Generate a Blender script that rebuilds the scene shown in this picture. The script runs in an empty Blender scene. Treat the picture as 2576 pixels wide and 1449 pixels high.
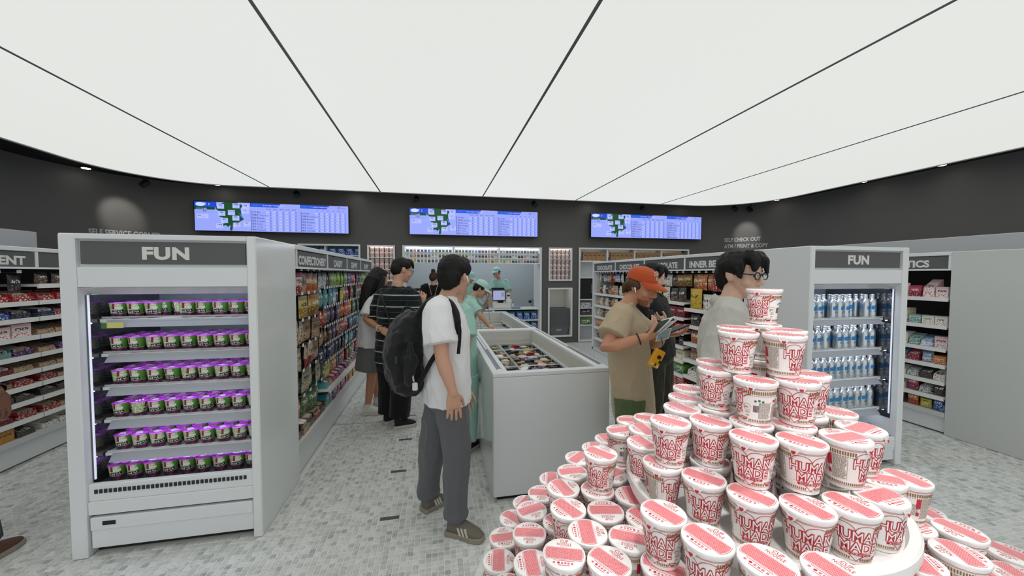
import bpy, bmesh, math, random
from mathutils import Vector, Matrix, noise
rnd = random.Random(7)
SC = bpy.context.scene
COL = SC.collection
PI = math.pi

# ---------------------------------------------------------------- camera
F_PX, CX, CY, CAM_H = 930.0, 1288.0, 724.5, 1.58
VPX, VPY, SLOPE = 1097.0, 689.0, 0.001
_y = Vector((VPX - CX, VPY - CY, F_PX))
_a = _y.x + SLOPE * _y.y
_b = -CX * _y.x + (VPY - SLOPE * VPX - CY) * _y.y + F_PX * F_PX
_x2 = -_b / _a
_x = Vector((_x2 - CX, VPY + SLOPE * (_x2 - VPX) - CY, F_PX)).normalized()
_y.normalize()
_z = _x.cross(_y)
if _z.y > 0: _z = -_z
RW = Matrix((_x, _y, _z))                       # camera axes (right, down, forward) -> world
CAM = Vector((0, 0, CAM_H))
cam_data = bpy.data.cameras.new('camera'); cam = bpy.data.objects.new('camera', cam_data); COL.objects.link(cam)
cam_data.sensor_width = 36.0; cam_data.lens = 36.0 * F_PX / 2576.0; cam_data.clip_start = 0.02; cam_data.clip_end = 100
right = RW @ Vector((1, 0, 0)); up = RW @ Vector((0, -1, 0)); back = RW @ Vector((0, 0, -1))
M = Matrix((right, up, back)).transposed().to_4x4(); M.translation = CAM
cam.matrix_world = M
SC.camera = cam
def at(px, py, ax, val):
    """the point on the plane x, y or z = val that the photograph shows at a pixel"""
    d = RW @ Vector((px - CX, py - CY, F_PX)); i = 'XYZ'.index(ax)
    return CAM + d * ((val - CAM[i]) / d[i])

# ---------------------------------------------------------------- world, exposure
w = bpy.data.worlds.new('world'); SC.world = w; w.use_nodes = True
w.node_tree.nodes['Background'].inputs[0].default_value = (0.88, 0.91, 0.95, 1)
w.node_tree.nodes['Background'].inputs[1].default_value = 1.0
SC.view_settings.view_transform = 'Standard'; SC.view_settings.look = 'None'
SC.view_settings.exposure = 0.0; SC.view_settings.gamma = 1.0; SC.view_settings.use_curve_mapping = False
try: SC.cycles.use_denoising = True
except Exception: pass
CEIL_GLOW = 0.77
def spot(name, loc, target, watts, size=40, blend=.6, col=(1, .96, .9), radius=.04):
    L = bpy.data.lights.new(name, 'SPOT'); L.energy = watts; L.spot_size = math.radians(size); L.spot_blend = blend; L.color = col; L.shadow_soft_size = radius
    o = bpy.data.objects.new(name, L); COL.objects.link(o); o.location = loc
    o.rotation_euler = (Vector(target) - Vector(loc)).to_track_quat('-Z', 'Y').to_euler(); return o
spot('display_spotlight', (.25, -.1, 3.12), (.85, .8, 1.0), 95, 38, .7, (1, .97, .95), .08)
spot('display_spotlight', (1.55, .25, 3.12), (.9, .85, 1.1), 65, 38, .7, (1, .97, .95), .08)

# ---------------------------------------------------------------- helpers
def lin(c):
    return tuple(((v / 255) / 12.92 if v / 255 <= .04045 else ((v / 255 + .055) / 1.055) ** 2.4) for v in c)
MATS = {}
def mat(name, col=(200, 200, 200), rough=.5, metal=0., spec=.5, emit=None, es=1., alpha=None, trans=0, bump=0, bscale=60, coat=0, vary=0, sheen=0):
    if name in MATS: return MATS[name]
    m = bpy.data.materials.new(name); m.use_nodes = True; nt = m.node_tree; b = nt.nodes['Principled BSDF']
    c = lin(col) + (1,)
    b.inputs['Base Color'].default_value = c; b.inputs['Roughness'].default_value = rough; b.inputs['Metallic'].default_value = metal
    b.inputs['Specular IOR Level'].default_value = spec
    if coat: b.inputs['Coat Weight'].default_value = coat; b.inputs['Coat Roughness'].default_value = .08
    if sheen: b.inputs['Sheen Weight'].default_value = sheen
    if emit is not None: b.inputs['Emission Color'].default_value = lin(emit) + (1,); b.inputs['Emission Strength'].default_value = es
    if trans: b.inputs['Transmission Weight'].default_value = trans
    if alpha is not None: b.inputs['Alpha'].default_value = alpha
    if bump or vary:
        tc = nt.nodes.new('ShaderNodeTexCoord'); n = nt.nodes.new('ShaderNodeTexNoise'); n.inputs['Scale'].default_value = bscale; n.inputs['Detail'].default_value = 4
        nt.links.new(tc.outputs['Object'], n.inputs['Vector'])
        if bump:
            bp = nt.nodes.new('ShaderNodeBump'); bp.inputs['Strength'].default_value = min(1, bump); bp.inputs['Distance'].default_value = .01 * bump
            nt.links.new(n.outputs['Fac'], bp.inputs['Height']); nt.links.new(bp.outputs['Normal'], b.inputs['Normal'])
        if vary:
            mx = nt.nodes.new('ShaderNodeMix'); mx.data_type = 'RGBA'; mx.inputs['A'].default_value = tuple(v * (1 - vary) for v in c[:3]) + (1,); mx.inputs['B'].default_value = tuple(min(1, v * (1 + vary)) for v in c[:3]) + (1,)
            nt.links.new(n.outputs['Fac'], mx.inputs['Factor']); nt.links.new(mx.outputs['Result'], b.inputs['Base Color'])
    MATS[name] = m; return m

class MB:
    """collects shapes into ONE mesh"""
    def __init__(s): s.v = []; s.f = []; s.m = []
    def add(s, vs, fs, mi=0):
        o = len(s.v); s.v += [tuple(p) for p in vs]; s.f += [tuple(i + o for i in f) for f in fs]; s.m += [mi] * len(fs); return s
    def box(s, x0, x1, y0, y1, z0, z1, mi=0):
        if x0 > x1: x0, x1 = x1, x0
        if y0 > y1: y0, y1 = y1, y0
        return s.add([(x0, y0, z0), (x1, y0, z0), (x1, y1, z0), (x0, y1, z0), (x0, y0, z1), (x1, y0, z1), (x1, y1, z1), (x0, y1, z1)],
                     [(0, 3, 2, 1), (4, 5, 6, 7), (0, 1, 5, 4), (1, 2, 6, 5), (2, 3, 7, 6), (3, 0, 4, 7)], mi)
    def lathe(s, prof, seg=24, mi=0, c=(0, 0), cap=True):
        """prof: (radius, z) from bottom to top"""
        vs = []; fs = []; n = len(prof)
        for r, z in prof:
            for k in range(seg): a = 2 * PI * k / seg; vs.append((c[0] + r * math.cos(a), c[1] + r * math.sin(a), z))
        for i in range(n - 1):
            for k in range(seg): k2 = (k + 1) % seg; fs.append((i * seg + k, i * seg + k2, (i + 1) * seg + k2, (i + 1) * seg + k))
        if cap: fs.append(tuple(range(seg - 1, -1, -1))); fs.append(tuple((n - 1) * seg + k for k in range(seg)))
        return s.add(vs, fs, mi)
    def tube(s, pts, rad, seg=8, mi=0, cap=True, flat=1.0, ref=None):
        """swept tube; rad number or list; flat squashes the second axis"""
        pts = [Vector(p) for p in pts]; n = len(pts)
        if not isinstance(rad, (list, tuple)): rad = [rad] * n
        vs = []; fs = []; u = None
        for i in range(n):
            t = (pts[min(i + 1, n - 1)] - pts[max(i - 1, 0)]).normalized()
            if u is None:
                r = Vector(ref) if ref else (Vector((0, 0, 1)) if abs(t.z) < .9 else Vector((1, 0, 0)))
                u = (r - t * r.dot(t)).normalized()
            else: u = (u - t * u.dot(t)).normalized()
            v = t.cross(u); rr = rad[i]; ru, rv = rr if isinstance(rr, (tuple, list)) else (rr, rr * flat)
            for k in range(seg): a = 2 * PI * k / seg; vs.append(pts[i] + u * (ru * math.cos(a)) + v * (rv * math.sin(a)))
        for i in range(n - 1):
            for k in range(seg): k2 = (k + 1) % seg; fs.append((i * seg + k, i * seg + k2, (i + 1) * seg + k2, (i + 1) * seg + k))
        if cap: fs.append(tuple(range(seg - 1, -1, -1))); fs.append(tuple((n - 1) * seg + k for k in range(seg)))
        return s.add(vs, fs, mi)
    def prism(s, poly, z0, z1, mi=0):
        n = len(poly); vs = [(p[0], p[1], z0) for p in poly] + [(p[0], p[1], z1) for p in poly]
        return s.add(vs, [tuple(range(n - 1, -1, -1)), tuple(range(n, 2 * n))] + [(i, (i + 1) % n, n + (i + 1) % n, n + i) for i in range(n)], mi)
    def xf(s, mx):
        s.v = [tuple(mx @ Vector(p)) for p in s.v]; return s
    def mesh(s, name, mats=(), smooth=False, bevel=0, bseg=1):
        me = bpy.data.meshes.new(name); me.from_pydata(s.v, [], s.f)
        for m in mats: me.materials.append(m)
        if len(mats) > 1: me.polygons.foreach_set('material_index', s.m)
        bm = bmesh.new(); bm.from_mesh(me); bmesh.ops.recalc_face_normals(bm, faces=bm.faces)
        if bevel: bmesh.ops.bevel(bm, geom=[e for e in bm.edges if len(e.link_faces) == 2 and e.calc_face_angle(0) > .6], offset=bevel, segments=bseg, affect='EDGES', profile=.5)
        bm.to_mesh(me); bm.free()
        if smooth: me.polygons.foreach_set('use_smooth', [True] * len(me.polygons)); me.set_sharp_from_angle(angle=math.radians(smooth if smooth is not True else 40))
        me.update(); return me
def listify(m): return list(m) if isinstance(m, (list, tuple)) else [m]
def obj(name, me, parent=None, loc=None, rz=0):
    o = bpy.data.objects.new(name, me); COL.objects.link(o)
    if parent: o.parent = parent
    if loc is not None: o.location = loc
    if rz: o.rotation_euler = (0, 0, rz)
    return o
def part(name, mb, m, parent=None, smooth=False, bevel=0, bseg=1, loc=None, rz=0):
    return obj(name, mb.mesh(name, listify(m), smooth, bevel, bseg), parent, loc, rz)
def tag(o, label, cat, group=None):
    o['label'] = label; o['category'] = cat
    if group: o['group'] = group
    return o
def thing(name, label, cat, loc=(0, 0, 0), rz=0, group=None):
    o = bpy.data.objects.new(name, None); COL.objects.link(o); o.location = loc; o.rotation_euler = (0, 0, rz); o.empty_display_size = .05
    return tag(o, label, cat, group)
def struct(o): o['kind'] = 'structure'; return o
def stuff(o): o['kind'] = 'stuff'; return o
KIDS = {}
def kids(o):
    return [c for c in KIDS.get(o.name, [])]
def copy_tree(src, parent=None):
    c = src.copy(); COL.objects.link(c); c.parent = parent
    for ch in src.children: copy_tree(ch, c)
    return c
def setmat(o, m, i=0):
    o.material_slots[i].link = 'OBJECT'; o.material_slots[i].material = m
ORD = 'first second third fourth fifth sixth seventh eighth ninth tenth eleventh twelfth thirteenth fourteenth fifteenth sixteenth seventeenth eighteenth nineteenth twentieth'.split()
def nth(i):
    return ORD[i] if i < 20 else 'twenty-' + ORD[i - 20]

_TX = {}
def text_geo(body, size=1., bold=0., align='CENTER', sx=1., shear=0., res=3, spacing=1.):
    """lettering as (verts, faces) in the x-y plane, baseline y = 0"""
    key = (body, size, bold, align, sx, shear, res, spacing)
    if key in _TX: return _TX[key]
    c = bpy.data.curves.new('lettering', 'FONT'); c.body = body; c.size = size; c.align_x = align; c.offset = bold * size; c.resolution_u = res; c.shear = shear; c.space_character = spacing
    o = bpy.data.objects.new('lettering', c); COL.objects.link(o); bpy.context.view_layer.update()
    me = bpy.data.meshes.new_from_object(o.evaluated_get(bpy.context.evaluated_depsgraph_get()))
    r = ([(v.co.x * sx, v.co.y) for v in me.vertices], [tuple(p.vertices) for p in me.polygons])
    bpy.data.objects.remove(o); bpy.data.curves.remove(c); bpy.data.meshes.remove(me)
    _TX[key] = r; return r
def lettering(parent, body, size, m, fn, bold=.02, align='CENTER', sx=1., shear=0., res=3, name='lettering', spacing=1.):
    vs, fs = text_geo(body, size, bold, align, sx, shear, res, spacing)
    me = bpy.data.meshes.new(name); me.from_pydata([fn(x, y) for x, y in vs], [], fs); me.materials.append(m); me.update()
    return obj(name, me, parent)

# ---------------------------------------------------------------- common materials
WHITE = mat('white_powder_coat', (226, 229, 231), .42, spec=.4)
GLOSSW = mat('white_gloss_panel', (228, 230, 230), .12, spec=.5)
SHELFW = mat('shelf_white', (235, 235, 232), .4)
SIGN = mat('sign_grey', (92, 93, 93), .55)
SIGNW = mat('sign_letter', (222, 222, 218), .5)
WALLG = mat('wall_charcoal', (98, 97, 95), .7, spec=.25, vary=.08, bscale=1.5)
BLACK = mat('matt_black', (12, 12, 12), .6)
BLACKG = mat('black_gloss', (10, 10, 11), .2)
DARKP = mat('pegboard_dark', (34, 33, 33), .7)
GREYM = mat('metal_grey', (150, 152, 152), .35, .8)
RAIL = mat('price_rail', (205, 207, 208), .3)
LEDM = mat('led_strip', (255, 255, 255), .5, emit=(225, 235, 255), es=11)
LEDS = mat('led_side', (255, 255, 255), .5, emit=(205, 215, 255), es=.45)
LEDW = mat('led_warm', (255, 255, 255), .5, emit=(255, 240, 225), es=5)
MIRR = mat('dark_mirror', (120, 122, 126), .06, .9)
TAGW = mat('price_tag', (232, 232, 228), .6)
GRILL = mat('vent_dark', (38, 40, 42), .6)
# ================================================================ structure
TILE = .0342
def floor_mat():
    m = bpy.data.materials.new('mosaic_floor'); m.use_nodes = True; nt = m.node_tree; b = nt.nodes['Principled BSDF']; L = nt.links.new; N = nt.nodes.new
    g = N('ShaderNodeNewGeometry'); sc = N('ShaderNodeVectorMath'); sc.operation = 'SCALE'; sc.inputs['Scale'].default_value = 1 / TILE; L(g.outputs['Position'], sc.inputs[0])
    fl = N('ShaderNodeVectorMath'); fl.operation = 'FLOOR'; L(sc.outputs[0], fl.inputs[0])
    sep0 = N('ShaderNodeSeparateXYZ'); L(fl.outputs[0], sep0.inputs[0]); cmb = N('ShaderNodeCombineXYZ'); L(sep0.outputs[0], cmb.inputs[0]); L(sep0.outputs[1], cmb.inputs[1])
    wn = N('ShaderNodeTexWhiteNoise'); wn.noise_dimensions = '2D'; L(cmb.outputs[0], wn.inputs['Vector'])
    rp = N('ShaderNodeValToRGB'); e = rp.color_ramp.elements; e[0].position = 0; e[0].color = lin((178, 181, 180)) + (1,); e[1].position = 1; e[1].color = lin((230, 231, 228)) + (1,)
    k = e.new(.12); k.color = lin((200, 203, 201)) + (1,); k = e.new(.5); k.color = lin((217, 218, 215)) + (1,); L(wn.outputs['Value'], rp.inputs['Fac'])
    no = N('ShaderNodeTexNoise'); no.inputs['Scale'].default_value = 42; no.inputs['Detail'].default_value = 6; no.inputs['Distortion'].default_value = 1.6; L(g.outputs['Position'], no.inputs['Vector'])
    r2 = N('ShaderNodeValToRGB'); f = r2.color_ramp.elements; f[0].position = .3; f[0].color = (.35, .35, .35, 1); f[1].position = .47; f[1].color = (1, 1, 1, 1); L(no.outputs['Fac'], r2.inputs['Fac'])
    mu = N('ShaderNodeMix'); mu.data_type = 'RGBA'; mu.blend_type = 'MULTIPLY'; mu.inputs['Factor'].default_value = .5; L(rp.outputs['Color'], mu.inputs['A']); L(r2.outputs['Color'], mu.inputs['B'])
    fr = N('ShaderNodeVectorMath'); fr.operation = 'FRACTION'; L(sc.outputs[0], fr.inputs[0]); sp = N('ShaderNodeSeparateXYZ'); L(fr.outputs[0], sp.inputs[0])
    def edge(o):
        a = N('ShaderNodeMath'); a.operation = 'SUBTRACT'; a.inputs[1].default_value = .5; L(o, a.inputs[0]); c = N('ShaderNodeMath'); c.operation = 'ABSOLUTE'; L(a.outputs[0], c.inputs[0]); return c.outputs[0]
    mx = N('ShaderNodeMath'); mx.operation = 'MAXIMUM'; L(edge(sp.outputs[0]), mx.inputs[0]); L(edge(sp.outputs[1]), mx.inputs[1])
    gt = N('ShaderNodeMath'); gt.operation = 'GREATER_THAN'; gt.inputs[1].default_value = .445; L(mx.outputs[0], gt.inputs[0])
    fin = N('ShaderNodeMix'); fin.data_type = 'RGBA'; fin.inputs['B'].default_value = lin((236, 236, 230)) + (1,); L(gt.outputs[0], fin.inputs['Factor']); L(mu.outputs['Result'], fin.inputs['A'])
    L(fin.outputs['Result'], b.inputs['Base Color']); b.inputs['Roughness'].default_value = .42; b.inputs['Specular IOR Level'].default_value = .35
    return m
FLOORM = floor_mat(); GROUT = mat('grout', (236, 236, 230), .8)
fx0, fx1, fy0, fy1 = -98 * TILE, 40 * TILE, 52 * TILE, 120 * TILE          # laid tile by tile on the aisle side
gx0, gx1, gy0, gy1 = 105 * TILE, 146 * TILE, 30 * TILE, 88 * TILE          # and beside the drinks case
mb = MB()
def fq(x0, x1, y0, y1, z, mi): mb.add([(x0, y0, z), (x1, y0, z), (x1, y1, z), (x0, y1, z)], [(0, 1, 2, 3)], mi)
ZG = -.0035
fq(fx0, fx1, fy0, fy1, ZG, 1); fq(gx0, gx1, gy0, gy1, ZG, 1)
fq(-6, 8, fy1, 10.5, 0, 0); fq(-6, fx0, -4, fy1, 0, 0); fq(fx0, fx1, -4, fy0, 0, 0); fq(fx1, gx0, -4, fy1, 0, 0)
fq(gx0, gx1, -4, gy0, 0, 0); fq(gx0, gx1, gy1, fy1, 0, 0); fq(gx1, 8, -4, fy1, 0, 0)
fq(-6, 8, -4, 10.5, -.05, 0)
floor = struct(part('floor', mb, [FLOORM, GROUT]))
def tile_geo(x, y, a, d=0.0022):
    h = TILE / 2 * .88; t = h - d
    return ([(x - h, y - h, ZG), (x + h, y - h, ZG), (x + h, y + h, ZG), (x - h, y + h, ZG), (x - t, y - t, a), (x + t, y - t, a), (x + t, y + t, a), (x - t, y + t, a)],
            [(4, 5, 6, 7), (0, 1, 5, 4), (1, 2, 6, 5), (2, 3, 7, 6), (3, 0, 4, 7)])
cells = []
for (x0, x1, y0, y1) in ((-98, 40, 52, 120), (105, 146, 30, 88)):
    for i in range(x0, x1):
        for j in range(y0, y1): cells.append(((i + .5) * TILE, (j + .5) * TILE))
markers = [at(1003, 1185, 'Z', 0), at(980, 1303, 'Z', 0), at(1020, 1105, 'Z', 0), at(1033, 1045, 'Z', 0)]
def in_marker(x, y): return any(abs(x - m.x) < .062 + TILE * .3 and abs(y - m.y) < TILE * .62 for m in markers)
def in_view(x, y):
    c = RW.transposed() @ (Vector((x, y, 0)) - CAM); px = CX + F_PX * c.x / c.z; py = CY + F_PX * c.y / c.z
    return -20 < px < 2600 and py < 1460, py
def clear(x, y): return not ((-2.0 < x < -1.03 and y > 2.45) or (.39 < x < 1.3 and y > 2.5) or math.hypot(x - .86, y - .865) < .75 or (x > .75 and y < 1.9 and x < 2.2))
near = sorted([c for c in cells if in_view(*c)[0] and clear(*c)], key=lambda c: -in_view(*c)[1])
near = [c for c in near if not in_marker(*c)]
v0, f0 = tile_geo(0, 0, 0)
tile_me = MB().add(v0, f0).mesh('tile', [FLOORM])
for x, y in near[:300]: obj('tile', tile_me, floor, (x, y, 0))
mbt = MB()
for x, y in near[300:]: mbt.add(*tile_geo(x, y, rnd.uniform(-.0006, .0004)))
stuff(part('mosaic_tiles', mbt, FLOORM, floor))
DKTILE = mat('dark_marker_tile', (92, 92, 90), .5)
for m in markers: part('marker_tile', MB().box(m.x - .06, m.x + .06, m.y - .014, m.y + .014, ZG, .0006), DKTILE, floor)

# ---- walls: rounded room
XL, XR, YB, YF, ZT = -5.72, 7.70, 8.03, -3.6, 3.24
RCL, RCR = 1.75, 1.75
def strip(name, pts, z0, z1, m, th=.12):
    mbw = MB(); n = len(pts); P = [Vector((p[0], p[1], 0)) for p in pts]; out = []
    for i in range(n):
        t = (P[min(i + 1, n - 1)] - P[max(i - 1, 0)]).normalized(); out.append(P[i] + Vector((-t.y, t.x, 0)) * th)
    vs = [(p.x, p.y, z0) for p in P] + [(p.x, p.y, z1) for p in P] + [(p.x, p.y, z0) for p in out] + [(p.x, p.y, z1) for p in out]; fs = []
    for i in range(n - 1): fs += [(i, i + 1, n + i + 1, n + i), (2 * n + i + 1, 2 * n + i, 3 * n + i, 3 * n + i + 1), (n + i, n + i + 1, 3 * n + i + 1, 3 * n + i), (i + 1, i, 2 * n + i, 2 * n + i + 1)]
    fs += [(0, n, 3 * n, 2 * n), (n - 1, 3 * n - 1, 4 * n - 1, 2 * n - 1)]
    mbw.add(vs, fs); return struct(part(name, mbw, m, smooth=30))
arcR = [(XR - RCR + RCR * math.cos(a), YB - RCR + RCR * math.sin(a)) for a in [PI / 2 * k / 20 for k in range(21)]]
arcL = [(XL + RCL - RCL * math.cos(a), YB - RCL + RCL * math.sin(a)) for a in [PI / 2 * k / 20 for k in range(21)]]
strip('wall_right', [(XR, YF)] + arcR, 0, ZT, WALLG, -.12)
strip('wall_left', [(XL, YF)] + arcL, 0, ZT, WALLG, .12)
# added opening in the unseen front wall, letting bright world light into the room
struct(part('wall_front', MB().box(XL - .1, XR + .1, YF - .1, YF, 2.9, ZT).box(XL - .1, XL + .4, YF - .1, YF, 0, 2.9).box(XR - .4, XR + .1, YF - .1, YF, 0, 2.9), mat('wall_light', (170, 170, 168), .7)))
# openings in the back wall (x0, x1, z0, z1)
NICHE_SNACK = (-2.66, -1.51, .80, 2.17); NICHE_NL = (-1.37, -.835, 1.43, 2.165); OPEN_C = (-.68, 2.32, 0., 2.175)
NICHE_NR = (2.49, 3.04, 1.43, 2.17); NICHE_B = (2.48, 3.05, .15, 1.262); SHELF_R = (3.21, 6.05, 0.02, 2.18)
HOLES = [NICHE_SNACK, NICHE_NL, OPEN_C, NICHE_NR, NICHE_B, SHELF_R]
xs = sorted({XL + RCL, XR - RCR} | {h[0] for h in HOLES} | {h[1] for h in HOLES}); mbw = MB()
for a, c in zip(xs, xs[1:]):
    hs = sorted([h for h in HOLES if h[0] <= a + 1e-6 and h[1] >= c - 1e-6], key=lambda h: h[2]); z = 0
    for h in hs:
        if h[2] > z + 1e-4: mbw.box(a, c, YB, YB + .12, z, h[2])
        z = h[3]
    mbw.box(a, c, YB, YB + .12, z, ZT)
struct(part('wall_back', mbw, WALLG))
PALE = mat('pale_grey_wall', (190, 197, 199), .7)
def niche(name, h, depth, m, frame=.03, fm=WHITE, kind='trim', back=True):
    """white lined box let into the back wall, with a raised frame"""
    x0, x1, z0, z1 = h; t = .02; y0, y1 = YB - .015, YB + depth
    b = MB()
    b.box(x0, x0 + t, y0, y1, z0, z1).box(x1 - t, x1, y0, y1, z0, z1).box(x0 + t, x1 - t, y0, y1, z1 - t, z1).box(x0 + t, x1 - t, y0, y1, z0, z0 + t)
    o = struct(part(name, b, m))
    if back: part('back_panel', MB().box(x0 + t, x1 - t, y1 - .02, y1, z0 + t, z1 - t), m, o)
    f = MB(); e = frame
    f.box(x0 - .005, x0 + e, y0 - .02, y0 - .001, z0 - .005, z1 + .005).box(x1 - e, x1 + .005, y0 - .02, y0 - .001, z0 - .005, z1 + .005).box(x0 + e, x1 - e, y0 - .02, y0 - .001, z1 - e, z1 + .005).box(x0 + e, x1 - e, y0 - .02, y0 - .001, z0 - .005, z0 + e)
    part('frame', f, fm, o); return o
trim1 = niche('trim_1', NICHE_SNACK, .35, WHITE); trim2 = niche('trim_2', NICHE_NL, .3, SHELFW); trim4 = niche('trim_4', NICHE_NR, .3, SHELFW)
trim5 = niche('trim_5', NICHE_B, .5, SHELFW); trim6 = niche('trim_6', SHELF_R, .4, WHITE)
# room behind the counter
struct(part('wall_back_recess', MB().box(-1.2, 2.9, 10.0, 10.1, 0, 2.4).box(-1.2, -1.1, YB + .16, 10.0, 0, 2.4).box(2.8, 2.9, YB + .52, 10.0, 0, 2.4).box(-1.2, 2.9, YB + .16, 10.1, 2.4, 2.5), PALE))
part('recess_lamp', MB().box(-.9, 2.6, 8.7, 9.7, 2.385, 2.399), mat('recess_glow', (200, 200, 200), .5, emit=(240, 246, 255), es=1.6), bpy.data.objects['wall_back_recess'])
fr = MB(); x0, x1, z0, z1 = OPEN_C
fr.box(x0 - .005, x0 + .03, YB - .03, YB + .5, .0, z1).box(x1 - .04, x1 + .005, YB - .03, YB + .5, 0, z1).box(x0 + .03, x1 - .04, YB - .03, YB + .2, z1 - .03, z1)
struct(part('trim_3', fr, WHITE))

# ---- luminous ceiling, six stretched panels with dark seams
SEAMS = [-4.90, -2.95, -1.035, .935, 2.92, 4.95, 7.08]; YE, RE, ZC = 7.50, 1.35, 3.15
GLOW = mat('luminous_ceiling', (60, 60, 60), .6, emit=(252, 255, 250), es=CEIL_GLOW)
def yedge(x):
    for c, s in ((SEAMS[0] + RE, -1), (SEAMS[-1] - RE, 1)):
        d = (x - c) * s
        if d > 0: return YE - RE + math.sqrt(max(0, RE * RE - d * d))
    return YE
ceiling = struct(part('ceiling', MB().box(XL - .1, XR + .1, YF - .1, YB + .12, ZT, ZT + .06), mat('soffit_black', (9, 9, 9), .6)))
for a, c in zip(SEAMS, SEAMS[1:]):
    n = 26 if (a < -4 or c > 7) else 2
    X = [a + .011 + (c - a - .022) * k / n for k in range(n + 1)]
    if a < -4: X = [a + (c - .011 - a) * (1 - math.cos(PI / 2 * k / n)) for k in range(n + 1)]
    if c > 7: X = [c - (c - a - .011) * (1 - math.cos(PI / 2 * k / n)) for k in range(n, -1, -1)]
    poly = [(X[0], YF + .3)] + [(X[-1], YF + .3)] + [(x, yedge(x)) for x in reversed(X)]
    part('luminous_panel', MB().prism(poly, ZC, ZC + .05), GLOW, ceiling)
SEAMM = mat('seam_grey', (96, 97, 97), .5); EDGE = mat('ceiling_edge', (150, 150, 148), .5)
for s in SEAMS[1:-1]: part('seam', MB().box(s - .011, s + .011, YF + .3, yedge(s), ZC - .004, ZC + .05), SEAMM, ceiling)
rim = [(SEAMS[0], YF + .3)] + [(SEAMS[0] + RE - RE * math.cos(PI / 2 * k / 16), YE - RE + RE * math.sin(PI / 2 * k / 16)) for k in range(17)] + \
      [(SEAMS[-1] - RE + RE * math.sin(PI / 2 * k / 16), YE - RE + RE * math.cos(PI / 2 * k / 16)) for k in range(17)] + [(SEAMS[-1], YF + .3)]
e = MB(); n = len(rim); P = [Vector((p[0], p[1], 0)) for p in rim]; O = []
for i in range(n):
    t = (P[min(i + 1, n - 1)] - P[max(i - 1, 0)]).normalized(); O.append(P[i] + Vector((-t.y, t.x, 0)) * .03)
for i in range(n - 1):
    a, b2, c, d = P[i], P[i + 1], O[i + 1], O[i]
    e.add([(a.x, a.y, ZC - .012), (b2.x, b2.y, ZC - .012), (c.x, c.y, ZC - .012), (d.x, d.y, ZC - .012), (a.x, a.y, ZT), (b2.x, b2.y, ZT), (c.x, c.y, ZT), (d.x, d.y, ZT)], [(0, 1, 2, 3), (1, 0, 4, 5), (3, 2, 6, 7)])
part('edge_frame', e, EDGE, ceiling)

# ---- recessed downlights in the black band and hanging track spots
DLE = mat('downlight_glow', (255, 255, 255), .5, emit=(255, 250, 238), es=14)
dl = [(-5.30, 7.0), (-3.93, 7.80), (-1.54, 7.80), (3.43, 7.80), (5.8, 7.72), (7.33, 6.85), (7.38, 5.2), (7.40, 4.18)]
dln = ['over the self service lettering', 'beside the first screen', 'between the first and second screens', 'beside the third screen', 'at the far end of the third screen', 'above the self check out lettering', 'high on the side wall near the curve', 'highest along the side wall']
ring_me = MB().lathe([(.062, ZT - .03), (.062, ZT)], 20).mesh('housing', [BLACK], 30)
lens_me = MB().lathe([(.05, -.0), (.05, .004)], 20).mesh('lens', [DLE])
for (x, y), d in zip(dl, dln):
    t = thing('downlight', 'round bright downlight in the ceiling band ' + d, 'downlight', (x, y, 0), group='downlights in the ceiling band')
    obj('housing', ring_me, t); obj('lens', lens_me, t, (0, 0, ZT - .036))
hb = MB().tube([(0, 0, ZT), (0, 0, ZT - .1)], .012, 8); hm = hb.mesh('stem', [BLACK])
hd = MB().lathe([(.035, -.07), (.05, -.06), (.05, .05), (.03, .07)], 16); hdm = hd.mesh('head', [BLACK], 40)
base_me = MB().box(-.05, .05, -.03, .03, ZT - .03, ZT).mesh('track_adapter', [BLACK])
tsp = [(362, 490, 'near the self service lettering'), (745, 502, 'above the first screen'), (1047, 512, 'at the near corner of the middle screen'), (1345, 522, 'at the far corner of the middle screen'), (1618, 536, 'above the third screen'), (1850, 540, 'lighting the self check out lettering'), (1888, 536, 'beside the spot for the self check out lettering')]
for px, py, d in tsp:
    y = 7.72 if px < 1800 and px > 500 else 7.3
    p = at(px, py, 'Y', y)
    t = thing('track_spotlight', 'black spotlight hanging from the ceiling band ' + d, 'spotlight', (p.x, p.y, 0), group='black track spotlights')
    obj('track_adapter', base_me, t); st = obj('stem', hm, t); h = obj('head', hdm, t, (0, .03, ZT - .16)); h.rotation_euler = (math.radians(-50 + rnd.uniform(-10, 10)), 0, math.radians(rnd.uniform(-35, 35)))
spot('wall_wash', (-4.9, 6.9, 3.1), at(310, 575, 'X', -5.35), 30, 42, .8)
spot('wall_wash', (6.75, 7.05, 3.1), at(1878, 605, 'Y', 7.6), 30, 42, .8)

# ---- wall lettering
WLET = mat('wall_lettering', (190, 190, 190), .6)
def arc_map_r(s0, z0):
    def f(x, y):
        th = (s0 - x) / RCR                      # angle from +x, text runs clockwise along the curve
        return (XR - RCR + (RCR - .004) * math.cos(th), YB - RCR + (RCR - .004) * math.sin(th), z0 + y)
    return f
def ang_hit(px, py, cx, cy, R):
    d = RW @ Vector((px - CX, py - CY, F_PX)); a = d.x ** 2 + d.y ** 2; b = -(d.x * cx + d.y * cy); c = cx * cx + cy * cy - R * R
    t = (-b + math.sqrt(b * b - a * c)) / a; p = CAM + d * t; return math.atan2(p.y - cy, p.x - cx), p
aA, pA = ang_hit(1822, 612, XR - RCR, YB - RCR, RCR); aB, pB = ang_hit(1932, 618, XR - RCR, YB - RCR, RCR)
wr = bpy.data.objects['wall_right']
wid = abs(aA - aB) * RCR
w2 = max(v[0] for v in text_geo('ATM / PRINT & COPY', 1, .03, 'LEFT')[0]); hgt = .085
f = arc_map_r(aA * RCR, pA.z - .12); sxx = wid / (w2 * .125)
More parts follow.
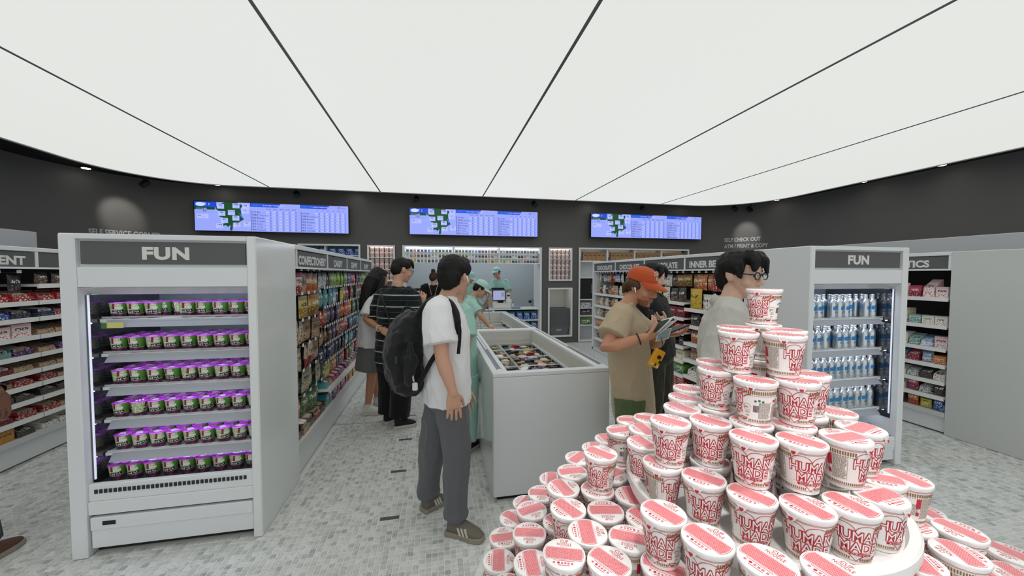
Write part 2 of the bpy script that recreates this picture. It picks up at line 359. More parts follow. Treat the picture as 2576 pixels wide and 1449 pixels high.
lettering(wr, 'SELF CHECK OUT', .125, WLET, lambda x, y: f(x, y + .155), .03, 'LEFT', sxx)
lettering(wr, 'ATM / PRINT & COPY', .125, WLET, f, .03, 'LEFT', sxx)
aA, pA = ang_hit(222, 580, XL + RCL, YB - RCL, RCL); aB, pB = ang_hit(405, 588, XL + RCL, YB - RCL, RCL)
w3 = max(v[0] for v in text_geo('SELF SERVICE CORNER', 1, .03, 'LEFT')[0]); sxx = abs(aA - aB) * RCL / (w3 * .14)
def fl(x, y):
    th = aA - x / RCL
    return (XL + RCL + (RCL - .004) * math.cos(th), YB - RCL + (RCL - .004) * math.sin(th), pA.z - .06 + y)
lettering(bpy.data.objects['wall_left'], 'SELF SERVICE CORNER', .14, WLET, fl, .03, 'LEFT', sxx)

# ---- tall pale cabinets standing along the side walls
CABW = mat('cabinet_grey', (186, 188, 190), .35)
def wall_cabinet(x0, x1, y0, y1, z1, face, label):
    t = thing('wall_cabinet', label, 'cabinet', ((x0 + x1) / 2, (y0 + y1) / 2, 0)); ox, oy = (x0 + x1) / 2, (y0 + y1) / 2
    part('body', MB().box(x0 - ox, x1 - ox, y0 - oy, y1 - oy, 0.1, z1), CABW, t, bevel=.006)
    part('plinth', MB().box(x0 - ox + .04, x1 - ox - .04, y0 - oy + .04, y1 - oy - .04, 0, .1), DARKP, t)
    n = max(1, round((y1 - y0) / .9)); fx = (x1 if face > 0 else x0) - ox
    for i in range(n):
        a = y0 - oy + (y1 - y0) * i / n + .01; b2 = y0 - oy + (y1 - y0) * (i + 1) / n - .01
        d = part('door', MB().box(fx, fx + face * .012, a, b2, .12, z1 - .3), CABW, t, bevel=.003)
        part('handle', MB().box(fx + face * .012, fx + face * .035, b2 - .05, b2 - .035, .9, 1.2), GREYM, d)
wall_cabinet(-5.70, -5.0, 2.2, 5.88, 2.11, 1, 'tall pale grey cabinet at the wall behind the snack gondola')
wall_cabinet(6.5, 7.68, 1.2, 5.1, 2.06, -1, 'tall pale grey cabinet at the wall behind the cosmetics gondola')
# ================================================================ furniture
class Asm:
    """a thing made of parts given in world coordinates"""
    def __init__(s, name, label, cat, ox, oy, group=None): s.t = thing(name, label, cat, (ox, oy, 0), group=group); s.o = (ox, oy)
    def box(s, name, x0, x1, y0, y1, z0, z1, m, parent=None, bevel=0, bseg=1):
        ox, oy = s.o; return part(name, MB().box(x0 - ox, x1 - ox, y0 - oy, y1 - oy, z0, z1), m, parent or s.t, bevel=bevel, bseg=bseg)
    def mb(s, name, mb, m, parent=None, smooth=False, bevel=0):
        ox, oy = s.o; mb.xf(Matrix.Translation((-ox, -oy, 0))); return part(name, mb, m, parent or s.t, smooth, bevel)
    def text(s, parent, body, size, m, fn, bold=.03, align='CENTER', sx=1., res=3, spacing=1.):
        ox, oy = s.o
        def g(x, y): p = fn(x, y); return (p[0] - ox, p[1] - oy, p[2])
        return lettering(parent, body, size, m, g, bold, align, sx, 0, res, spacing=spacing)

def cooler(label, x0, x1, yf, pl, pr, shelf_z, deck_z, mirror, sx):
    """open refrigerated end case: posts, FUN sign, shelves with lights, deck, kick panels"""
    A = Asm('refrigerated_case', label, 'refrigerator', (x0 + x1) / 2, yf + .3); yb = yf + .62; H = 1.797
    a, b = x0 + pl, x1 - pr
    A.box('post', x0, a, yf, yb, 0, H, WHITE, bevel=.006); A.box('post', b, x1, yf, yb, 0, H, GLOSSW, bevel=.006)
    A.box('top_rail', a, b, yf + .002, yb, 1.768, H, WHITE, bevel=.003)
    A.box('sign_frame', a, b, yf + .03, yf + .05, 1.615, 1.768, WHITE)
    sg = A.box('sign_panel', a + .012, b - .012, yf + .018, yf + .03, 1.632, 1.757, SIGN)
    cx = (a + b) / 2
    A.text(sg, 'FUN', .092, SIGNW, lambda x, y: (cx + x, yf + .0172, 1.662 + y), .05, sx=sx, spacing=1.08)
    A.box('valance', a, b, yf + .008, yf + .05, 1.505, 1.615, WHITE, bevel=.003)
    A.mb('valance_lip', MB().add([(a, yf + .008, 1.503), (b, yf + .008, 1.503), (b, yf + .09, 1.462), (a, yf + .09, 1.462), (a, yf + .09, 1.503), (b, yf + .09, 1.503)], [(0, 1, 2, 3), (3, 2, 5, 4), (4, 5, 1, 0), (0, 3, 4), (1, 5, 2)]), RAIL)
    A.box('roof_panel', a, b, yf + .05, yb, 1.62, 1.64, WHITE)
    A.box('lamp', a + .02, b - .02, yf + .1, yf + .116, 1.478, 1.487, LEDM)
    A.box('back_panel', a, b, yb - .02, yb, .3, 1.62, mat('case_back', (150, 158, 166), .4))
    A.box('side_mirror', a, a + .006, yf + .05, yb - .02, .38, 1.46, MIRR); A.box('side_mirror', b - .006, b, yf + .05, yb - .02, .38, 1.46, MIRR)
    A.box('side_lamp', (a + .007) if mirror < 0 else (b - .013), (a + .013) if mirror < 0 else (b - .007), yf + .052, yf + .06, .42, 1.46, LEDS)
    for z in shelf_z:
        sh = A.box('shelf', a + .012, b - .012, yf + .12, yb - .03, z - .018, z, SHELFW)
        ra, rb = (a + .05, b - .012) if mirror < 0 else (a + .012, b - .05)
        A.mb('price_rail', MB().add([(ra, yf + .085, z - .045), (rb, yf + .085, z - .045), (rb, yf + .118, z - .004), (ra, yf + .118, z - .004), (ra, yf + .12, z - .045), (rb, yf + .12, z - .045)], [(0, 1, 2, 3), (1, 0, 4, 5), (4, 3, 2, 5), (0, 3, 4), (1, 5, 2)]), mat('case_rail', (158, 162, 168), .3), sh)
        A.box('shelf_lamp', a + .05, b - .05, yf + .125, yf + .137, z - .027, z - .019, LEDM, sh)
        A.box('stop_rail', a + .03, b - .03, yf + .108, yf + .112, z + .006, z + .016, mat('clear_stop', (220, 225, 228), .1, alpha=.35), sh)
    A.box('deck', a + .006, b - .006, yf + .05, yb - .02, deck_z - .03, deck_z, GREYM)
    fr = A.box('front_rail', a, b, yf + .02, yf + .05, deck_z - .075, deck_z + .02, WHITE, bevel=.003)
    mbx = MB(); n = 34
    for i in range(n): xx = a + .03 + (b - a - .06) * i / n; mbx.box(xx, xx + (b - a) / n * .6, yf + .016, yf + .02, deck_z - .03, deck_z - .008)
    A.mb('vent_grille', mbx, GRILL, fr)
    A.box('front_panel', a, b, yf + .012, yf + .05, .235, deck_z - .075, WHITE, bevel=.004)
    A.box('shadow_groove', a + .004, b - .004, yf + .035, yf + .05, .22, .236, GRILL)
    kp = A.box('kick_panel', a + .01, b - .004, yf + .008, yf + .05, .15, .222, WHITE, bevel=.004)
    A.box('lower_kick_panel', a + .01, b - .004, yf + .016, yf + .05, .045, .15, WHITE, bevel=.003)
    if mirror < 0:
        sw = A.box('switch_plate', a + .07, a + .13, yf + .005, yf + .008, .178, .2, BLACK, kp)
    A.box('toe_recess', a, b, yf + .07, yb, 0, .045, DARKP)
    A.box('insulated_back', a, b, yb - .019, yb, 0, .3, WHITE)
    return A
LC = cooler('white open refrigerated case with a FUN sign, filled with purple-lidded fruit cups', -1.975, -1.03, 2.42, .075, .05, [1.318, 1.118, .925, .733, .54], .385, -1, 1.25)
RC = cooler('white open refrigerated case with a FUN sign, filled with silver bottles', 2.79, 3.77, 2.30, .045, .06, [1.212, .955, .705, .445], .20, 1, 1.15)
st = LC.box('price_sticker', -1.845, -1.745, 2.49, 2.5, 1.272, 1.303, mat('yellow_sticker', (212, 206, 120), .6))
LC.box('price_sticker', -1.845, -1.82, 2.487, 2.49, 1.274, 1.301, mat('green_sticker', (60, 110, 60), .6))

def gondola(label, face, xf, depth, y0, y1, signs, shelves, hooks_z, base=.25, end_near=None, peg=True, sign_sx=1., sign_size=.095):
    """shelf run; face +1 looks to +x, -1 to -x. shelves: per bay list of z"""
    A = Asm('gondola', label, 'shelving', xf - face * depth / 2, (y0 + y1) / 2); X = lambda v: xf - face * v; H = 1.80
    A.box('top_board', X(0), X(depth), y0, y1, 1.765, H, WHITE, bevel=.004)
    A.box('header_rail', X(.005), X(.04), y0, y1, 1.618, 1.634, WHITE)
    bk = A.box('back_panel', X(depth - .02), X(depth), y0, y1, .05, 1.765, DARKP if peg else DARKP)
    A.box('plinth', X(.03), X(depth), y0, y1, .015, base - .02, WHITE, bevel=.003); A.box('toe_recess', X(.07), X(depth), y0, y1, 0, .015, BLACK)
    A.box('base_deck', X(.005), X(depth - .02), y0, y1, base - .02, base, SHELFW)
    A.box('base_rail', X(.0), X(.012), y0, y1, base - .035, base + .008, RAIL)
    A.box('end_upright', X(.0), X(depth), y1 - .04, y1, 0, 1.765, WHITE)
    if end_near: A.box('end_panel', X(0), X(depth), end_near, y0, 0, 1.80, mat('shade_grey_panel', (204, 206, 205), .3), bevel=.006)  # white end panel, colour greyed to stand in for weaker ceiling light
    for (a, b, txt) in signs:
        sg = A.box('sign_panel', X(.012), X(.03), a + .012, b - .012, 1.634, 1.757, SIGN)
        A.box('sign_divider', X(.006), X(.035), a - .012, a + .012, 1.634, 1.765, WHITE)
        if txt:
            body, cy, sxx = txt
            A.text(sg, body, sign_size, SIGNW, lambda x, y: (X(.0112), cy + face * x, 1.655 + y), .045, sx=sxx)
    for (a, b, txt), zs in zip(signs, shelves):
        for z in zs:
            sh = A.box('shelf', X(.02), X(depth - .02), a + .006, b - .006, z - .02, z, SHELFW)
            A.box('price_rail', X(.006), X(.02), a + .006, b - .006, z - .034, z + .004, SHELFW, sh)
        A.box('bay_upright', X(depth - .06), X(depth - .02), b - .015, b + .015, base, 1.76, GREYM)
    return A
GL = gondola('white gondola of hanging sweets bags under a CONFECTIONERY sign', 1, -1.03, .46, 3.045, 6.46,
             [(3.09, 3.91, ('CONFECTIONERY', 3.50, .93)), (3.91, 4.72, ('CANDY', 4.32, 1.05)), (4.72, 5.53, ('GUMMY', 5.13, 1.05)), (5.53, 6.42, ('GUMMY', 5.96, 1.05))],
             [[], [.43], [.43], [.43]], None)
GL.box('far_side_core', -1.975, -1.492, 3.045, 6.46, 0, 1.80, WHITE)
GR = gondola('white gondola of chocolate and sweets under CHOCOLATE signs', -1, 2.79, .46, 2.925, 6.30,
             [(2.955, 3.77, ('INNER BEAUTY', 3.37, 1.0)), (3.77, 4.61, ('CHOCOLATE', 4.19, 1.0)), (4.61, 5.45, ('CHOCOLATE', 5.03, 1.0)), (5.45, 6.25, ('CHOCOLATE', 5.85, 1.0))],
             [[1.19, 1.0, .80, .61, .42], [1.25, 1.07, .90, .735, .57, .40], [1.24, 1.03, .83, .64, .44], [1.24, 1.03, .83, .64, .44]], None)
GR.box('far_side_core', 3.252, 3.77, 2.925, 6.30, 0, 1.80, WHITE)
GE = gondola('white snack gondola with nine close shelves under a sign ending in ENT', 1, -3.345, .46, 2.2, 6.4,
             [(2.25, 3.93, ('ENT', 3.745, 1.1)), (3.93, 5.1, None), (5.1, 6.3, None)],
             [[1.345, 1.205, 1.05, .895, .762, .642, .516, .368], [1.487, 1.345, 1.205, 1.05, .895, .762, .642, .516, .368], [1.345, 1.205, 1.05, .895, .762]], None, base=.22)
GE.box('far_side_core', -4.3, -3.807, 2.2, 6.4, 0, 1.80, WHITE)
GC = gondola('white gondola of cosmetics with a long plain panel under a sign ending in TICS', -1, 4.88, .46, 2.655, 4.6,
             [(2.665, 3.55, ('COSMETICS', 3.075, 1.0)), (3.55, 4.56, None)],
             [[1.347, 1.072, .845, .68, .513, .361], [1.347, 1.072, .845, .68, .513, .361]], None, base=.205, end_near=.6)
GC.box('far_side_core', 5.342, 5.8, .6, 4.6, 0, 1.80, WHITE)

# ---------------------------------------------------------------- chest freezers
LINER = mat('freezer_liner', (208, 209, 203), .35); WIRE = mat('white_wire', (232, 232, 230), .4)
def freezer(label, x0, x1, y0, y1, sticker):
    A = Asm('chest_freezer', label, 'freezer', (x0 + x1) / 2, (y0 + y1) / 2); zt = .90; li, ri = x0 + .11, x1 - .09; fi, bi = y0 + .06, y1 - .05
    A.box('front_wall', x0, x1, y0, y0 + .05, .03, zt - .03, WHITE, bevel=.008, bseg=2); A.box('back_wall', x0, x1, y1 - .04, y1, .03, zt - .03, WHITE)
    A.box('side_wall', x0, x0 + .05, y0 + .05, y1 - .04, .03, zt - .03, GLOSSW); A.box('side_wall', x1 - .05, x1, y0 + .05, y1 - .04, .03, zt - .03, GLOSSW)
    A.box('toe_base', x0 + .03, x1 - .03, y0 + .03, y1 - .03, 0, .03, BLACK)
    A.box('front_rim', x0 - .003, x1 + .003, y0 - .003, fi, zt - .03, zt, WHITE, bevel=.006, bseg=2); A.box('back_rim', x0 - .003, x1 + .003, bi, y1, zt - .03, zt, WHITE, bevel=.005)
    lr = A.box('side_rim', x0 - .003, li, fi, bi, zt - .03, zt, WHITE, bevel=.003); rr = A.box('side_rim', ri, x1 + .003, fi, bi, zt - .03, zt, WHITE, bevel=.003)
    for (p, c) in ((lr, x0 + .045), (rr, x1 - .04)):
        A.box('rail_groove', c - .006, c + .006, fi + .04, bi, zt, zt + .0015, GREYM, p); A.box('rail_label', c + .009, c + .024, fi + .06, fi + .75, zt, zt + .0015, mat('label_strip', (120, 124, 128), .5), p)
        A.box('rail_groove', c + .027, c + .031, fi + .04, bi, zt, zt + .0015, GREYM, p)
    A.box('inner_wall', li - .01, li, fi, bi, .4, zt - .03, LINER); A.box('inner_wall', ri, ri + .01, fi, bi, .4, zt - .03, LINER)
    A.box('inner_wall', li, ri, fi - .01, fi, .4, zt - .03, LINER); bw = A.box('inner_wall', li, ri, bi, bi + .01, .4, zt - .03, LINER)
    A.box('liner_step', li, ri, bi - .006, bi, .4, .79, LINER, bw); A.box('inner_floor', li - .01, ri + .01, fi - .01, bi + .01, .38, .4, LINER)
    v = A.box('vent_strip', ri - .012, ri, fi + .05, bi - .05, .66, .745, WHITE)
    g = MB(); n = int((y1 - y0) / .022)
    for i in range(n): yy = fi + .07 + (bi - fi - .14) * i / n; g.box(ri - .0135, ri - .012, yy, yy + .012, .672, .735)
    A.mb('vent_grille', g, GRILL, v)
    return A, (li, ri, fi, bi)
F1, I1 = freezer('white open chest freezer of ice creams in wire baskets, end panel facing the aisle', .377, 1.238, 2.474, 4.45, True)
F2, I2 = freezer('white open chest freezer by the counter that the clerk reaches into', .377, 1.238, 4.462, 6.62, False)
def wire_basket(A, x0, x1, y0, y1, z0, z1, ny, nx):
    m = MB(); r = .0032
    for z in (z1, (z0 + z1) / 2): m.tube([(x0, y0, z), (x1, y0, z), (x1, y1, z), (x0, y1, z), (x0, y0, z)], r, 5)
    for i in range(1, ny): y = y0 + (y1 - y0) * i / ny; m.tube([(x0, y, z1), (x0, y, z0), (x1, y, z0), (x1, y, z1)], r * .8, 5)
    for i in range(1, nx): x = x0 + (x1 - x0) * i / nx; m.tube([(x, y0, z1), (x, y0, z0), (x, y1, z0), (x, y1, z1)], r * .8, 5)
    return A.mb('wire_basket', m, WIRE)
for (A, (li, ri, fi, bi)) in ((F1, I1), (F2, I2)):
    xm = li + .24
    nb = 5
    for i in range(nb):
        a = fi + .02 + (bi - fi - .04) * i / nb; b = fi + .02 + (bi - fi - .04) * (i + 1) / nb - .008
        if A is F2 and i > 1 and i < 4: pass
        wire_basket(A, li + .012, xm - .006, a, b, .52, .735, 3, 3); wire_basket(A, xm + .006, ri - .02, a, b, .52, .735, 3, 5)
# freezer partition sign sticks
for px, py0, py1, Y in ((1212, 788, 808, 5.3), (1236, 770, 798, 5.2)):
    p = at(px, py1, 'Y', Y); q = at(px - 8, py0, 'Y', Y)
    t = thing('price_sign', 'clear upright price card clipped inside the freezer, ' + ('nearer the clerk' if px < 1220 else 'nearer the far rim'), 'sign', (p.x, p.y, .70))
    part('stem', MB().tube([(0, 0, .03), (q.x - p.x, 0, q.z - .7)], .003, 6), GREYM, t)
    part('card', MB().box(-.045, .02, -.002, .002, q.z - .72, q.z - .57), mat('grey_card', (150, 150, 150), .3), t)

# ---------------------------------------------------------------- counter
CT = Asm('service_counter', 'white service counter with a shelf of blue snack bags below', 'counter', .8, 8.15)
CT.box('worktop', -.645, 2.275, 7.99, 8.45, .785, .81, WHITE, bevel=.003)
CT.box('front_panel', -.645, 1.22, 8.02, 8.05, 0.02, .785, WHITE); CT.box('dark_gap', -.4, 1.2, 8.012, 8.02, .735, .77, BLACK)
CT.box('shelf_side', 1.22, 1.25, 8.0, 8.4, .02, .785, WHITE); CT.box('shelf_side', 2.255, 2.275, 8.0, 8.4, .02, .785, WHITE)
CT.box('shelf_back', 1.25, 2.255, 8.36, 8.38, .02, .785, mat('counter_back', (40, 60, 120), .6))
for z in (.06, .33, .555): CT.box('shelf', 1.25, 2.255, 8.0, 8.36, z - .02, z, SHELFW)
# cigarette display above the opening
CG = Asm('pack_display', 'white backlit wall rack of small packs above the counter', 'display rack', .82, 8.15)
PX = [-.65, .37, 1.35, 2.28]
CG.box('back_panel', -.65, 2.28, 8.2, 8.22, 1.80, 2.145, mat('rack_back', (225, 228, 228), .5, emit=(235, 240, 245), es=.35))
CG.box('bottom_board', -.65, 2.28, 7.99, 8.22, 1.80, 1.822, WHITE)
for x in PX: CG.box('divider', x - .012, x + .012, 7.995, 8.2, 1.822, 2.145, WHITE)
PZ = [1.822, 1.93, 2.04]
for a, b in zip(PX, PX[1:]):
    for z in PZ[1:]: CG.box('shelf', a + .012, b - .012, 8.0, 8.2, z - .008, z, SHELFW)
    CG.box('lamp', a + .03, b - .03, 8.03, 8.045, 2.135, 2.143, LEDM)
# lit niches: shelves and lamps
def sub_shelves(o, h, zs, lamp=True):
    x0, x1, z0, z1 = h
    for z in zs: part('shelf', MB().box(x0 + .02, x1 - .02, YB - .005, YB + .27, z - .012, z), SHELFW, o)
    if lamp:
        part('lamp', MB().box(x0 + .04, x1 - .04, YB + .02, YB + .035, z1 - .032, z1 - .021), LEDW, o)
sub_shelves(trim2, NICHE_NL, [1.68, 1.92]); sub_shelves(trim4, NICHE_NR, [1.68, 1.92])
sub_shelves(trim1, NICHE_SNACK, [1.955, 1.72, 1.48, 1.24], False); part('divider', MB().box(-2.185, -2.165, YB - .01, YB + .33, .82, 2.15), WHITE, trim1)
part('lamp', MB().box(2.54, 2.99, YB + .05, YB + .065, 1.232, 1.241), LEDW, trim5)
for x in (3.915, 4.62, 5.33): part('divider', MB().box(x - .015, x + .015, YB - .012, YB + .38, .04, 2.16), WHITE, trim6)
for z in (1.88, 1.5, 1.0, .8, .62, .4): part('shelf', MB().box(3.23, 6.03, YB - .005, YB + .38, z - .02, z), WHITE, trim6)
part('lamp', MB().box(3.3, 5.95, YB + .3, YB + .31, 1.881, 1.889), LEDW, trim6)

# ---------------------------------------------------------------- weather screens
def em(name, c, s=1.): return mat(name, (0, 0, 0), .4, emit=c, es=s)
E_BG = em('screen_pale', (152, 166, 252), 1.0); E_BL = em('screen_blue', (22, 70, 214)); E_GR = em('screen_green', (6, 74, 36)); E_CD = em('screen_card', (178, 190, 255)); E_TX = em('screen_text', (28, 36, 120)); E_LN = em('screen_line', (92, 118, 222)); E_WH = em('screen_white', (205, 220, 255)); E_RD = em('screen_red', (200, 70, 130)); E_CY = em('screen_cyan', (40, 120, 235))
SW, SH = 2.70, .53
scr = MB(); layer = [0]
def poly(pts, mi, dz=.0004):
    scr.add([(x * SW, -.002 - dz, -y * SH) for x, y in pts], [tuple(range(len(pts)))], mi)
def rect(x0, x1, y0, y1, mi, dz=.0004): poly([(x0, y1), (x1, y1), (x1, y0), (x0, y0)], mi, dz)
def stx(body, x, y, size, mi, bold=.01, align='LEFT', dz=.0012, sx=1.):
    vs, fs = text_geo(body, size, bold, align, sx, 0, 1); scr.add([(x * SW + p[0], -.002 - dz, -y * SH + p[1]) for p in vs], fs, mi)
rect(0, .135, 0, .18, 1); rect(0, .125, .18, .27, 2); stx('ファ天', .012, .12, .055, 8, .02); stx('5', .085, .12, .05, 6); stx('9/5 11:00 JMA', .012, .255, .03, 6, .01); rect(.005, .115, .36, .368, 5); stx('気温', .05, .34, .03, 4)
rect(.015, .085, .43, .58, 3); stx('最高', .02, .5, .025, 4); stx('30/22', .042, .53, .025, 7)
def cloudpoly(cx, cy, rx, ry, n=10): return [(cx + rx * math.cos(2 * PI * k / n), cy + ry * math.sin(2 * PI * k / n)) for k in range(n)]
poly(cloudpoly(.036, .09, .03, .07), 6, .0008)
poly([(.17, .03), (.185, .0), (.27, .0), (.262, .06), (.285, .06), (.3, .09), (.285, .2), (.29, .45), (.305, .58), (.28, .66), (.262, .75), (.235, .72), (.232, .95), (.225, .99), (.215, .97), (.22, .78), (.205, .86), (.19, .8), (.17, .84), (.165, .76), (.195, .72), (.178, .55), (.15, .5), (.145, .3), (.13, .24), (.128, .17), (.15, .12)], 2)
poly([(.275, .38), (.28, .36), (.298, .55), (.29, .53)], 9, .0006)
for (x, y, nm) in ((.138, .06, '前橋'), (.235, .03, '宇都宮'), (.205, .27, 'さいたま'), (.145, .31, '熊谷'), (.16, .55, '横浜'), (.232, .46, '東京'), (.13, .74, '小田原'), (.238, .70, '千葉'), (.292, .22, '水戸'), (.302, .66, '銚子'), (.296, .05, '現在')):
    rect(x, x + .044, y, y + .17, 3, .0008); stx(nm, x + .022, y + .065, .027, 4, .02, 'CENTER'); rect(x + .008, x + .036, y + .13, y + .136, 5, .0012)
    poly(cloudpoly(x + .01, y + .125, .006, .02, 8), 6, .0011)
for x0, ttl, cols in ((.345, ('3時間予報', '3 HOURLY FORECAST'), ['12:00', '15:00', '18:00', '21:00', '00:00']), (.672, ('週間予報', '6 DAY FORECAST'), ['6', '7', '8', '9', '10', '11'])):
    poly([(x0, .13), (x0 + .18, .13), (x0 + .198, .0), (x0, .0)], 1); stx(ttl[0], x0 + .006, .105, .052, 9, .015); stx(ttl[1], x0 + .083, .095, .036, 6, .01)
    rect(x0 + .004, x0 + .007, .25, .98, 4); n = len(cols); tx = x0 + .1; wv = (.208 if n == 5 else .216) / n
    for j, c in enumerate(cols): stx(c, tx + wv * (j + .45), .22, .036, 4, .01, 'CENTER')
    for i, nm in enumerate(('水戸 Mito', '宇都宮 Utsunomiya', '前橋 Maebashi', '熊谷 Kumagaya', '東京 Tokyo', '銚子 Choshi', '横浜 Yokohama')):
        y = .26 + i * .104; rect(x0 + .008, x0 + .31, y + .1, y + .104, 5); stx(nm, x0 + .012, y + .075, .036, 4, .008)
        for j in range(n):
            rect(tx + wv * (j + .05), tx + wv * (j + .55), y + .012, y + .09, 3, .0005)
            poly(cloudpoly(tx + wv * (j + .3), y + .055, wv * .16, .025, 8), 5, .0008); poly(cloudpoly(tx + wv * (j + .3), y + .055, wv * .12, .017, 8), 6, .001)
            rect(tx + wv * (j + .62), tx + wv * (j + .88), y + .02, y + .042, 5, .0008); rect(tx + wv * (j + .62), tx + wv * (j + .88), y + .056, y + .078, 5, .0008)
stx('○', .925, .11, .06, 4, .01); rect(.95, .985, .07, .08, 5); rect(.95, .985, .095, .102, 5)
scr_me = scr.mesh('screen_print', [E_BG, E_BL, E_GR, E_CD, E_TX, E_LN, E_WH, E_RD, E_WH, E_CY])
pan_me = MB().box(0, SW, -.0018, .0, -SH, 0).mesh('display', [E_BG]); bez = MB().box(-.012, SW + .012, .0, .07, -SH - .012, .012).mesh('bezel', [BLACKG])
brk = MB().box(SW * .25, SW * .75, .07, .16, -SH * .7, -SH * .3).mesh('wall_bracket', [BLACK])
for x0, x1, z0, d in ((-4.335, -1.695, 2.908, 'nearest the self service lettering'), (-.52, 2.182, 2.925, 'in the middle above the counter'), (3.44, 6.27, 2.95, 'nearest the self check out lettering')):
    t = thing('weather_screen', 'wide blue weather forecast screen on the dark wall ' + d, 'screen', (x0, YB - .165, z0), group='weather screens')
    t.scale = ((x1 - x0) / SW, 1, 1)
    b = obj('bezel', bez, t); dsp = obj('display', pan_me, t); obj('screen_print', scr_me, dsp); obj('wall_bracket', brk, t)
# ================================================================ round display of noodle cups
CXD, CYD = .86, .865
DISPW = mat('display_white', (238, 236, 234), .3)
ds = thing('display_stand', 'round white two-tier display stand piled with noodle cups', 'display stand', (CXD, CYD, 0))
part('pedestal', MB().lathe([(.70, 0), (.70, .04), (.72, .05), (.72, .555)], 72), DISPW, ds, smooth=30)
part('lower_tray', MB().lathe([(.70, .555), (.78, .56), (.795, .58), (.795, .622), (.785, .628), (.77, .624), (.765, .61), (.0, .61)], 96, cap=False), DISPW, ds, smooth=30)
part('column', MB().lathe([(.47, .611), (.47, .828), (.25, .8281), (.25, .944)], 72), DISPW, ds, smooth=30)
part('upper_tray', MB().lathe([(.0, .944), (.29, .944), (.322, .955), (.33, .975), (.33, .998), (.325, 1.004), (.308, 1.003), (.302, .9865), (.29, .985), (.0, .985)], 96, cap=False), DISPW, ds, smooth=30)

CUPW = mat('cup_white', (246, 243, 240), .32, coat=.25); LIDW = mat('lid_white', (244, 240, 239), .3, coat=.2)
CRED = mat('cup_red', (196, 28, 52), .4, coat=.2); CBRN = mat('cup_gold', (142, 112, 66), .45); CTXT = mat('cup_grey_text', (150, 140, 122), .5); CBLK = mat('cup_black', (40, 36, 36), .5); CGRN = mat('cup_green', (44, 120, 84), .5)
RB, RT, HC = .0345, .0465, .104
def rz_(z): return .0347 + .0118 * (z - .006) / .092
pr_ = MB()
def dec(vs, fs, th0, z0, mi, off=.0005, ref=None):
    """wrap flat decal (x right, y up, metres) on the cup; th0 degrees to the right of the front"""
    r0 = ref or rz_(.055); out = []
    for x, y in vs:
        z = z0 + y; th = math.radians(th0) + x / r0; r = rz_(z) + off; out.append((r * math.sin(th), -r * math.cos(th), z))
    pr_.add(out, fs, mi)
def slice_flat(vs, fs, step=.0045):
    bm = bmesh.new(); V = [bm.verts.new((x, y, 0)) for x, y in vs]
    for f in fs:
        try: bm.faces.new([V[i] for i in f])
        except ValueError: pass
    x0 = min(v[0] for v in vs); x1 = max(v[0] for v in vs); x = x0 + step
    while x < x1:
        bmesh.ops.bisect_plane(bm, geom=bm.verts[:] + bm.edges[:] + bm.faces[:], plane_co=(x, 0, 0), plane_no=(1, 0, 0)); x += step
    bm.verts.index_update(); r = ([(v.co.x, v.co.y) for v in bm.verts], [tuple(v.index for v in f.verts) for f in bm.faces]); bm.free(); return r
def dq(x0, x1, y0, y1, th0, mi, off=.0005):
    n = max(1, int(abs(x1 - x0) / .004)); vs = []
    for k in range(n + 1): x = x0 + (x1 - x0) * k / n; vs += [(x, y0), (x, y1)]
    dec(vs, [(2 * k, 2 * k + 2, 2 * k + 3, 2 * k + 1) for k in range(n)], th0, 0, mi, off)
def dtext(body, size, width, th0, z, mi, off, bold, shear=0.):
    vs, fs = text_geo(body, size, bold, 'CENTER', 1., shear, 2); wv = max(v[0] for v in vs) - min(v[0] for v in vs)
    vs, fs = slice_flat([(v[0] * width / wv, v[1]) for v in vs], fs); dec(vs, fs, th0, z, mi, off)
def ribbon(pts, wd, th0, mi, off=.0005):
    vs = []; n = len(pts)
    for i, p in enumerate(pts):
        a = pts[max(0, i - 1)]; b = pts[min(n - 1, i + 1)]; dx, dy = b[0] - a[0], b[1] - a[1]; l = math.hypot(dx, dy) or 1; wv = wd if not isinstance(wd, list) else wd[i]
        vs += [(p[0] - dy / l * wv / 2, p[1] + dx / l * wv / 2), (p[0] + dy / l * wv / 2, p[1] - dx / l * wv / 2)]
    dec(vs, [(2 * i, 2 * i + 1, 2 * i + 3, 2 * i + 2) for i in range(n - 1)], th0, 0, mi, off)
# gold dashes round the rim and the foot, thin red lines
for k in range(64):
    th = k * 360 / 64
    th = (th + 180) % 360 - 180
    if not (-52 < th < 34): dq(-.0013, .0013, .0805, .0895, th, 1)
    if not (-50 < th < 50): dq(-.0009, .0009, .0765, .0782, th, 1)
    if not (-14 < th < 10 or 50 < th < 74): dq(-.0012, .0012, .011, .0165, th, 1)
for z in (.0925, .0945, .0085): 
    for k in range(24): dq(-.0055, .0055, z, z + .0007, k * 15, 0, .0003)
# heart outline, words, ribbon, flames
ribbon([(-.040 + .036 * (1 - math.cos(a)) / 2, .0735 + .0155 * math.sin(a)) for a in [PI * k / 10 for k in range(11)]], .0012, 0, 0)
ribbon([(-.004 + .036 * (1 - math.cos(a)) / 2, .0735 + .0155 * math.sin(a)) for a in [PI * k / 10 for k in range(11)]], .0012, 0, 0)
ribbon([(-.021, .030), (-.012, .021), (0, .0095), (.012, .021), (.034, .0365)], .0016, 0, 0)
for bold, mi, off in ((.07, 0, .0005), (0., 4, .0009)):
    dtext('HUMAN', .0305, .086 if mi == 0 else .083, 0, .0535, mi, off, bold); dtext('MADE', .0285, .070 if mi == 0 else .067, 6, .0305, mi, off, bold)
ribbon([(-.036, .0290), (.034, .0290)], .0012, 2, 0, .0007)
rr = [(-.027, .0235), (-.0285, .0260), (-.027, .0285), (.027, .0285), (.0285, .0260), (.027, .0235)]
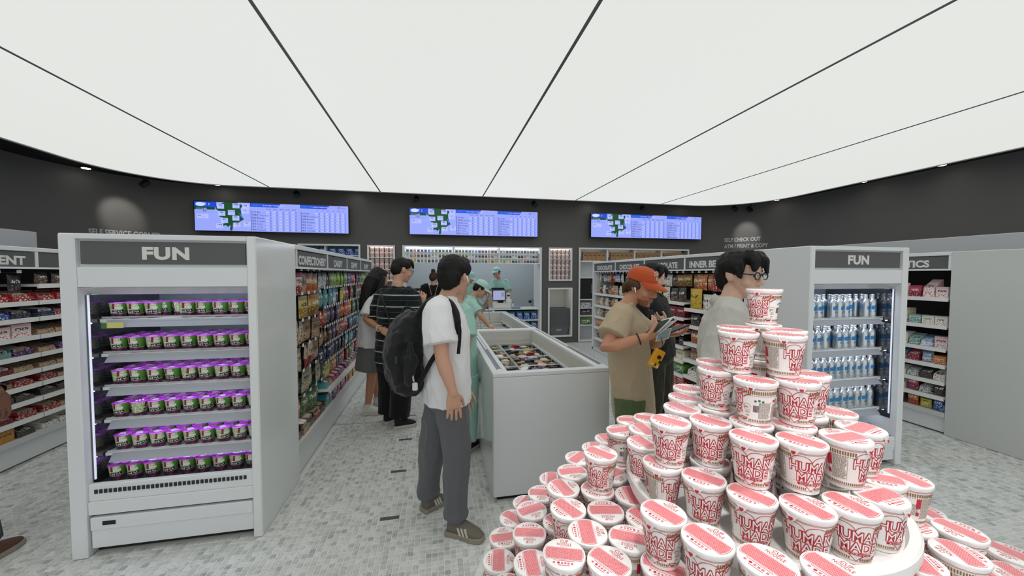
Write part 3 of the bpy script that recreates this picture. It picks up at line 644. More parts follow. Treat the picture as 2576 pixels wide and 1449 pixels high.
dec(*slice_flat(rr, [tuple(range(6))]), 0, -.0012, 0, .0009); dtext('カップヌードル', .0052, .047, 0, .0232, 4, .0013, .01)
for i in range(3): ribbon([(.020 + .0065 * i + .0045 * k, .0785 - .0055 * i + .0026 * k + .0012 * math.sin(k * 2.2)) for k in range(6)], .0022, 6, 0, .0008)
# round mark, bowl mark, barcode and small print
ribbon([(.0085 * math.cos(2 * PI * k / 22), .047 + .0085 * math.sin(2 * PI * k / 22)) for k in range(21)], .0008, 74, 1); dtext('JAS', .0066, .0105, 71, .0445, 1, .0006, .02)
for i in range(2): dq(-.006, .006, .0345 - i * .002, .0354 - i * .002, 74, 3)
dec(*slice_flat([(-.0095, .0195)] + [(.0095 * math.cos(PI + PI * k / 12), .0195 + .0085 * math.sin(PI + PI * k / 12)) for k in range(13)], [tuple(range(14))]), 60, 0, 0); dtext('NISSIN', .0042, .0125, 60, .0155, 4, .0009, .02)
for i in range(3): ribbon([(-.004 + .003 * i, .0275), (-.0055 + .003 * i, .0235)], .0012, 76, 1)
x = -.0062; rb = random.Random(3)
while x < .006: wv = rb.choice([.0005, .0008, .0012]); dq(x, x + wv, .036, .053, 100, 2); x += wv + rb.choice([.0005, .0008])
for i in range(3): dec(*slice_flat([(.0028 * math.cos(2 * PI * k / 8), .0028 * math.sin(2 * PI * k / 8)) for k in range(8)], [tuple(range(8))]), 98 + i * 11, .064 + .002 * (i % 2), 5)
def lines(th, wv, z0, z1, mi, step=.0022):
    z = z1
    while z > z0:
        x = -wv / 2
        while x < wv / 2 - .002: l = rb.uniform(.0015, .006); dq(x, min(wv / 2, x + l), z, z + .0012, th, mi, .0004); x += l + rb.uniform(.0005, .0015)
        z -= step
lines(128, .028, .02, .06, 3); lines(-92, .024, .022, .076, 3); lines(180, .036, .02, .055, 3); lines(225, .026, .03, .06, 3)
dq(-.0045, .0045, .05, .076, -118, 0); dq(-.018, .018, .062, .068, 180, 0); dq(-.003, .003, .03, .04, -118, 0); ribbon([(-.0135, .022), (-.0135, .078)], .0007, -92, 3); ribbon([(.0135, .022), (.0135, .078)], .0007, -92, 3)
print_me = pr_.mesh('printed_artwork', [CRED, CBRN, CBLK, CTXT, CUPW, CGRN])
bmsh = bmesh.new(); bmsh.from_mesh(print_me)
for f in bmsh.faces:                                     # all artwork faces outwards
    c = f.calc_center_median()
    if f.normal.dot(Vector((c.x, c.y, 0))) < 0: f.normal_flip()
bmsh.to_mesh(print_me); bmsh.free()
body_me = MB().lathe([(.0, .003), (.030, .003), (.0325, 0), (.0343, .001), (.0347, .006), (RT, HC - .006), (.0472, HC - .003), (.0485, HC - .001), (.0485, HC + .002), (0, HC + .002)], 40, cap=False).mesh('cup_body', [CUPW], 50)
# foil lid with crimped skirt and a pull tab
lm = MB(); seg = 48; vs = []; prof = [(.0478, .0985), (.0488, .1015), (.0492, .1050), (.0484, .1078), (.0462, .1088), (.030, .1091), (0.0, .1092)]
rl = random.Random(5); wob = [rl.uniform(-1, 1) for _ in range(seg)]
for i, (r, z) in enumerate(prof[:-1]):
    for k in range(seg):
        a = 2 * PI * k / seg; ww = wob[k] if i < 3 else 0; vs.append(((r + .0006 * ww) * math.cos(a), (r + .0006 * ww) * math.sin(a), z - (.0022 * max(0, wob[(k * 7) % seg]) if i == 0 else 0)))
fs = [(i * seg + k, i * seg + (k + 1) % seg, (i + 1) * seg + (k + 1) % seg, (i + 1) * seg + k) for i in range(len(prof) - 2) for k in range(seg)]; fs.append(tuple((len(prof) - 2) * seg + k for k in range(seg))); lm.add(vs, fs)
tp = []                                                   # tab, folded down over the rim
for x, d in ((-.013, 0), (-.009, .007), (-.005, .0135), (0, .0155), (.005, .0135), (.009, .007), (.013, 0)):
    tp.append((x, d))
lm.add([(x, -math.sqrt(.0498 ** 2 - x * x) - (.0004 if d else 0) + d * .09, .1045 - d) for x, d in tp], [tuple(range(7))])
lid_me = lm.mesh('lid', [LIDW], 35)
lp = MB(); Z1 = .10925
def ldisc(pts, mi, dz=.00015): lp.add([(x, y, Z1 + dz) for x, y in pts], [tuple(range(len(pts)))], mi)
def band(r, y0, y1, n=14):
    a0, a1 = math.asin(y0 / r), math.asin(y1 / r); R_ = [(r * math.cos(a0 + (a1 - a0) * k / n), r * math.sin(a0 + (a1 - a0) * k / n)) for k in range(n + 1)]
    return R_ + [(-x, y) for x, y in reversed(R_)]
ldisc(band(.0445, -.0205, .0165), 1, .0001); ldisc(band(.0438, -.0198, .0158), 2, .00018); ldisc(band(.0425, -.0188, .0148), 0, .00026)
def ltext(body, size, x, y, wd, bold=.03):
    vs, fs = text_geo(body, size, bold, 'CENTER', 1., 0, 2); wv = max(v[0] for v in vs) - min(v[0] for v in vs); k = wd / wv
    lp.add([(x + v[0] * k, y + v[1], Z1 + .0003) for v in vs], fs, 1)
ltext('CUP', .0125, 0, .0325, .019, .0); ltext('NOODLE', .0125, 0, .0225, .034, .0); ltext('カップヌードル', .0038, 0, .0182, .018, 0.)
ldisc([(-.012 + .003 * math.cos(2 * PI * k / 12), -.0305 + .003 * math.sin(2 * PI * k / 12)) for k in range(12)], 1, .0003)
for x in (-.022, -.004, .003, .010, .018): ldisc([(x - .0022, -.033), (x + .0022, -.033), (x + .0022, -.0282), (x - .0022, -.0282)], 3, .0003)
for y in (-.0245, -.0375): ldisc([(-.024 if y > -.03 else -.013, y), (.024 if y > -.03 else .013, y), (.024 if y > -.03 else .013, y + .0014), (-.024 if y > -.03 else -.013, y + .0014)], 3, .0003)
hp = [(0, -.0148), (-.0042, -.0105), (-.0046, -.0078), (-.0025, -.0062), (0, -.0073), (.0025, -.0062), (.0046, -.0078), (.0042, -.0105)]
lp.add([(x, -math.sqrt(.0498 ** 2 - x * x) - .0008 - y * .09 * -1 - .0004, .1045 + y) for x, y in hp], [tuple(range(8))], 1)
def brick_red():
    m = bpy.data.materials.new('lid_red_print'); m.use_nodes = True; nt = m.node_tree; b = nt.nodes['Principled BSDF']; N = nt.nodes.new
    tc = N('ShaderNodeTexCoord'); br = N('ShaderNodeTexBrick'); br.inputs['Scale'].default_value = 1.; br.inputs['Brick Width'].default_value = .0052; br.inputs['Row Height'].default_value = .0026; br.inputs['Mortar Size'].default_value = .0004
    br.inputs['Color1'].default_value = lin((206, 44, 62)) + (1,); br.inputs['Color2'].default_value = lin((226, 88, 100)) + (1,); br.inputs['Mortar'].default_value = lin((244, 190, 192)) + (1,)
    nt.links.new(tc.outputs['Object'], br.inputs['Vector']); nt.links.new(br.outputs['Color'], b.inputs['Base Color']); b.inputs['Roughness'].default_value = .3; b.inputs['Coat Weight'].default_value = .2; return m
lprint_me = lp.mesh('lid_print', [brick_red(), CRED, LIDW, mat('lid_pink', (222, 110, 120), .4)])
lowL = [.72, .83, .94, 1.05]; upL = [1.095, 1.205, 1.315, 1.425, 1.535]
PILE = [  # pixel of lid centre, lid height, lid turn, print turn
 (1262, 1408, .72, -90, -60), (1273, 1458, .72, -120, 40), (1339, 1414, .83, -80, 20), (1422, 1388, .94, 0, -20), (1535, 1404, .94, -35, -60), (1476, 1472, .83, 0, 0), (1605, 1470, .83, 0, 0),
 (1270, 1352, .72, 10, 120), (1339, 1336, .83, 180, -100), (1290, 1306, .72, 140, 60), (1345, 1283, .83, -150, 90), (1320, 1266, .72, -120, 0), (1363, 1240, .83, 180, 100), (1390, 1203, .83, -90, 60),
 (1425, 1227, .94, -60, -40), (1439, 1186, .94, -160, 150), (1435, 1274, .94, -45, -25), (1477, 1332, .94, -80, 120), (1531, 1284, .94, -165, 80), (1580, 1350, .94, 180, 150), (1392, 1312, .83, -40, 0),
 (1455, 1153, .94, -120, 90), (1511, 1138, 1.05, -32, -27), (1497, 1125, .94, -90, 0), (1510, 1232, .94, -20, 60), (1562, 1081, 1.05, -150, -96), (1528, 1102, .94, -60, 0), (1586, 1056, 1.05, -170, 100),
 (1540, 1193, .94, -130, 30), (1580, 1243, .94, -70, -10), (1606, 1303, .94, -40, 0), (1671, 1288, 1.05, -33, -27), (1666, 1418, .94, -10, 0), (1779, 1352, 1.05, -33, -15),
 (1927, 1409, 1.05, -28, 10), (2098, 1434, 1.05, -28, 20), (2281, 1201, 1.05, 150, 150), (2309, 1327, .94, 60, 0), (2325, 1283, .83, 140, 0), (2411, 1332, .94, 160, 90), (2391, 1376, .94, 130, 100), (2445, 1434, .83, -150, 60), (2545, 1390, .83, 165, 100), (2560, 1445, .83, 140, 90), (2305, 1409, .94, 120, 0), (2270, 1452, .94, 40, 0),
 (1621, 1111, 1.095, -50, -40), (1680, 1166, 1.095, -15, 58), (1770, 1198, 1.095, -15, 8), (1888, 1239, 1.095, -20, 15), (2025, 1268, 1.095, -30, 4), (2137, 1265, 1.095, -28, 16), (2206, 1243, 1.095, 60, 60), (2212, 1201, 1.095, 20, 60), (1622, 1078, 1.095, -60, 0), (1632, 1050, 1.095, 0, 0),
 (1686, 1057, 1.205, -22, -17), (1794, 1057, 1.205, -24, -12), (1893, 1091, 1.205, -20, -8), (2012, 1100, 1.205, -15, 32), (2119, 1093, 1.205, 55, 80), (2161, 1075, 1.205, 70, 75), (1716, 1023, 1.205, -45, -60), (2100, 1033, 1.205, 0, 80), (1724, 997, 1.205, -30, 0), (1733, 975, 1.205, -10, 0), (1892, 1064, 1.205, -30, 0), (1998, 1071, 1.205, 20, 0),
 (1803, 926, 1.315, -20, -38), (1900, 953, 1.315, -10, -96), (2008, 953, 1.315, 10, -5), (1795, 907, 1.315, 0, 0), (2032, 939, 1.315, 30, 60),
 (1856, 832, 1.425, -10, -20), (1973, 839, 1.425, 0, 60), (1850, 822, 1.425, 0, 0), (1978, 829, 1.425, 30, 0), (1922, 726, 1.535, -20, -40)]
cups = []
for px, py, z, t, b in PILE:
    p = at(px, py, 'Z', z); lv = (0, lowL.index(z)) if z in lowL else (1, upL.index(z)); cups.append([p.x, p.y, lv, t, b, True, px])
def relax(n=30):
    for _ in range(n):
        for i in range(len(cups)):
            for j in range(i):
                A, B = cups[i], cups[j]
                if A[2] != B[2]: continue
                dx, dy = A[0] - B[0], A[1] - B[1]; d = math.hypot(dx, dy)
                if d < .0990:
                    if d < 1e-4: dx, dy, d = .001, .0013, .0016
                    k = (.0990 - d) / d * .5; wa = 1 if A[5] == B[5] else (0 if A[5] else 2); wb = 2 - wa
                    A[0] += dx * k * wa; A[1] += dy * k * wa; B[0] -= dx * k * wb; B[1] -= dy * k * wb
relax()
for tier, top in ((1, 4), (0, 3)):
    for lv in range(top, 0, -1):
        for c in [c for c in cups if c[2] == (tier, lv)]:
            if not any(math.hypot(c[0] - o[0], c[1] - o[1]) < .066 for o in cups if o[2] == (tier, lv - 1)):
                r = math.hypot(c[0] - CXD, c[1] - CYD)
                q = min((math.hypot(c[0] - o[0], c[1] - o[1]) for o in cups if o[2] == (tier, lv - 1)), default=9)
                if q > .08 and not (tier == 0 and r < (.50 if lv == 2 else .53 if lv < 2 else .30)): cups.append([c[0], c[1], (tier, lv - 1), rnd.uniform(0, 360), rnd.uniform(0, 360), False, 0])
        relax(12)
for tier, lv, nm in [(t, l, n) for t in (0, 1) for l, n in enumerate(('bottom', 'second', 'third', 'fourth', 'topmost'))]:
    pass
LAYER = {(0, 0): 'in the lowest layer on the lower tray', (0, 1): 'in the second layer on the lower tray', (0, 2): 'in the third layer on the lower tray', (0, 3): 'stacked highest on the lower tray', (1, 0): 'standing on the upper tray floor', (1, 1): 'in the second layer on the upper tray', (1, 2): 'in the third layer on the upper tray', (1, 3): 'in the fourth layer on the upper tray', (1, 4): 'crowning the pile'}
cnt = {}
for c in sorted(cups, key=lambda c: (not c[5], c[6])):
    x, y, lv, t, b, vis, px = c
    k = (lv, vis); i = cnt.get(k, 0); cnt[k] = i + 1
    if lv == (1, 4): lab = 'single instant noodle cup crowning the top of the pile'
    elif vis: lab = f'instant noodle cup {LAYER[lv]}, {nth(i)} from the freezer side'
    else: lab = f'buried instant noodle cup {LAYER[lv]}, {nth(i)} of those'
    z0 = (lowL[lv[1]] if lv[0] == 0 else upL[lv[1]]) - .11
    cupt = thing('noodle_cup', lab, 'noodle cup', (x, y, z0 + .0004), group='instant noodle cups on the round display')
    ph = math.atan2(-y, -x) + PI / 2
    bo = obj('cup_body', body_me, cupt, rz=ph + math.radians(b)); obj('printed_artwork', print_me, bo)
    li = obj('lid', lid_me, cupt, rz=ph + math.radians(t)); obj('lid_print', lprint_me, li)
# ================================================================ goods
PM = {}
def product(key, c1, c2, c3, c4, dark=False, rough=.3, seed=0, blob=7., top=.80, pic=.46):
    """printed pack: top band c2, field c1, picture of c3/c4 below, a block of lettering"""
    if key in PM: return PM[key]
    c1, c2, c3, c4 = [tuple(.80 * v + .20 * (sum(c) / 3) + 6 for v in c) for c in (c1, c2, c3, c4)]
    m = bpy.data.materials.new('pack_' + key); m.use_nodes = True; nt = m.node_tree; b = nt.nodes['Principled BSDF']; N = nt.nodes.new; L = nt.links.new
    tc = N('ShaderNodeTexCoord'); sp = N('ShaderNodeSeparateXYZ'); L(tc.outputs['Generated'], sp.inputs[0])
    def mth(op, a, bb=None, v=None):
        n = N('ShaderNodeMath'); n.operation = op
        L(a, n.inputs[0]) if not isinstance(a, float) else None
        if isinstance(a, float): n.inputs[0].default_value = a
        if bb is not None: L(bb, n.inputs[1])
        elif v is not None: n.inputs[1].default_value = v
        return n.outputs[0]
    def mix(f, a, bb):
        n = N('ShaderNodeMix'); n.data_type = 'RGBA'; L(f, n.inputs['Factor'])
        for s, q in (('A', a), ('B', bb)):
            if isinstance(q, tuple): n.inputs[s].default_value = lin(q) + (1,)
            else: L(q, n.inputs[s])
        return n.outputs['Result']
    mp = N('ShaderNodeMapping'); mp.inputs['Location'].default_value = (seed * 1.7, seed * .9, seed * 2.3); mp.inputs['Scale'].default_value = (blob, blob * .3, blob * 1.3); L(tc.outputs['Generated'], mp.inputs[0])
    vo = N('ShaderNodeTexVoronoi'); L(mp.outputs[0], vo.inputs['Vector']); vo.inputs['Scale'].default_value = 1.
    picc = mix(mth('GREATER_THAN', vo.outputs['Distance'], v=.36), c3, c4)
    no = N('ShaderNodeTexNoise'); L(mp.outputs[0], no.inputs['Vector']); no.inputs['Scale'].default_value = .55
    wav = mth('ADD', sp.outputs[2], mth('MULTIPLY', mth('SUBTRACT', no.outputs['Fac'], v=.5), v=.55))
    col = mix(mth('LESS_THAN', wav, v=pic), c1, picc)
    col = mix(mth('GREATER_THAN', sp.outputs[2], v=top), col, c2)
    m2 = N('ShaderNodeMapping'); m2.inputs['Scale'].default_value = (13, 1, 11); m2.inputs['Location'].default_value = (seed, 0, seed * 3); L(tc.outputs['Generated'], m2.inputs[0])
    n2 = N('ShaderNodeTexNoise'); L(m2.outputs[0], n2.inputs['Vector']); n2.inputs['Scale'].default_value = 1.; n2.inputs['Detail'].default_value = 1
    t = mth('GREATER_THAN', n2.outputs['Fac'], v=.5)
    zz = mth('LESS_THAN', mth('ABSOLUTE', mth('SUBTRACT', sp.outputs[2], v=.62)), v=.085); xx = mth('LESS_THAN', mth('ABSOLUTE', mth('SUBTRACT', sp.outputs[0], v=.5)), v=.34)
    col = mix(mth('MULTIPLY', t, mth('MULTIPLY', zz, xx)), col, (40, 34, 34) if dark else (240, 238, 230))
    L(col, b.inputs['Base Color']); b.inputs['Roughness'].default_value = rough; b.inputs['Coat Weight'].default_value = .15
    PM[key] = m; return m
P = {}
def dp(key, *a, **k): P[key] = product(key, *a, seed=len(P) + 1, **k)
dp('pink', (226, 190, 186), (150, 40, 70), (222, 180, 120), (150, 40, 60), dark=True); dp('mango orange', (198, 120, 54), (120, 70, 36), (226, 140, 50), (180, 60, 30))
dp('banana yellow', (206, 180, 92), (150, 130, 80), (220, 180, 60), (160, 120, 50), dark=True); dp('gold', (190, 146, 58), (160, 110, 40), (214, 160, 50), (120, 80, 30))
dp('beige', (190, 172, 148), (150, 130, 110), (120, 76, 44), (206, 176, 140), dark=True); dp('brown', (140, 110, 88), (120, 90, 70), (96, 56, 34), (190, 150, 110), dark=True)
dp('maroon', (196, 170, 150), (180, 160, 140), (120, 28, 34), (150, 40, 44), dark=True); dp('grey-green', (150, 148, 128), (120, 120, 104), (110, 96, 70), (180, 170, 140), dark=True)
dp('green', (86, 112, 70), (60, 80, 50), (140, 150, 90), (60, 90, 50)); dp('silver', (150, 158, 162), (80, 84, 88), (60, 70, 76), (200, 206, 206)); dp('charcoal', (52, 50, 52), (34, 34, 36), (120, 90, 70), (70, 60, 60))
dp('lime green', (150, 190, 50), (110, 160, 40), (230, 220, 90), (70, 140, 50)); dp('royal blue', (64, 88, 190), (50, 60, 130), (200, 210, 240), (40, 60, 150)); dp('red', (176, 40, 44), (150, 30, 36), (226, 190, 170), (150, 24, 30))
dp('teal', (36, 140, 146), (30, 120, 130), (214, 60, 70), (60, 170, 170)); dp('sky blue', (110, 160, 200), (70, 110, 160), (130, 110, 180), (210, 220, 240)); dp('purple', (96, 64, 120), (70, 44, 90), (180, 120, 190), (60, 30, 70)); dp('orange and red', (210, 110, 50), (180, 50, 40), (236, 170, 60), (190, 40, 40))
dp('navy', (46, 56, 92), (34, 40, 64), (110, 120, 160), (30, 34, 60)); dp('yellow', (222, 200, 60), (60, 120, 60), (90, 130, 60), (230, 210, 80), dark=True); dp('black', (26, 25, 26), (20, 20, 20), (130, 110, 90), (50, 44, 44)); dp('dark brown', (60, 44, 40), (44, 32, 30), (170, 150, 130), (84, 54, 44))
dp('white', (222, 220, 212), (200, 198, 192), (150, 110, 80), (236, 230, 220), dark=True); dp('lilac', (170, 156, 186), (80, 70, 90), (120, 90, 140), (220, 214, 226), dark=True); dp('orange', (220, 120, 40), (214, 130, 50), (240, 236, 226), (200, 90, 30)); dp('bright red', (196, 36, 40), (190, 40, 40), (240, 234, 226), (180, 30, 34)); dp('cherry', (150, 28, 36), (130, 20, 30), (206, 60, 60), (100, 14, 22)); dp('pale pink', (226, 196, 200), (220, 170, 180), (206, 70, 90), (240, 220, 220), dark=True)
dp('leaf green', (90, 160, 50), (70, 130, 40), (220, 226, 210), (60, 110, 40)); dp('blue snack', (28, 70, 170), (20, 110, 80), (226, 232, 240), (30, 90, 190)); dp('rose', (190, 50, 80), (170, 40, 70), (230, 150, 160), (140, 20, 50)); dp('cream', (226, 214, 180), (206, 190, 150), (190, 140, 80), (240, 230, 200), dark=True)
dp('mint', (170, 206, 196), (120, 170, 160), (220, 230, 226), (100, 150, 150), dark=True); dp('kraft', (168, 122, 74), (160, 116, 70), (150, 106, 62), (172, 128, 80), dark=True, rough=.8); dp('ice blue', (90, 140, 190), (220, 226, 230), (230, 236, 240), (40, 80, 150)); dp('chocolate ice', (110, 66, 40), (190, 150, 90), (220, 180, 110), (80, 44, 28)); dp('mustard box', (206, 130, 20), (200, 120, 16), (190, 112, 14), (214, 140, 30), dark=True)
def bowbites():
    m = product('bow', (226, 184, 24), (220, 170, 30), (180, 130, 30), (226, 184, 24), dark=True, seed=9); return m
P['bright yellow'] = bowbites()

def pouch_mesh(name, nx=5, nz=7, hang=True):
    """unit pouch: width 1 (x), height 1 (z), thickness 1 (y, +-.5 at the belly); hung ones start at the top"""
    m = MB(); front = []; 
    for s in (-1, 1):
        vs = []
        for j in range(nz + 1):
            v = j / nz
            for i in range(nx + 1):
                u = i / nx; e = (1 - abs(2 * u - 1) ** 3) ** .6; g = max(0, math.sin(PI * min(1, v / .9))) ** .55 if v < .9 else 0
                crimp = .03 * math.sin(i * 3.1 + j) if 0 < j < nz else 0
                vs.append(((u - .5) * (1 - .05 * math.sin(PI * v)), s * (.5 * e * g * (1 + crimp) + .012), v - (1 if hang else 0)))
        fs = [(j * (nx + 1) + i, j * (nx + 1) + i + 1, (j + 1) * (nx + 1) + i + 1, (j + 1) * (nx + 1) + i) for j in range(nz) for i in range(nx)]
        m.add(vs, fs if s < 0 else [f[::-1] for f in fs])
    n = (nx + 1) * (nz + 1); rimi = [i for i in range(nx + 1)] + [(j + 1) * (nx + 1) - 1 for j in range(1, nz + 1)] + [nz * (nx + 1) + i for i in range(nx - 1, -1, -1)] + [j * (nx + 1) for j in range(nz - 1, 0, -1)]
    m.f += [(rimi[k], rimi[(k + 1) % len(rimi)], n + rimi[(k + 1) % len(rimi)], n + rimi[k]) for k in range(len(rimi))]; m.m += [0] * len(rimi)
    return m.mesh(name, [P['pink']], 50)
HANG = pouch_mesh('sweets_bag'); POUCH = pouch_mesh('pouch', hang=False)
def carton_mesh():
    m = MB().box(-.5, .5, -.5, .5, 0, 1); me = m.mesh('carton', [P['red']], bevel=.012)
    return me
CARTON = carton_mesh()
def flat_mesh():     # low packet lying tilted on a tray front
    m = MB(); m.add([(-.5, -.5, 0), (.5, -.5, 0), (.5, .5, 0), (-.5, .5, 0), (-.47, -.42, .55), (.47, -.42, .55), (.47, .45, 1), (-.47, .45, 1)], [(0, 3, 2, 1), (4, 5, 6, 7), (0, 1, 5, 4), (1, 2, 6, 5), (2, 3, 7, 6), (3, 0, 4, 7)])
    return m.mesh('packet', [P['red']], bevel=.03)
FLAT = flat_mesh()
def tray_mesh():     # open display tray with high back and low front lip
    m = MB(); m.box(-.5, .5, -.5, .5, 0, .06).box(-.5, .5, -.5, -.46, .06, .5).box(-.5, -.47, -.46, .5, .06, .75).box(.47, .5, -.46, .5, .06, .75).box(-.47, .47, .46, .5, .06, 1.)
    return m.mesh('display_tray', [P['red']])
TRAY = tray_mesh()
FILL = MB()
for i_ in range(3):
    for j_ in range(2): a_, b_ = -.44 + i_ * .3, -.42 + j_ * .42; FILL.add([(a_, b_, .07), (a_ + .27, b_, .07), (a_ + .27, b_ + .4, .07), (a_, b_ + .4, .07), (a_ + .02, b_ + .02, .62 + .1 * j_), (a_ + .25, b_ + .02, .66 + .1 * j_), (a_ + .25, b_ + .36, .84 + .05 * j_), (a_ + .02, b_ + .36, .8 + .05 * j_)], [(0, 3, 2, 1), (4, 5, 6, 7), (0, 1, 5, 4), (1, 2, 6, 5), (2, 3, 7, 6), (3, 0, 4, 7)])
FILL = FILL.mesh('contents', [P['brown']])
def good(name, me, key, x, y, z, w, d, h, rz, label, cat, group=None, tilt=0):
    o = bpy.data.objects.new(name, me); COL.objects.link(o); o.location = (x, y, z); o.scale = (w, d, h); o.rotation_euler = (tilt, 0, rz)
    setmat(o, P[key])
    if me.name.startswith('display_tray'): c_ = obj('contents', FILL, o); setmat(c_, P[rnd.choice(['brown', 'beige', 'charcoal', 'white', 'maroon', 'dark brown', key])])
    return tag(o, label, cat, group)
def ends(i, n, near='near'): return f'{nth(i)} from the {near} end'

# ---- hanging bags, left run (faces +x)
hook_me = MB().tube([(0, .0, 0), (0, -.29, 0), (0, -.30, .012)], .003, 5).mesh('hook', [GREYM]); tag_me = MB().box(-.018, .018, -.306, -.303, -.004, .022).mesh('price_tag', [TAGW])
def hang_row(A, face, xf, ya, yb, z, seq, w, h, rowname, bay, group, depth=.035):
    n = len(seq); rz = PI / 2 * face; ox, oy = A.o; cnts = {}
    for i, key in enumerate(seq):
        y = ya + (yb - ya) * (i + .5) / n; v = .105 + rnd.uniform(-.015, .02)
        hk = obj('hook', hook_me, A.t, (xf - face * .36 - ox, y - oy, z + .012), rz)
        obj('price_tag', tag_me, hk)
        if key is None: continue
        k = cnts.get(key, 0); cnts[key] = k + 1
        good('sweets_bag', HANG, key, xf - face * v, y, z - rnd.uniform(0, .012), w * rnd.uniform(.95, 1.04), depth, h * rnd.uniform(.94, 1.03), rz + rnd.uniform(-.22, .22),
             f'{key} sweets bag, {rowname} row of the {bay} bay, {nth(i)} from near', 'bag', group, tilt=rnd.uniform(-.03, .06))
R6 = ['top', 'second', 'third', 'fourth', 'fifth', 'sixth', 'seventh']
GRPB = 'hanging sweets bags'
rows = [['pink', 'pink', 'brown', 'mango orange', 'mango orange'], ['banana yellow', 'banana yellow', 'banana yellow', 'gold', 'gold'], ['beige', 'beige', 'beige', 'brown', 'brown'], ['brown', 'beige', 'maroon', 'maroon', 'brown'], ['grey-green', 'brown', 'grey-green', 'beige', 'grey-green'], ['orange and red', 'mango orange', 'green', 'green', 'green']]
for r, (z, sq) in enumerate(zip([1.595, 1.395, 1.175, .965, .755, .545], rows)): hang_row(GL, 1, -1.03, 3.10, 3.90, z, sq, .165, .2, R6[r], 'confectionery', GRPB)
rows = [['silver', 'silver', 'silver', 'charcoal', 'charcoal', 'lime green', 'lime green', 'lime green', 'lime green'], ['teal'] * 6 + ['sky blue', 'sky blue', 'navy'], ['red', 'orange and red', 'orange and red', 'royal blue', 'dark brown', 'purple', 'purple', 'purple', 'green'], ['brown', 'brown', 'gold', 'dark brown', 'charcoal', 'purple', 'purple', 'maroon', 'purple'], ['navy'] * 9, ['green', 'yellow', 'yellow', 'yellow', 'lime green', 'orange', 'orange', 'purple', 'charcoal']]
for r, (z, sq) in enumerate(zip([1.60, 1.42, 1.225, 1.03, .85, .67], rows)): hang_row(GL, 1, -1.03, 3.93, 4.70, z, sq, .1, .17, R6[r], 'candy', GRPB)
rows = [['lime green', 'lime green', 'lime green', 'royal blue', 'royal blue', 'navy', 'red', 'pink'], ['yellow', 'gold', 'rose', 'rose', 'green', 'red', 'red', 'teal'], ['yellow', 'orange and red', 'orange and red', 'red', 'orange', 'orange', 'green', 'teal'], ['red', 'rose', 'red', 'maroon', 'purple', 'teal', 'teal', 'navy'], ['navy', 'charcoal', 'sky blue', 'teal', 'teal', 'silver', 'silver', 'navy'], ['red', 'silver', 'red', 'charcoal', 'green', 'grey-green', 'silver', 'red']]
for bi, (a, b, nm) in enumerate(((4.74, 5.51, 'nearer gummy'), (5.55, 6.40, 'farther gummy'))):
    for r, (z, sq) in enumerate(zip([1.60, 1.42, 1.225, 1.03, .85, .67], rows)): hang_row(GL, 1, -1.03, a, b, z, sq if bi == 0 else sq[::-1], .105, .17, R6[r], nm, GRPB)
# boxes along the bottom of the left run
def shelf_row(face, xf, ya, yb, z, seq, wfn, label_where, group, v=.13, kinds=None):
    n = len(seq); rz = PI / 2 * face
    for i, it in enumerate(seq):
        key, kind, w, d, h = it; y = ya + (yb - ya) * (i + .5) / n
        me, nm, cat = {'c': (CARTON, 'carton', 'carton'), 'p': (POUCH, 'snack_pouch', 'pouch'), 'f': (FLAT, 'snack_packet', 'packet'), 't': (TRAY, 'display_tray', 'tray')}[kind]
        good(nm, me, key, xf - face * (v + d / 2 - .06 + rnd.uniform(0, .012)), y, z + .001, w, d, h, rz + rnd.uniform(-.05, .05), f'{key} {nm.split("_")[-1]} {label_where}, {nth(i)} from near', cat, group)
shelf_row(1, -1.03, 3.11, 3.88, .25, [('charcoal', 't', .13, .2, .13), ('brown', 't', .13, .2, .13), ('charcoal', 't', .13, .2, .12), ('maroon', 't', .13, .2, .12), ('dark brown', 't', .13, .2, .12)], None, 'on the deck, confectionery bay', 'cartons on the base deck', v=.1)
for bi, (a, b, nm) in enumerate(((3.94, 4.7, 'candy'), (4.75, 5.5, 'nearer gummy'), (5.56, 6.4, 'farther gummy'))):
    shelf_row(1, -1.03, a, b, .25, [(k, 'c', .085, .2, .12) for k in (['teal', 'teal', 'purple', 'rose', 'red', 'purple', 'rose'], ['red', 'rose', 'yellow', 'gold', 'yellow', 'purple', 'teal'], ['red', 'rose', 'yellow', 'gold', 'yellow', 'purple', 'teal'])[bi]], None, f'on the deck, {nm} bay', 'cartons on the base deck', v=.1)
    shelf_row(1, -1.03, a, b, .43, [(k, 'f', .1, .2, .1) for k in (['teal', 'brown', 'rose', 'rose', 'purple', 'rose'], ['purple', 'rose', 'teal', 'red', 'purple', 'navy'], ['purple', 'rose', 'teal', 'red', 'purple', 'navy'])[bi]], None, f'on the low shelf, {nm} bay', 'packets on the low shelf', v=.1)

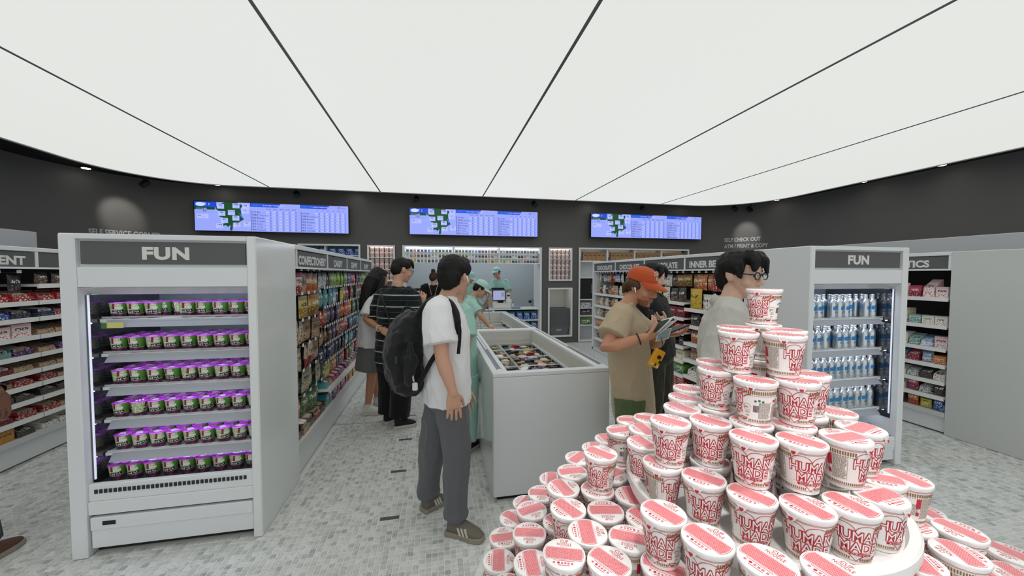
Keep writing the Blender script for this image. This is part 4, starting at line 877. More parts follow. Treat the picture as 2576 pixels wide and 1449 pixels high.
# ---- right run (faces -x): hanging rows then shelves
GRPC = 'hanging chocolate bags'
hang_row(GR, -1, 2.79, 2.99, 3.75, 1.585, ['pale pink', 'pale pink', 'bright red', 'bright red', 'orange', 'orange', 'gold'], .125, .185, 'top', 'inner beauty', GRPC)
hang_row(GR, -1, 2.79, 3.80, 4.59, 1.585, ['gold', 'gold', 'dark brown', 'white', 'white', 'cherry', 'cherry'], .13, .15, 'top', 'nearest chocolate', GRPC)
for a, b, nm in ((4.63, 5.43, 'middle chocolate'), (5.47, 6.23, 'farthest chocolate')):
    hang_row(GR, -1, 2.79, a, b, 1.585, ['sky blue', 'sky blue', 'orange and red', 'orange', 'lilac', 'lilac', 'charcoal', 'white'], .1, .14, 'top', nm, GRPC)
    for zi, z in enumerate([1.24, 1.03, .83, .64, .44]): shelf_row(-1, 2.79, a, b, z, [(rnd.choice(['white', 'dark brown', 'beige', 'charcoal', 'white', 'orange', 'brown']), 'p', .105, .06, .15) for _ in range(7)], None, f'on the {nth(zi)} shelf, {nm} bay', 'pouches on the chocolate shelves', v=.1)
GP = 'packs on the chocolate shelves'
W = 'nearest chocolate bay'
for zi, (z, sq) in enumerate([(1.25, [('charcoal', 'p', .13, .06, .17), ('dark brown', 'p', .13, .06, .16), ('white', 'p', .13, .06, .17), ('yellow', 'p', .13, .06, .16), ('black', 'p', .13, .06, .16)]),
        (1.07, [('cherry', 'c', .15, .12, .12), ('cherry', 'c', .15, .12, .12), ('cherry', 'c', .15, .12, .12), ('dark brown', 'c', .15, .12, .12), ('charcoal', 'c', .12, .12, .1)]),
        (.90, [('bright red', 'c', .18, .14, .09), ('bright red', 'c', .18, .14, .09), ('bright red', 'c', .18, .14, .09), ('cherry', 'c', .18, .14, .1)]),
        (.735, [('black', 'c', .08, .12, .1), ('black', 'c', .08, .12, .1), ('orange', 'c', .08, .12, .1), ('navy', 'c', .12, .12, .1), ('navy', 'c', .12, .12, .1), ('red', 'c', .12, .12, .1)]),
        (.57, [('cream', 'c', .15, .12, .11), ('yellow', 'c', .15, .12, .11), ('brown', 'c', .15, .12, .11), ('cream', 'c', .15, .12, .11), ('red', 'c', .15, .12, .11)]),
        (.40, [('leaf green', 'c', .16, .14, .12)] * 5), (.25, [('bright red', 'c', .13, .12, .12), ('bright red', 'c', .13, .12, .12), ('cherry', 'c', .13, .12, .12), ('beige', 'c', .13, .12, .12), ('cherry', 'c', .13, .12, .12), ('beige', 'c', .13, .12, .12)])]):
    shelf_row(-1, 2.79, 3.80, 4.59, z, sq, None, f'on the {nth(zi)} shelf, {W}', GP, v=.1)
W = 'inner beauty bay'
for zi, (z, sq) in enumerate([(1.19, [('cream', 'p', .15, .06, .17), ('white', 'p', .15, .06, .17), ('white', 'p', .15, .06, .17), ('bright yellow', 'p', .19, .07, .225)]),
        (1.0, [('gold', 'p', .15, .06, .14), ('gold', 'p', .15, .06, .14), ('yellow', 'p', .17, .06, .15), ('charcoal', 'p', .14, .06, .13)]),
        (.80, [('cream', 'p', .15, .06, .14), ('orange', 'p', .15, .06, .14), ('orange', 'p', .15, .06, .14), ('mango orange', 'p', .15, .06, .14)]),
        (.61, [('maroon', 'p', .16, .07, .14), ('white', 'p', .16, .07, .15), ('charcoal', 'p', .16, .07, .15), ('brown', 'p', .16, .07, .15)]),
        (.42, [('white', 'f', .18, .14, .12), ('white', 'f', .18, .14, .12), ('beige', 'f', .18, .14, .12), ('white', 'f', .18, .14, .12)]), (.25, [('green', 'f', .16, .14, .11), ('green', 'f', .16, .14, .11), ('dark brown', 'f', .16, .14, .11), ('dark brown', 'f', .16, .14, .11)])]):
    shelf_row(-1, 2.79, 2.99, 3.75, z, sq, None, f'on the {nth(zi)} shelf, {W}', GP, v=.1)
for o in COL.objects:
    if o.get('label', '').startswith('bright yellow snack pouch'):
        for i, ln in enumerate(('BOW', 'BITES')): lettering(o, ln, 1., mat('pack_black_print', (30, 26, 22), .5), lambda x, y, i=i: (x * .22, -.53, .68 - i * .16 + y * .2), .03)

# ---- snack gondola (faces +x)
GS = 'snacks on the close shelves'
SN = {0: ['lilac', 'yellow', 'black'], 1: [], }
zs = [1.345, 1.205, 1.05, .895, .762, .642, .516, .368, .22]
pal = [[('orange', 't'), ('bright red', 't'), ('bright red', 't'), ('cream', 'f')], [('royal blue', 't'), ('royal blue', 't'), ('navy', 't'), ('red', 'f')], [('cream', 'c'), ('white', 'c'), ('pale pink', 'c'), ('brown', 'f'), ('brown', 'f')], [('sky blue', 't'), ('teal', 't'), ('purple', 't'), ('brown', 'f')], [('black', 't'), ('cherry', 't'), ('brown', 'f'), ('brown', 'f')], [('brown', 'f'), ('kraft', 't'), ('red', 'f'), ('brown', 'f')], [('yellow', 't'), ('black', 't'), ('charcoal', 'f'), ('white', 'f')], [('brown', 'f'), ('cherry', 'f'), ('red', 't'), ('brown', 'f')], [('mustard box', 'c'), ('mustard box', 'c'), ('charcoal', 'f'), ('white', 'f')]]
for bi, (a, b, nm) in enumerate(((2.75, 3.91, 'nearer'), (3.95, 5.05, 'farther'))):
    for zi, z in enumerate(zs):
        sq = []; n = 7
        for i in range(n):
            k, kd = pal[zi][min(len(pal[zi]) - 1, max(0, i - 2 if bi == 0 else i + 2) * len(pal[zi]) // n)] if bi == 0 else rnd.choice(pal[zi][-2:])
            sq.append((k, kd, .145, .16, {'t': .085, 'f': .075, 'c': .10}[kd] * rnd.uniform(.9, 1.1)))
        shelf_row(1, -3.345, a, b, z, sq, None, f'on the {nth(zi)} shelf, {nm} snack bay', GS, v=.09)
hang_row(GE, 1, -3.345, 3.15, 3.92, 1.575, ['gold', 'yellow', 'yellow', 'lilac', 'black'], .13, .17, 'top', 'nearer snack', 'hanging bags over the snack shelves')
shelf_row(1, -3.345, 3.96, 4.5, 1.487, [('dark brown', 'p', .11, .06, .1), ('dark brown', 'p', .11, .06, .1), ('cream', 'p', .11, .06, .1), ('rose', 'p', .1, .06, .05)], None, 'on the top shelf, farther snack bay', GS, v=.09)

# ---- cosmetics (faces -x)
GM = 'cosmetics on the shelves'
cp = [[('rose', 'f', .2), ('rose', 'c', .1), ('pale pink', 'f', .16), ('pale pink', 'c', .09), ('pale pink', 'p', .13)], [('white', 'c', .08), ('mint', 'c', .07), ('white', 'c', .08), ('white', 'c', .07), ('cream', 'c', .14)], [('white', 'c', .12), ('mint', 'f', .1), ('sky blue', 'f', .1), ('pale pink', 'c', .1), ('white', 'c', .1)], [('mint', 'c', .1), ('rose', 'f', .11), ('sky blue', 'p', .12), ('orange', 'c', .08), ('sky blue', 'c', .1)], [('silver', 'f', .1), ('silver', 'f', .1), ('charcoal', 'f', .1), ('white', 'f', .1), ('white', 'f', .08)], [('rose', 'p', .13), ('rose', 'p', .13), ('silver', 'f', .1), ('charcoal', 'p', .12), ('white', 'f', .09)], [('blue snack', 'p', .1), ('orange and red', 'p', .11), ('yellow', 'p', .1), ('blue snack', 'p', .11), ('black', 'p', .11)]]
for bi, (a, b, nm) in enumerate(((2.68, 3.53, 'nearer'), (3.57, 4.3, 'farther'))):
    for zi, z in enumerate([1.347, 1.072, .845, .68, .513, .361, .205]):
        shelf_row(-1, 4.88, a, b, z, [(k, kd, .095, .13 if kd != 'p' else .06, h * rnd.uniform(1., 1.25)) for k, kd, h in reversed(cp[zi] + cp[zi][1:4])], None, f'on the {nth(zi)} shelf, {nm} cosmetics bay', GM, v=.1)

# ---- fruit cups in the left case
def grape():
    m = bpy.data.materials.new('fruit_cup_print'); m.use_nodes = True; nt = m.node_tree; b = nt.nodes['Principled BSDF']; N = nt.nodes.new; L = nt.links.new
    tc = N('ShaderNodeTexCoord'); sp = N('ShaderNodeSeparateXYZ'); L(tc.outputs['Generated'], sp.inputs[0])
    def cmpn(o, op, v):
        n = N('ShaderNodeMath'); n.operation = op; L(o, n.inputs[0]); n.inputs[1].default_value = v; return n.outputs[0]
    def mul(a, c):
        n = N('ShaderNodeMath'); n.operation = 'MULTIPLY'; L(a, n.inputs[0]); L(c, n.inputs[1]); return n.outputs[0]
    def mix(f, a, c):
        n = N('ShaderNodeMix'); n.data_type = 'RGBA'; L(f, n.inputs['Factor'])
        for s, q in (('A', a), ('B', c)):
            if isinstance(q, tuple): n.inputs[s].default_value = lin(q) + (1,)
            else: L(q, n.inputs[s])
        return n.outputs['Result']
    mp = N('ShaderNodeMapping'); mp.inputs['Scale'].default_value = (4, 4, 5); L(tc.outputs['Generated'], mp.inputs[0])
    vo = N('ShaderNodeTexVoronoi'); L(mp.outputs[0], vo.inputs['Vector']); vo.inputs['Scale'].default_value = 1
    no = N('ShaderNodeTexNoise'); L(tc.outputs['Generated'], no.inputs['Vector']); no.inputs['Scale'].default_value = 9
    pale = mix(cmpn(no.outputs['Fac'], 'GREATER_THAN', .5), (222, 226, 200), (176, 194, 140))
    X, Z = sp.outputs[0], sp.outputs[2]
    col = mix(mul(cmpn(X, 'GREATER_THAN', .66), cmpn(Z, 'GREATER_THAN', .34)), pale, (92, 148, 62))
    col = mix(mul(cmpn(Z, 'GREATER_THAN', .62), mul(cmpn(Z, 'LESS_THAN', .78), mul(cmpn(X, 'GREATER_THAN', .3), cmpn(X, 'LESS_THAN', .72)))), col, (236, 236, 226))
    col = mix(mul(cmpn(Z, 'GREATER_THAN', .62), mul(cmpn(X, 'GREATER_THAN', .2), cmpn(X, 'LESS_THAN', .32))), col, (150, 30, 60))
    m2 = N('ShaderNodeMapping'); m2.inputs['Scale'].default_value = (9, 1, 8); L(tc.outputs['Generated'], m2.inputs[0]); n2 = N('ShaderNodeTexNoise'); L(m2.outputs[0], n2.inputs['Vector']); n2.inputs['Scale'].default_value = 1.6
    blk = mix(cmpn(n2.outputs['Fac'], 'GREATER_THAN', .54), (34, 34, 40), (220, 224, 220))
    col = mix(mul(cmpn(Z, 'GREATER_THAN', .33), mul(cmpn(Z, 'LESS_THAN', .55), mul(cmpn(X, 'GREATER_THAN', .18), cmpn(X, 'LESS_THAN', .75)))), col, blk)
    gr = mix(cmpn(vo.outputs['Distance'], 'GREATER_THAN', .42), (132, 50, 96), (70, 22, 60))
    col = mix(cmpn(Z, 'LESS_THAN', .31), col, gr)
    L(col, b.inputs['Base Color']); b.inputs['Roughness'].default_value = .25; return m
FCUP = MB().lathe([(0, 0), (.024, 0), (.0262, .002), (.034, .068), (.0352, .07), (.0352, .0715), (0, .0715)], 18, cap=False).mesh('fruit_cup', [grape()], 50)
FLM = mat('purple_film', (172, 62, 190), .22, coat=.6)
lv = MB(); seg = 18
lv.lathe([(.0365, .0705), (.0372, .072), (.0355, .0738), (.022, .0746), (0, .0748)], seg, cap=False)
for i in range(3): lv.add([(-.016, -.018 + i * .012, .0752), (.014 - i * .004, -.018 + i * .012, .0752), (.014 - i * .004, -.011 + i * .012, .0752), (-.016, -.011 + i * .012, .0752)], [(0, 1, 2, 3)], 1)
FLID = lv.mesh('lid', [FLM, mat('film_white', (226, 216, 232), .35)], 50)
for si, z in enumerate([1.318, 1.118, .925, .733, .54, .385]):
    n = 9; yfr = 2.42 + (.16 if si < 5 else .115)
    for row in range(3):
        for i in range(n):
            if si == 0 and row == 0 and i in (3,): continue
            x = -1.895 + .030 + (.79 / n) * (i + .45) + rnd.uniform(-.001, .001)
            c_s = 1.16
            where = ('in front on', 'midway on', 'at the back of')[row]
            c = bpy.data.objects.new('fruit_cup', FCUP); COL.objects.link(c); c.location = (x, yfr + row * .09 + rnd.uniform(-.003, .003), z + .001); c.scale = (c_s, c_s, c_s * 1.07); c.rotation_euler = (0, 0, rnd.choice([-.25, -.1, 0, .1, .2, .5 if rnd.random() < .8 else 1.6]) + .35)
            tag(c, f'fruit cup {where} the {("top", "second", "third", "fourth", "fifth", "bottom")[si]} shelf, {nth(i)} from the mirrored side', 'fruit cup', 'fruit cups in the refrigerated case')
            l = obj('lid', FLID, c, rz=rnd.uniform(-.6, .6))
# ---- silver bottles in the right case
ALU = mat('brushed_aluminium', (196, 202, 206), .24, .85); BLU = mat('bottle_blue', (40, 130, 190), .35, .3); BGR = mat('bottle_green', (40, 110, 84), .4); BCAP = mat('bottle_cap', (206, 208, 208), .3, .7)
BOT = MB().lathe([(0, .0), (.028, 0), (.0325, .004), (.0325, .125), (.031, .138), (.024, .153), (.0155, .163), (.0148, .172), (0, .172)], 22, cap=False).mesh('drink_bottle', [ALU], 40)
CAPM = MB().lathe([(.0165, .166), (.0165, .178), (.0158, .179), (.0165, .18), (.0165, .194), (.015, .197), (0, .197)], 18, cap=False).mesh('cap', [BCAP], 40)
bp = MB()
def wrapq(th0, th1, z0a, z0b, z1a, z1b, mi, n=8):
    vs = []
    for k in range(n + 1):
        t = k / n; th = math.radians(th0 + (th1 - th0) * t); r = .0329; za = z0a + (z0b - z0a) * t; zb = z1a + (z1b - z1a) * t
        vs += [(r * math.sin(th), -r * math.cos(th), za), (r * math.sin(th), -r * math.cos(th), zb)]
    bp.add(vs, [(2 * k, 2 * k + 2, 2 * k + 3, 2 * k + 1) for k in range(n)], mi)
wrapq(-60, 60, .07, .07, .098, .098, 0, 12); wrapq(-60, 10, .098, .098, .098, .112, 0); wrapq(10, 60, .098, .098, .112, .103, 0); wrapq(-10, 40, .112, .11, .118, .116, 1)
for k, (s, t0) in enumerate((('FU', -16), ('JI', 22))):
    pass
bp_vs, bp_fs = text_geo('FUN', .02, .02, 'CENTER')
bp.add([(.0331 * math.sin(x / .0329), -.0331 * math.cos(x / .0329), .046 + y) for x, y in bp_vs], bp_fs, 0)
BLAB = bp.mesh('bottle_label', [BLU, BGR])
for si, z in enumerate([1.212, .955, .705, .445]):
    n = 12
    for row in range(2):
        for i in range(n):
            if si == 0 and row == 0 and i in (1, 4, 8, 9): continue
            if si == 1 and row == 0 and i in (5, 9): continue
            x = 2.79 + .045 + .045 + .070 * i + rnd.uniform(-.003, .003)
            if x > 3.655: continue
            c = bpy.data.objects.new('drink_bottle', BOT); COL.objects.link(c); c.location = (x, 2.30 + .175 + row * .078, z + .001); c.rotation_euler = (0, 0, .45 + rnd.uniform(-.35, .35))
            tag(c, f'silver bottle {("in front on", "behind on")[row]} the {("top", "second", "third", "fourth")[si]} shelf, {nth(i)} from the chocolates', 'bottle', 'silver bottles in the refrigerated case')
            obj('cap', CAPM, c); obj('bottle_label', BLAB, c)
for j in range(2):
    for i in range(4 - j):
        c = bpy.data.objects.new('drink_bottle', BOT); COL.objects.link(c); c.location = (2.95 + .21 * i + j * .1, 2.42, .2 + .034 + j * .06); c.rotation_euler = (0, PI / 2, 0)
        tag(c, f'silver bottle lying on the case deck, {("lower", "upper")[j]} layer, {nth(i)} from the chocolates', 'bottle', 'silver bottles lying on the deck'); obj('cap', CAPM, c); lb = obj('bottle_label', BLAB, c, rz=.6)

# ---- ice creams in the freezers
ICUP = MB().lathe([(0, 0), (.03, 0), (.038, .055), (.041, .056), (.041, .064), (.037, .067), (0, .067)], 16, cap=False).mesh('ice_cream_tub', [P['ice blue']], 40)
def ices(I, z, n, seed, which):
    r_ = random.Random(seed); li, ri, fi, bi = I; k = 0
    xm = li + .24
    for j in range(n):
        for xa, xb, m in ((li + .03, xm - .03, 2), (xm + .03, ri - .05, 4)):
            for i in range(m):
                x = xa + (xb - xa) * (i + .5) / m + r_.uniform(-.015, .015); y = fi + .07 + (bi - fi - .14) * (j + .5) / n + r_.uniform(-.02, .02)
                key = r_.choice(['ice blue', 'chocolate ice', 'white', 'blue snack', 'cream', 'bright red', 'yellow', 'charcoal', 'navy', 'chocolate ice', 'pale pink'])
                lab = f'{key} ice cream %s, {which} freezer, {nth(j)} row, {nth(i)} in the {"narrow" if m == 2 else "wide"} baskets'
                if r_.random() < .3: good('ice_cream_tub', ICUP, key, x, y, z - .03, 1.05, 1.05, 1.0, r_.uniform(0, 6), lab % 'tub', 'ice cream', 'ice creams in the freezers', tilt=r_.uniform(-.25, .25))
                else:
                    o = good('ice_cream_bag', POUCH, key, x, y + .07, z - .012 + r_.uniform(0, .02), .085, .045, .15, r_.uniform(-.5, .5), lab % 'bag', 'ice cream', 'ice creams in the freezers', tilt=r_.uniform(1.15, 1.5))
ices(I1, .69, 15, 4, 'nearer')
ices((I2[0], I2[1], 4.52, 5.35), .69, 6, 6, 'farther')

# ---- back wall goods
CU = 'noodle cups in the lit wall niches'
for nm, (x0, x1) in (('beside the pack rack', (-1.34, -.865)), ('above the basket niche', (2.52, 3.01))):
    for zi, z in enumerate([1.45, 1.681, 1.921]):
        for ly in range(2):
            for i in range(5):
                t = thing('noodle_cup', f'small pink noodle cup {nm}, {nth(2 - zi)} shelf, {("lower", "upper")[ly]} layer, {nth(i)}', 'noodle cup', (x0 + (x1 - x0) * (i + .5) / 5, YB + .09, z + .001 + ly * .1105), -PI / 2 * 0 + .05, group=CU)
                bo = obj('cup_body', body_me, t); obj('printed_artwork', print_me, bo); obj('lid', lid_me, t)
packs = [['charcoal', 'charcoal', 'bright red', 'navy', 'purple', 'navy', 'royal blue', 'teal', 'green', 'charcoal', 'green', 'green', 'charcoal'], ['sky blue', 'leaf green', 'orange', 'dark brown', 'cherry', 'navy', 'royal blue', 'sky blue', 'white', 'green', 'charcoal', 'green', 'mint'], ['yellow', 'gold', 'yellow', 'purple', 'teal', 'lime green', 'navy', 'navy', 'royal blue', 'silver', 'white', 'charcoal', 'green']]
PACK = MB().box(-.5, .5, -.5, .5, 0, .62, 0).box(-.49, .49, -.49, .49, .62, .64, 1).box(-.5, .5, -.5, .5, .64, 1., 1).mesh('cigarette_pack', [P['red'], mat('pack_top', (206, 208, 206), .4)])
for s, (a, b) in enumerate(zip(PX, PX[1:])):
    for zi, z in enumerate(PZ):
        sq = packs[2 - zi][::-1 if s == 1 else 1]
        for i in range(13):
            good('cigarette_pack', PACK, sq[i] if s < 2 else sq[(i * 5 + zi) % 13], a + .03 + (b - a - .06) * (i + .5) / 13, 8.06, z + .001, .052, .022, .084, 0, f'small pack in the {("first", "middle", "last")[s]} rack bay, {("bottom", "middle", "top")[zi]} shelf, {nth(i)}', 'pack', 'small packs in the wall rack')
for zi, z in enumerate([.555, .33]):
    for i in range(6): good('snack_bag', POUCH, 'blue snack', 1.25 + 1.0 * (i + .5) / 6, 8.09, z + .001, .155, .07, .19, 0, f'blue snack bag under the counter, {("upper", "lower")[zi]} shelf, {ends(i, 6, "register")}', 'bag', 'blue snack bags')
for i in range(7): good('snack_bag', POUCH, 'blue snack', -2.64 + 1.12 * (i + .5) / 7 + (.02 if i > 2 else 0), 8.14, 1.956, .15, .07, .185, 0, f'blue snack bag on the high wall shelf, {ends(i, 7, "near")}', 'bag', 'blue snack bags')
k = 0
for c, (a, b) in enumerate(((3.33, 3.89), (4.02, 4.60), (4.68, 5.31), (5.40, 5.98))):
    for i in range(5): good('cardboard_box', CARTON, 'kraft', a + (b - a) * (i + .5) / 5, 8.16, 1.89, (b - a) / 5 - .004, .2, .2, 0, f'brown cardboard box on the top wall shelf, {("first", "second", "third", "fourth")[c]} bay, {nth(i)}', 'box', 'brown boxes on the top shelf')
    good('detergent_bottle', POUCH, 'ice blue', a - .05, 8.1, 1.881, .06, .05, .2, 0, f'pale blue bottle beside the brown boxes, {("first", "second", "third", "fourth")[c]} bay', 'bottle', 'bottles beside the boxes')
bd = thing('notice_board', 'black notice board with vertical lettering leaning in the wall shelf', 'board', (3.42, 8.06, 1.001))
part('panel', MB().box(-.17, .17, -.01, .01, 0, .48), BLACK, bd); lettering(bd, 'INFORMATION', .04, mat('board_text', (150, 150, 150), .5), lambda x, y: (.13 - y * .8, -.0115, .24 - x * .8), .01)
for i, (z, key, nm) in enumerate(((.80, 'silver', 'round grey sign'), (.62, 'charcoal', 'dark photo box'), (.40, 'leaf green', 'green tablet display'))):
    good('product_box', CARTON, key, 3.42, 8.12, z + .001, .26, .08, .15, 0, f'{nm} in the wall shelf beside the basket niche, {nth(i)} shelf down', 'box')

# ---- stacked shopping baskets in the niche
BSK = mat('basket_grey', (104, 107, 110), .5)
def basket_mesh():
    m = MB(); a, b, h = .215, .15, .235; ta, tb = .245, .175
    m.add([(-a, -b, 0), (a, -b, 0), (a, b, 0), (-a, b, 0), (-ta, -tb, h), (ta, -tb, h), (ta, tb, h), (-ta, tb, h), (-a + .01, -b + .01, .01), (a - .01, -b + .01, .01), (a - .01, b - .01, .01), (-a + .01, b - .01, .01), (-ta + .01, -tb + .01, h), (ta - .01, -tb + .01, h), (ta - .01, tb - .01, h), (-ta + .01, tb - .01, h)],
          [(0, 3, 2, 1), (0, 1, 5, 4), (1, 2, 6, 5), (2, 3, 7, 6), (3, 0, 4, 7), (8, 9, 10, 11), (8, 12, 13, 9), (9, 13, 14, 10), (10, 14, 15, 11), (11, 15, 12, 8), (4, 5, 13, 12), (5, 6, 14, 13), (6, 7, 15, 14), (7, 4, 12, 15)])
    return m.mesh('basket_body', [BSK])
bm_ = basket_mesh(); rimm = MB().tube([(-.25, -.18, .228), (.25, -.18, .228), (.25, .18, .228), (-.25, .18, .228), (-.25, -.18, .228)], .012, 6).mesh('rim', [BSK])
plate = MB().box(-.06, .06, -.168, -.163, .09, .14).mesh('name_plate', [mat('basket_plate', (150, 152, 154), .5)])
for i in range(17):
    t = thing('shopping_basket', f'grey plastic shopping basket in the niche stack, {nth(i)} from the bottom', 'basket', (2.765, 8.26, .172 + i * .0235), group='grey shopping baskets'); obj('basket_body', bm_, t); obj('rim', rimm, t)
    if i == 0: obj('name_plate', plate, t)
# ---- registers and counter clutter
def register(x, label, screen=(170, 180, 225)):
    t = thing('cash_register', label, 'cash register', (x, 8.12, .811)); cream_ = mat('register_cream', (222, 222, 216), .45)
    part('cash_drawer', MB().box(-.20, .21, -.1, .28, 0, .12), cream_, t, bevel=.006); part('drawer_front', MB().box(-.18, .19, -.106, -.1, .02, .08), WHITE, t, bevel=.003)
    part('stand', MB().box(-.06, .06, .05, .1, .12, .2), BLACK, t)
    m = part('monitor', MB().box(-.2, .1, .0, .03, .17, .42), BLACKG, t, bevel=.006); part('screen', MB().box(-.18, .08, -.004, .0, .19, .40), mat('register_screen', (20, 20, 20), .3, emit=screen, es=.8), m)
    part('screen_photo', MB().box(.0, .07, -.006, -.004, .26, .36), mat('register_photo', (20, 20, 20), .4, emit=(160, 160, 170), es=.7), m)
    part('customer_display', MB().box(-.21, .08, .05, .07, .42, .46), BLACK, t); pp = part('card_terminal', MB().box(.13, .21, .02, .14, .12, .34), cream_, t, bevel=.008); part('keypad', MB().box(.14, .2, .012, .02, .27, .30), BLACK, pp); part('receipt_printer', MB().box(.11, .23, -.05, .12, .12, .2), WHITE, t, bevel=.008)
register(1.42, 'cream cash register with a lit screen on the counter beside the standing clerk'); register(-.42, 'cash register with a lit screen on the counter behind the striped shirt')
t = thing('pen_cup', 'dark blue pen cup with white pens beside the register', 'cup', (1.1, 8.1, .811)); part('cup', MB().lathe([(.04, 0), (.045, .1)], 14), mat('pen_blue', (28, 30, 90), .4), t, smooth=40)
for i in range(2): part('pen', MB().tube([(.01 * i, 0, .01), (-.02 + .04 * i, 0, .17)], .006, 6), WHITE, t)
t = thing('sanitizer_bottle', 'white pump bottle with an orange cap on the counter', 'bottle', (1.68, 8.12, .811)); part('bottle', MB().lathe([(.028, 0), (.03, .09), (.015, .11)], 14), WHITE, t, smooth=40); part('pump', MB().lathe([(.014, .11), (.016, .15)], 10), mat('pump_orange', (226, 140, 70), .5), t)
t = thing('pay_tray', 'flat blue money tray on the counter', 'tray', (1.75, 8.06, .811)); part('plate', MB().box(-.09, .09, -.05, .05, 0, .012), mat('tray_blue', (70, 90, 190), .4), t, bevel=.004); part('rim', MB().tube([(-.09, -.05, .014), (.09, -.05, .014), (.09, .05, .014), (-.09, .05, .014), (-.09, -.05, .014)], .006, 6), mat('tray_blue', (70, 90, 190), .4), t)
t = thing('scanner_stand', 'grey barcode scanner on a stand at the counter end', 'scanner', (2.12, 8.14, .811)); part('base', MB().lathe([(.05, 0), (.045, .03)], 16), WHITE, t); part('neck', MB().box(-.01, .06, .0, .02, .02, .2), GREYM, t, bevel=.004); part('head', MB().box(-.06, .0, -.02, .03, .11, .17), BLACK, t, bevel=.008)
# ================================================================ people
def V3(*a): return Vector(a)
def sphere_geo(c, r, axes=None, seg=16, rings=10):
    ax = axes or (V3(1, 0, 0), V3(0, 1, 0), V3(0, 0, 1)); vs = []; fs = []
    vs.append(c - ax[2] * r[2])
    for j in range(1, rings):
        th = PI * j / rings - PI / 2
        for i in range(seg): a = 2 * PI * i / seg; vs.append(c + ax[0] * (r[0] * math.cos(th) * math.cos(a)) + ax[1] * (r[1] * math.cos(th) * math.sin(a)) + ax[2] * (r[2] * math.sin(th)))
    vs.append(c + ax[2] * r[2]); n = len(vs)
    for i in range(seg): fs.append((0, 1 + (i + 1) % seg, 1 + i)); fs.append((n - 1, n - 1 - seg + i, n - 1 - seg + (i + 1) % seg))
    for j in range(rings - 2):
        for i in range(seg): a = 1 + j * seg + i; b = 1 + j * seg + (i + 1) % seg; fs.append((a, b, b + seg, a + seg))
    return vs, fs
class Clay(MB):
    """overlapping closed volumes that are fused into one skin"""
    def ball(s, c, r, axes=None): 
        if not isinstance(r, (tuple, list)): r = (r, r, r)
        s.add(*sphere_geo(V3(*c), r, axes)); return s
    def limb(s, pts, rad, seg=14, round_=True):
        pts = [V3(*p) for p in pts]; rad = list(rad)
        if round_:
            for e, q in ((0, 1), (-1, -2)):
                d = (pts[e] - pts[q]).normalized(); r = rad[e] if not isinstance(rad[e], tuple) else min(rad[e])
                add_p = [pts[e] + d * r * .55, pts[e] + d * r * .9]; sc = (.84, .42)
                add_r = [(tuple(v * k for v in rad[e]) if isinstance(rad[e], tuple) else rad[e] * k) for k in sc]
                if e == 0: pts = add_p[::-1] + pts; rad = add_r[::-1] + rad
                else: pts = pts + add_p; rad = rad + add_r
        s.tube(pts, rad, seg); return s
    def rings(s, rs, seg=24, ex=2.3):
        """rs: (centre, right axis, forward axis, half width, half depth)"""
        vs = []; fs = []; n = len(rs)
        for c, ra, fa, w_, d_ in rs:
            for k in range(seg):
                a = 2 * PI * k / seg; ca, sa = math.cos(a), math.sin(a)
                vs.append(c + ra * (w_ * math.copysign(abs(ca) ** (2 / ex), ca)) + fa * (d_ * math.copysign(abs(sa) ** (2 / ex), sa)))
        for i in range(n - 1):
            for k in range(seg): k2 = (k + 1) % seg; fs.append((i * seg + k, i * seg + k2, (i + 1) * seg + k2, (i + 1) * seg + k))
        fs.append(tuple(range(seg - 1, -1, -1))); fs.append(tuple((n - 1) * seg + k for k in range(seg)))
        s.add(vs, fs); return s
    def fuse(s, name, m, parent, voxel=.006, smooth=4, fold=0, fscale=(9, 9, 5), seed=0, strand=0, local=True, extra=()):
        me = s.mesh(name); o = bpy.data.objects.new(name, me); COL.objects.link(o)
        r = o.modifiers.new('r', 'REMESH'); r.mode = 'VOXEL'; r.voxel_size = voxel; r.use_smooth_shade = True
        if smooth: q = o.modifiers.new('s', 'SMOOTH'); q.factor = .5; q.iterations = smooth
        bpy.context.view_layer.update(); me2 = bpy.data.meshes.new_from_object(o.evaluated_get(bpy.context.evaluated_depsgraph_get()))
        bpy.data.objects.remove(o); bpy.data.meshes.remove(me)
        if fold or strand:
            nv = [(v.co.copy(), v.normal.copy()) for v in me2.vertices]; off = V3(seed * 3.1, seed * 1.3, seed * .7)
            for v, (c, nn) in zip(me2.vertices, nv):
                p = V3(c.x * fscale[0], c.y * fscale[1], c.z * fscale[2]) + off
                d = .6 * noise.noise(p) + .3 * noise.noise(p * 2.1) + .9 * ((1 - abs(2 * noise.noise(p * 1.45 + V3(7, 3, 1)))) ** 2 - .45); v.co = c + nn * (fold * d + (strand * noise.noise(V3(c.x * 55, c.y * 55, c.z * 12)) if strand else 0))
        if extra:
            bm = bmesh.new(); bm.from_mesh(me2)
            for ec, ev, es_ in extra:
                eo = ec.fuse('x', m, None, ev, es_); bm.from_mesh(eo.data); ed = eo.data; bpy.data.objects.remove(eo); bpy.data.meshes.remove(ed)
            bm.to_mesh(me2); bm.free()
        me2.name = name; me2.materials.clear(); me2.materials.append(m)
        if local and parent: off = parent.location; me2.transform(Matrix.Translation(-off))
        me2.polygons.foreach_set('use_smooth', [True] * len(me2.polygons)); me2.update()
        return obj(name, me2, parent)
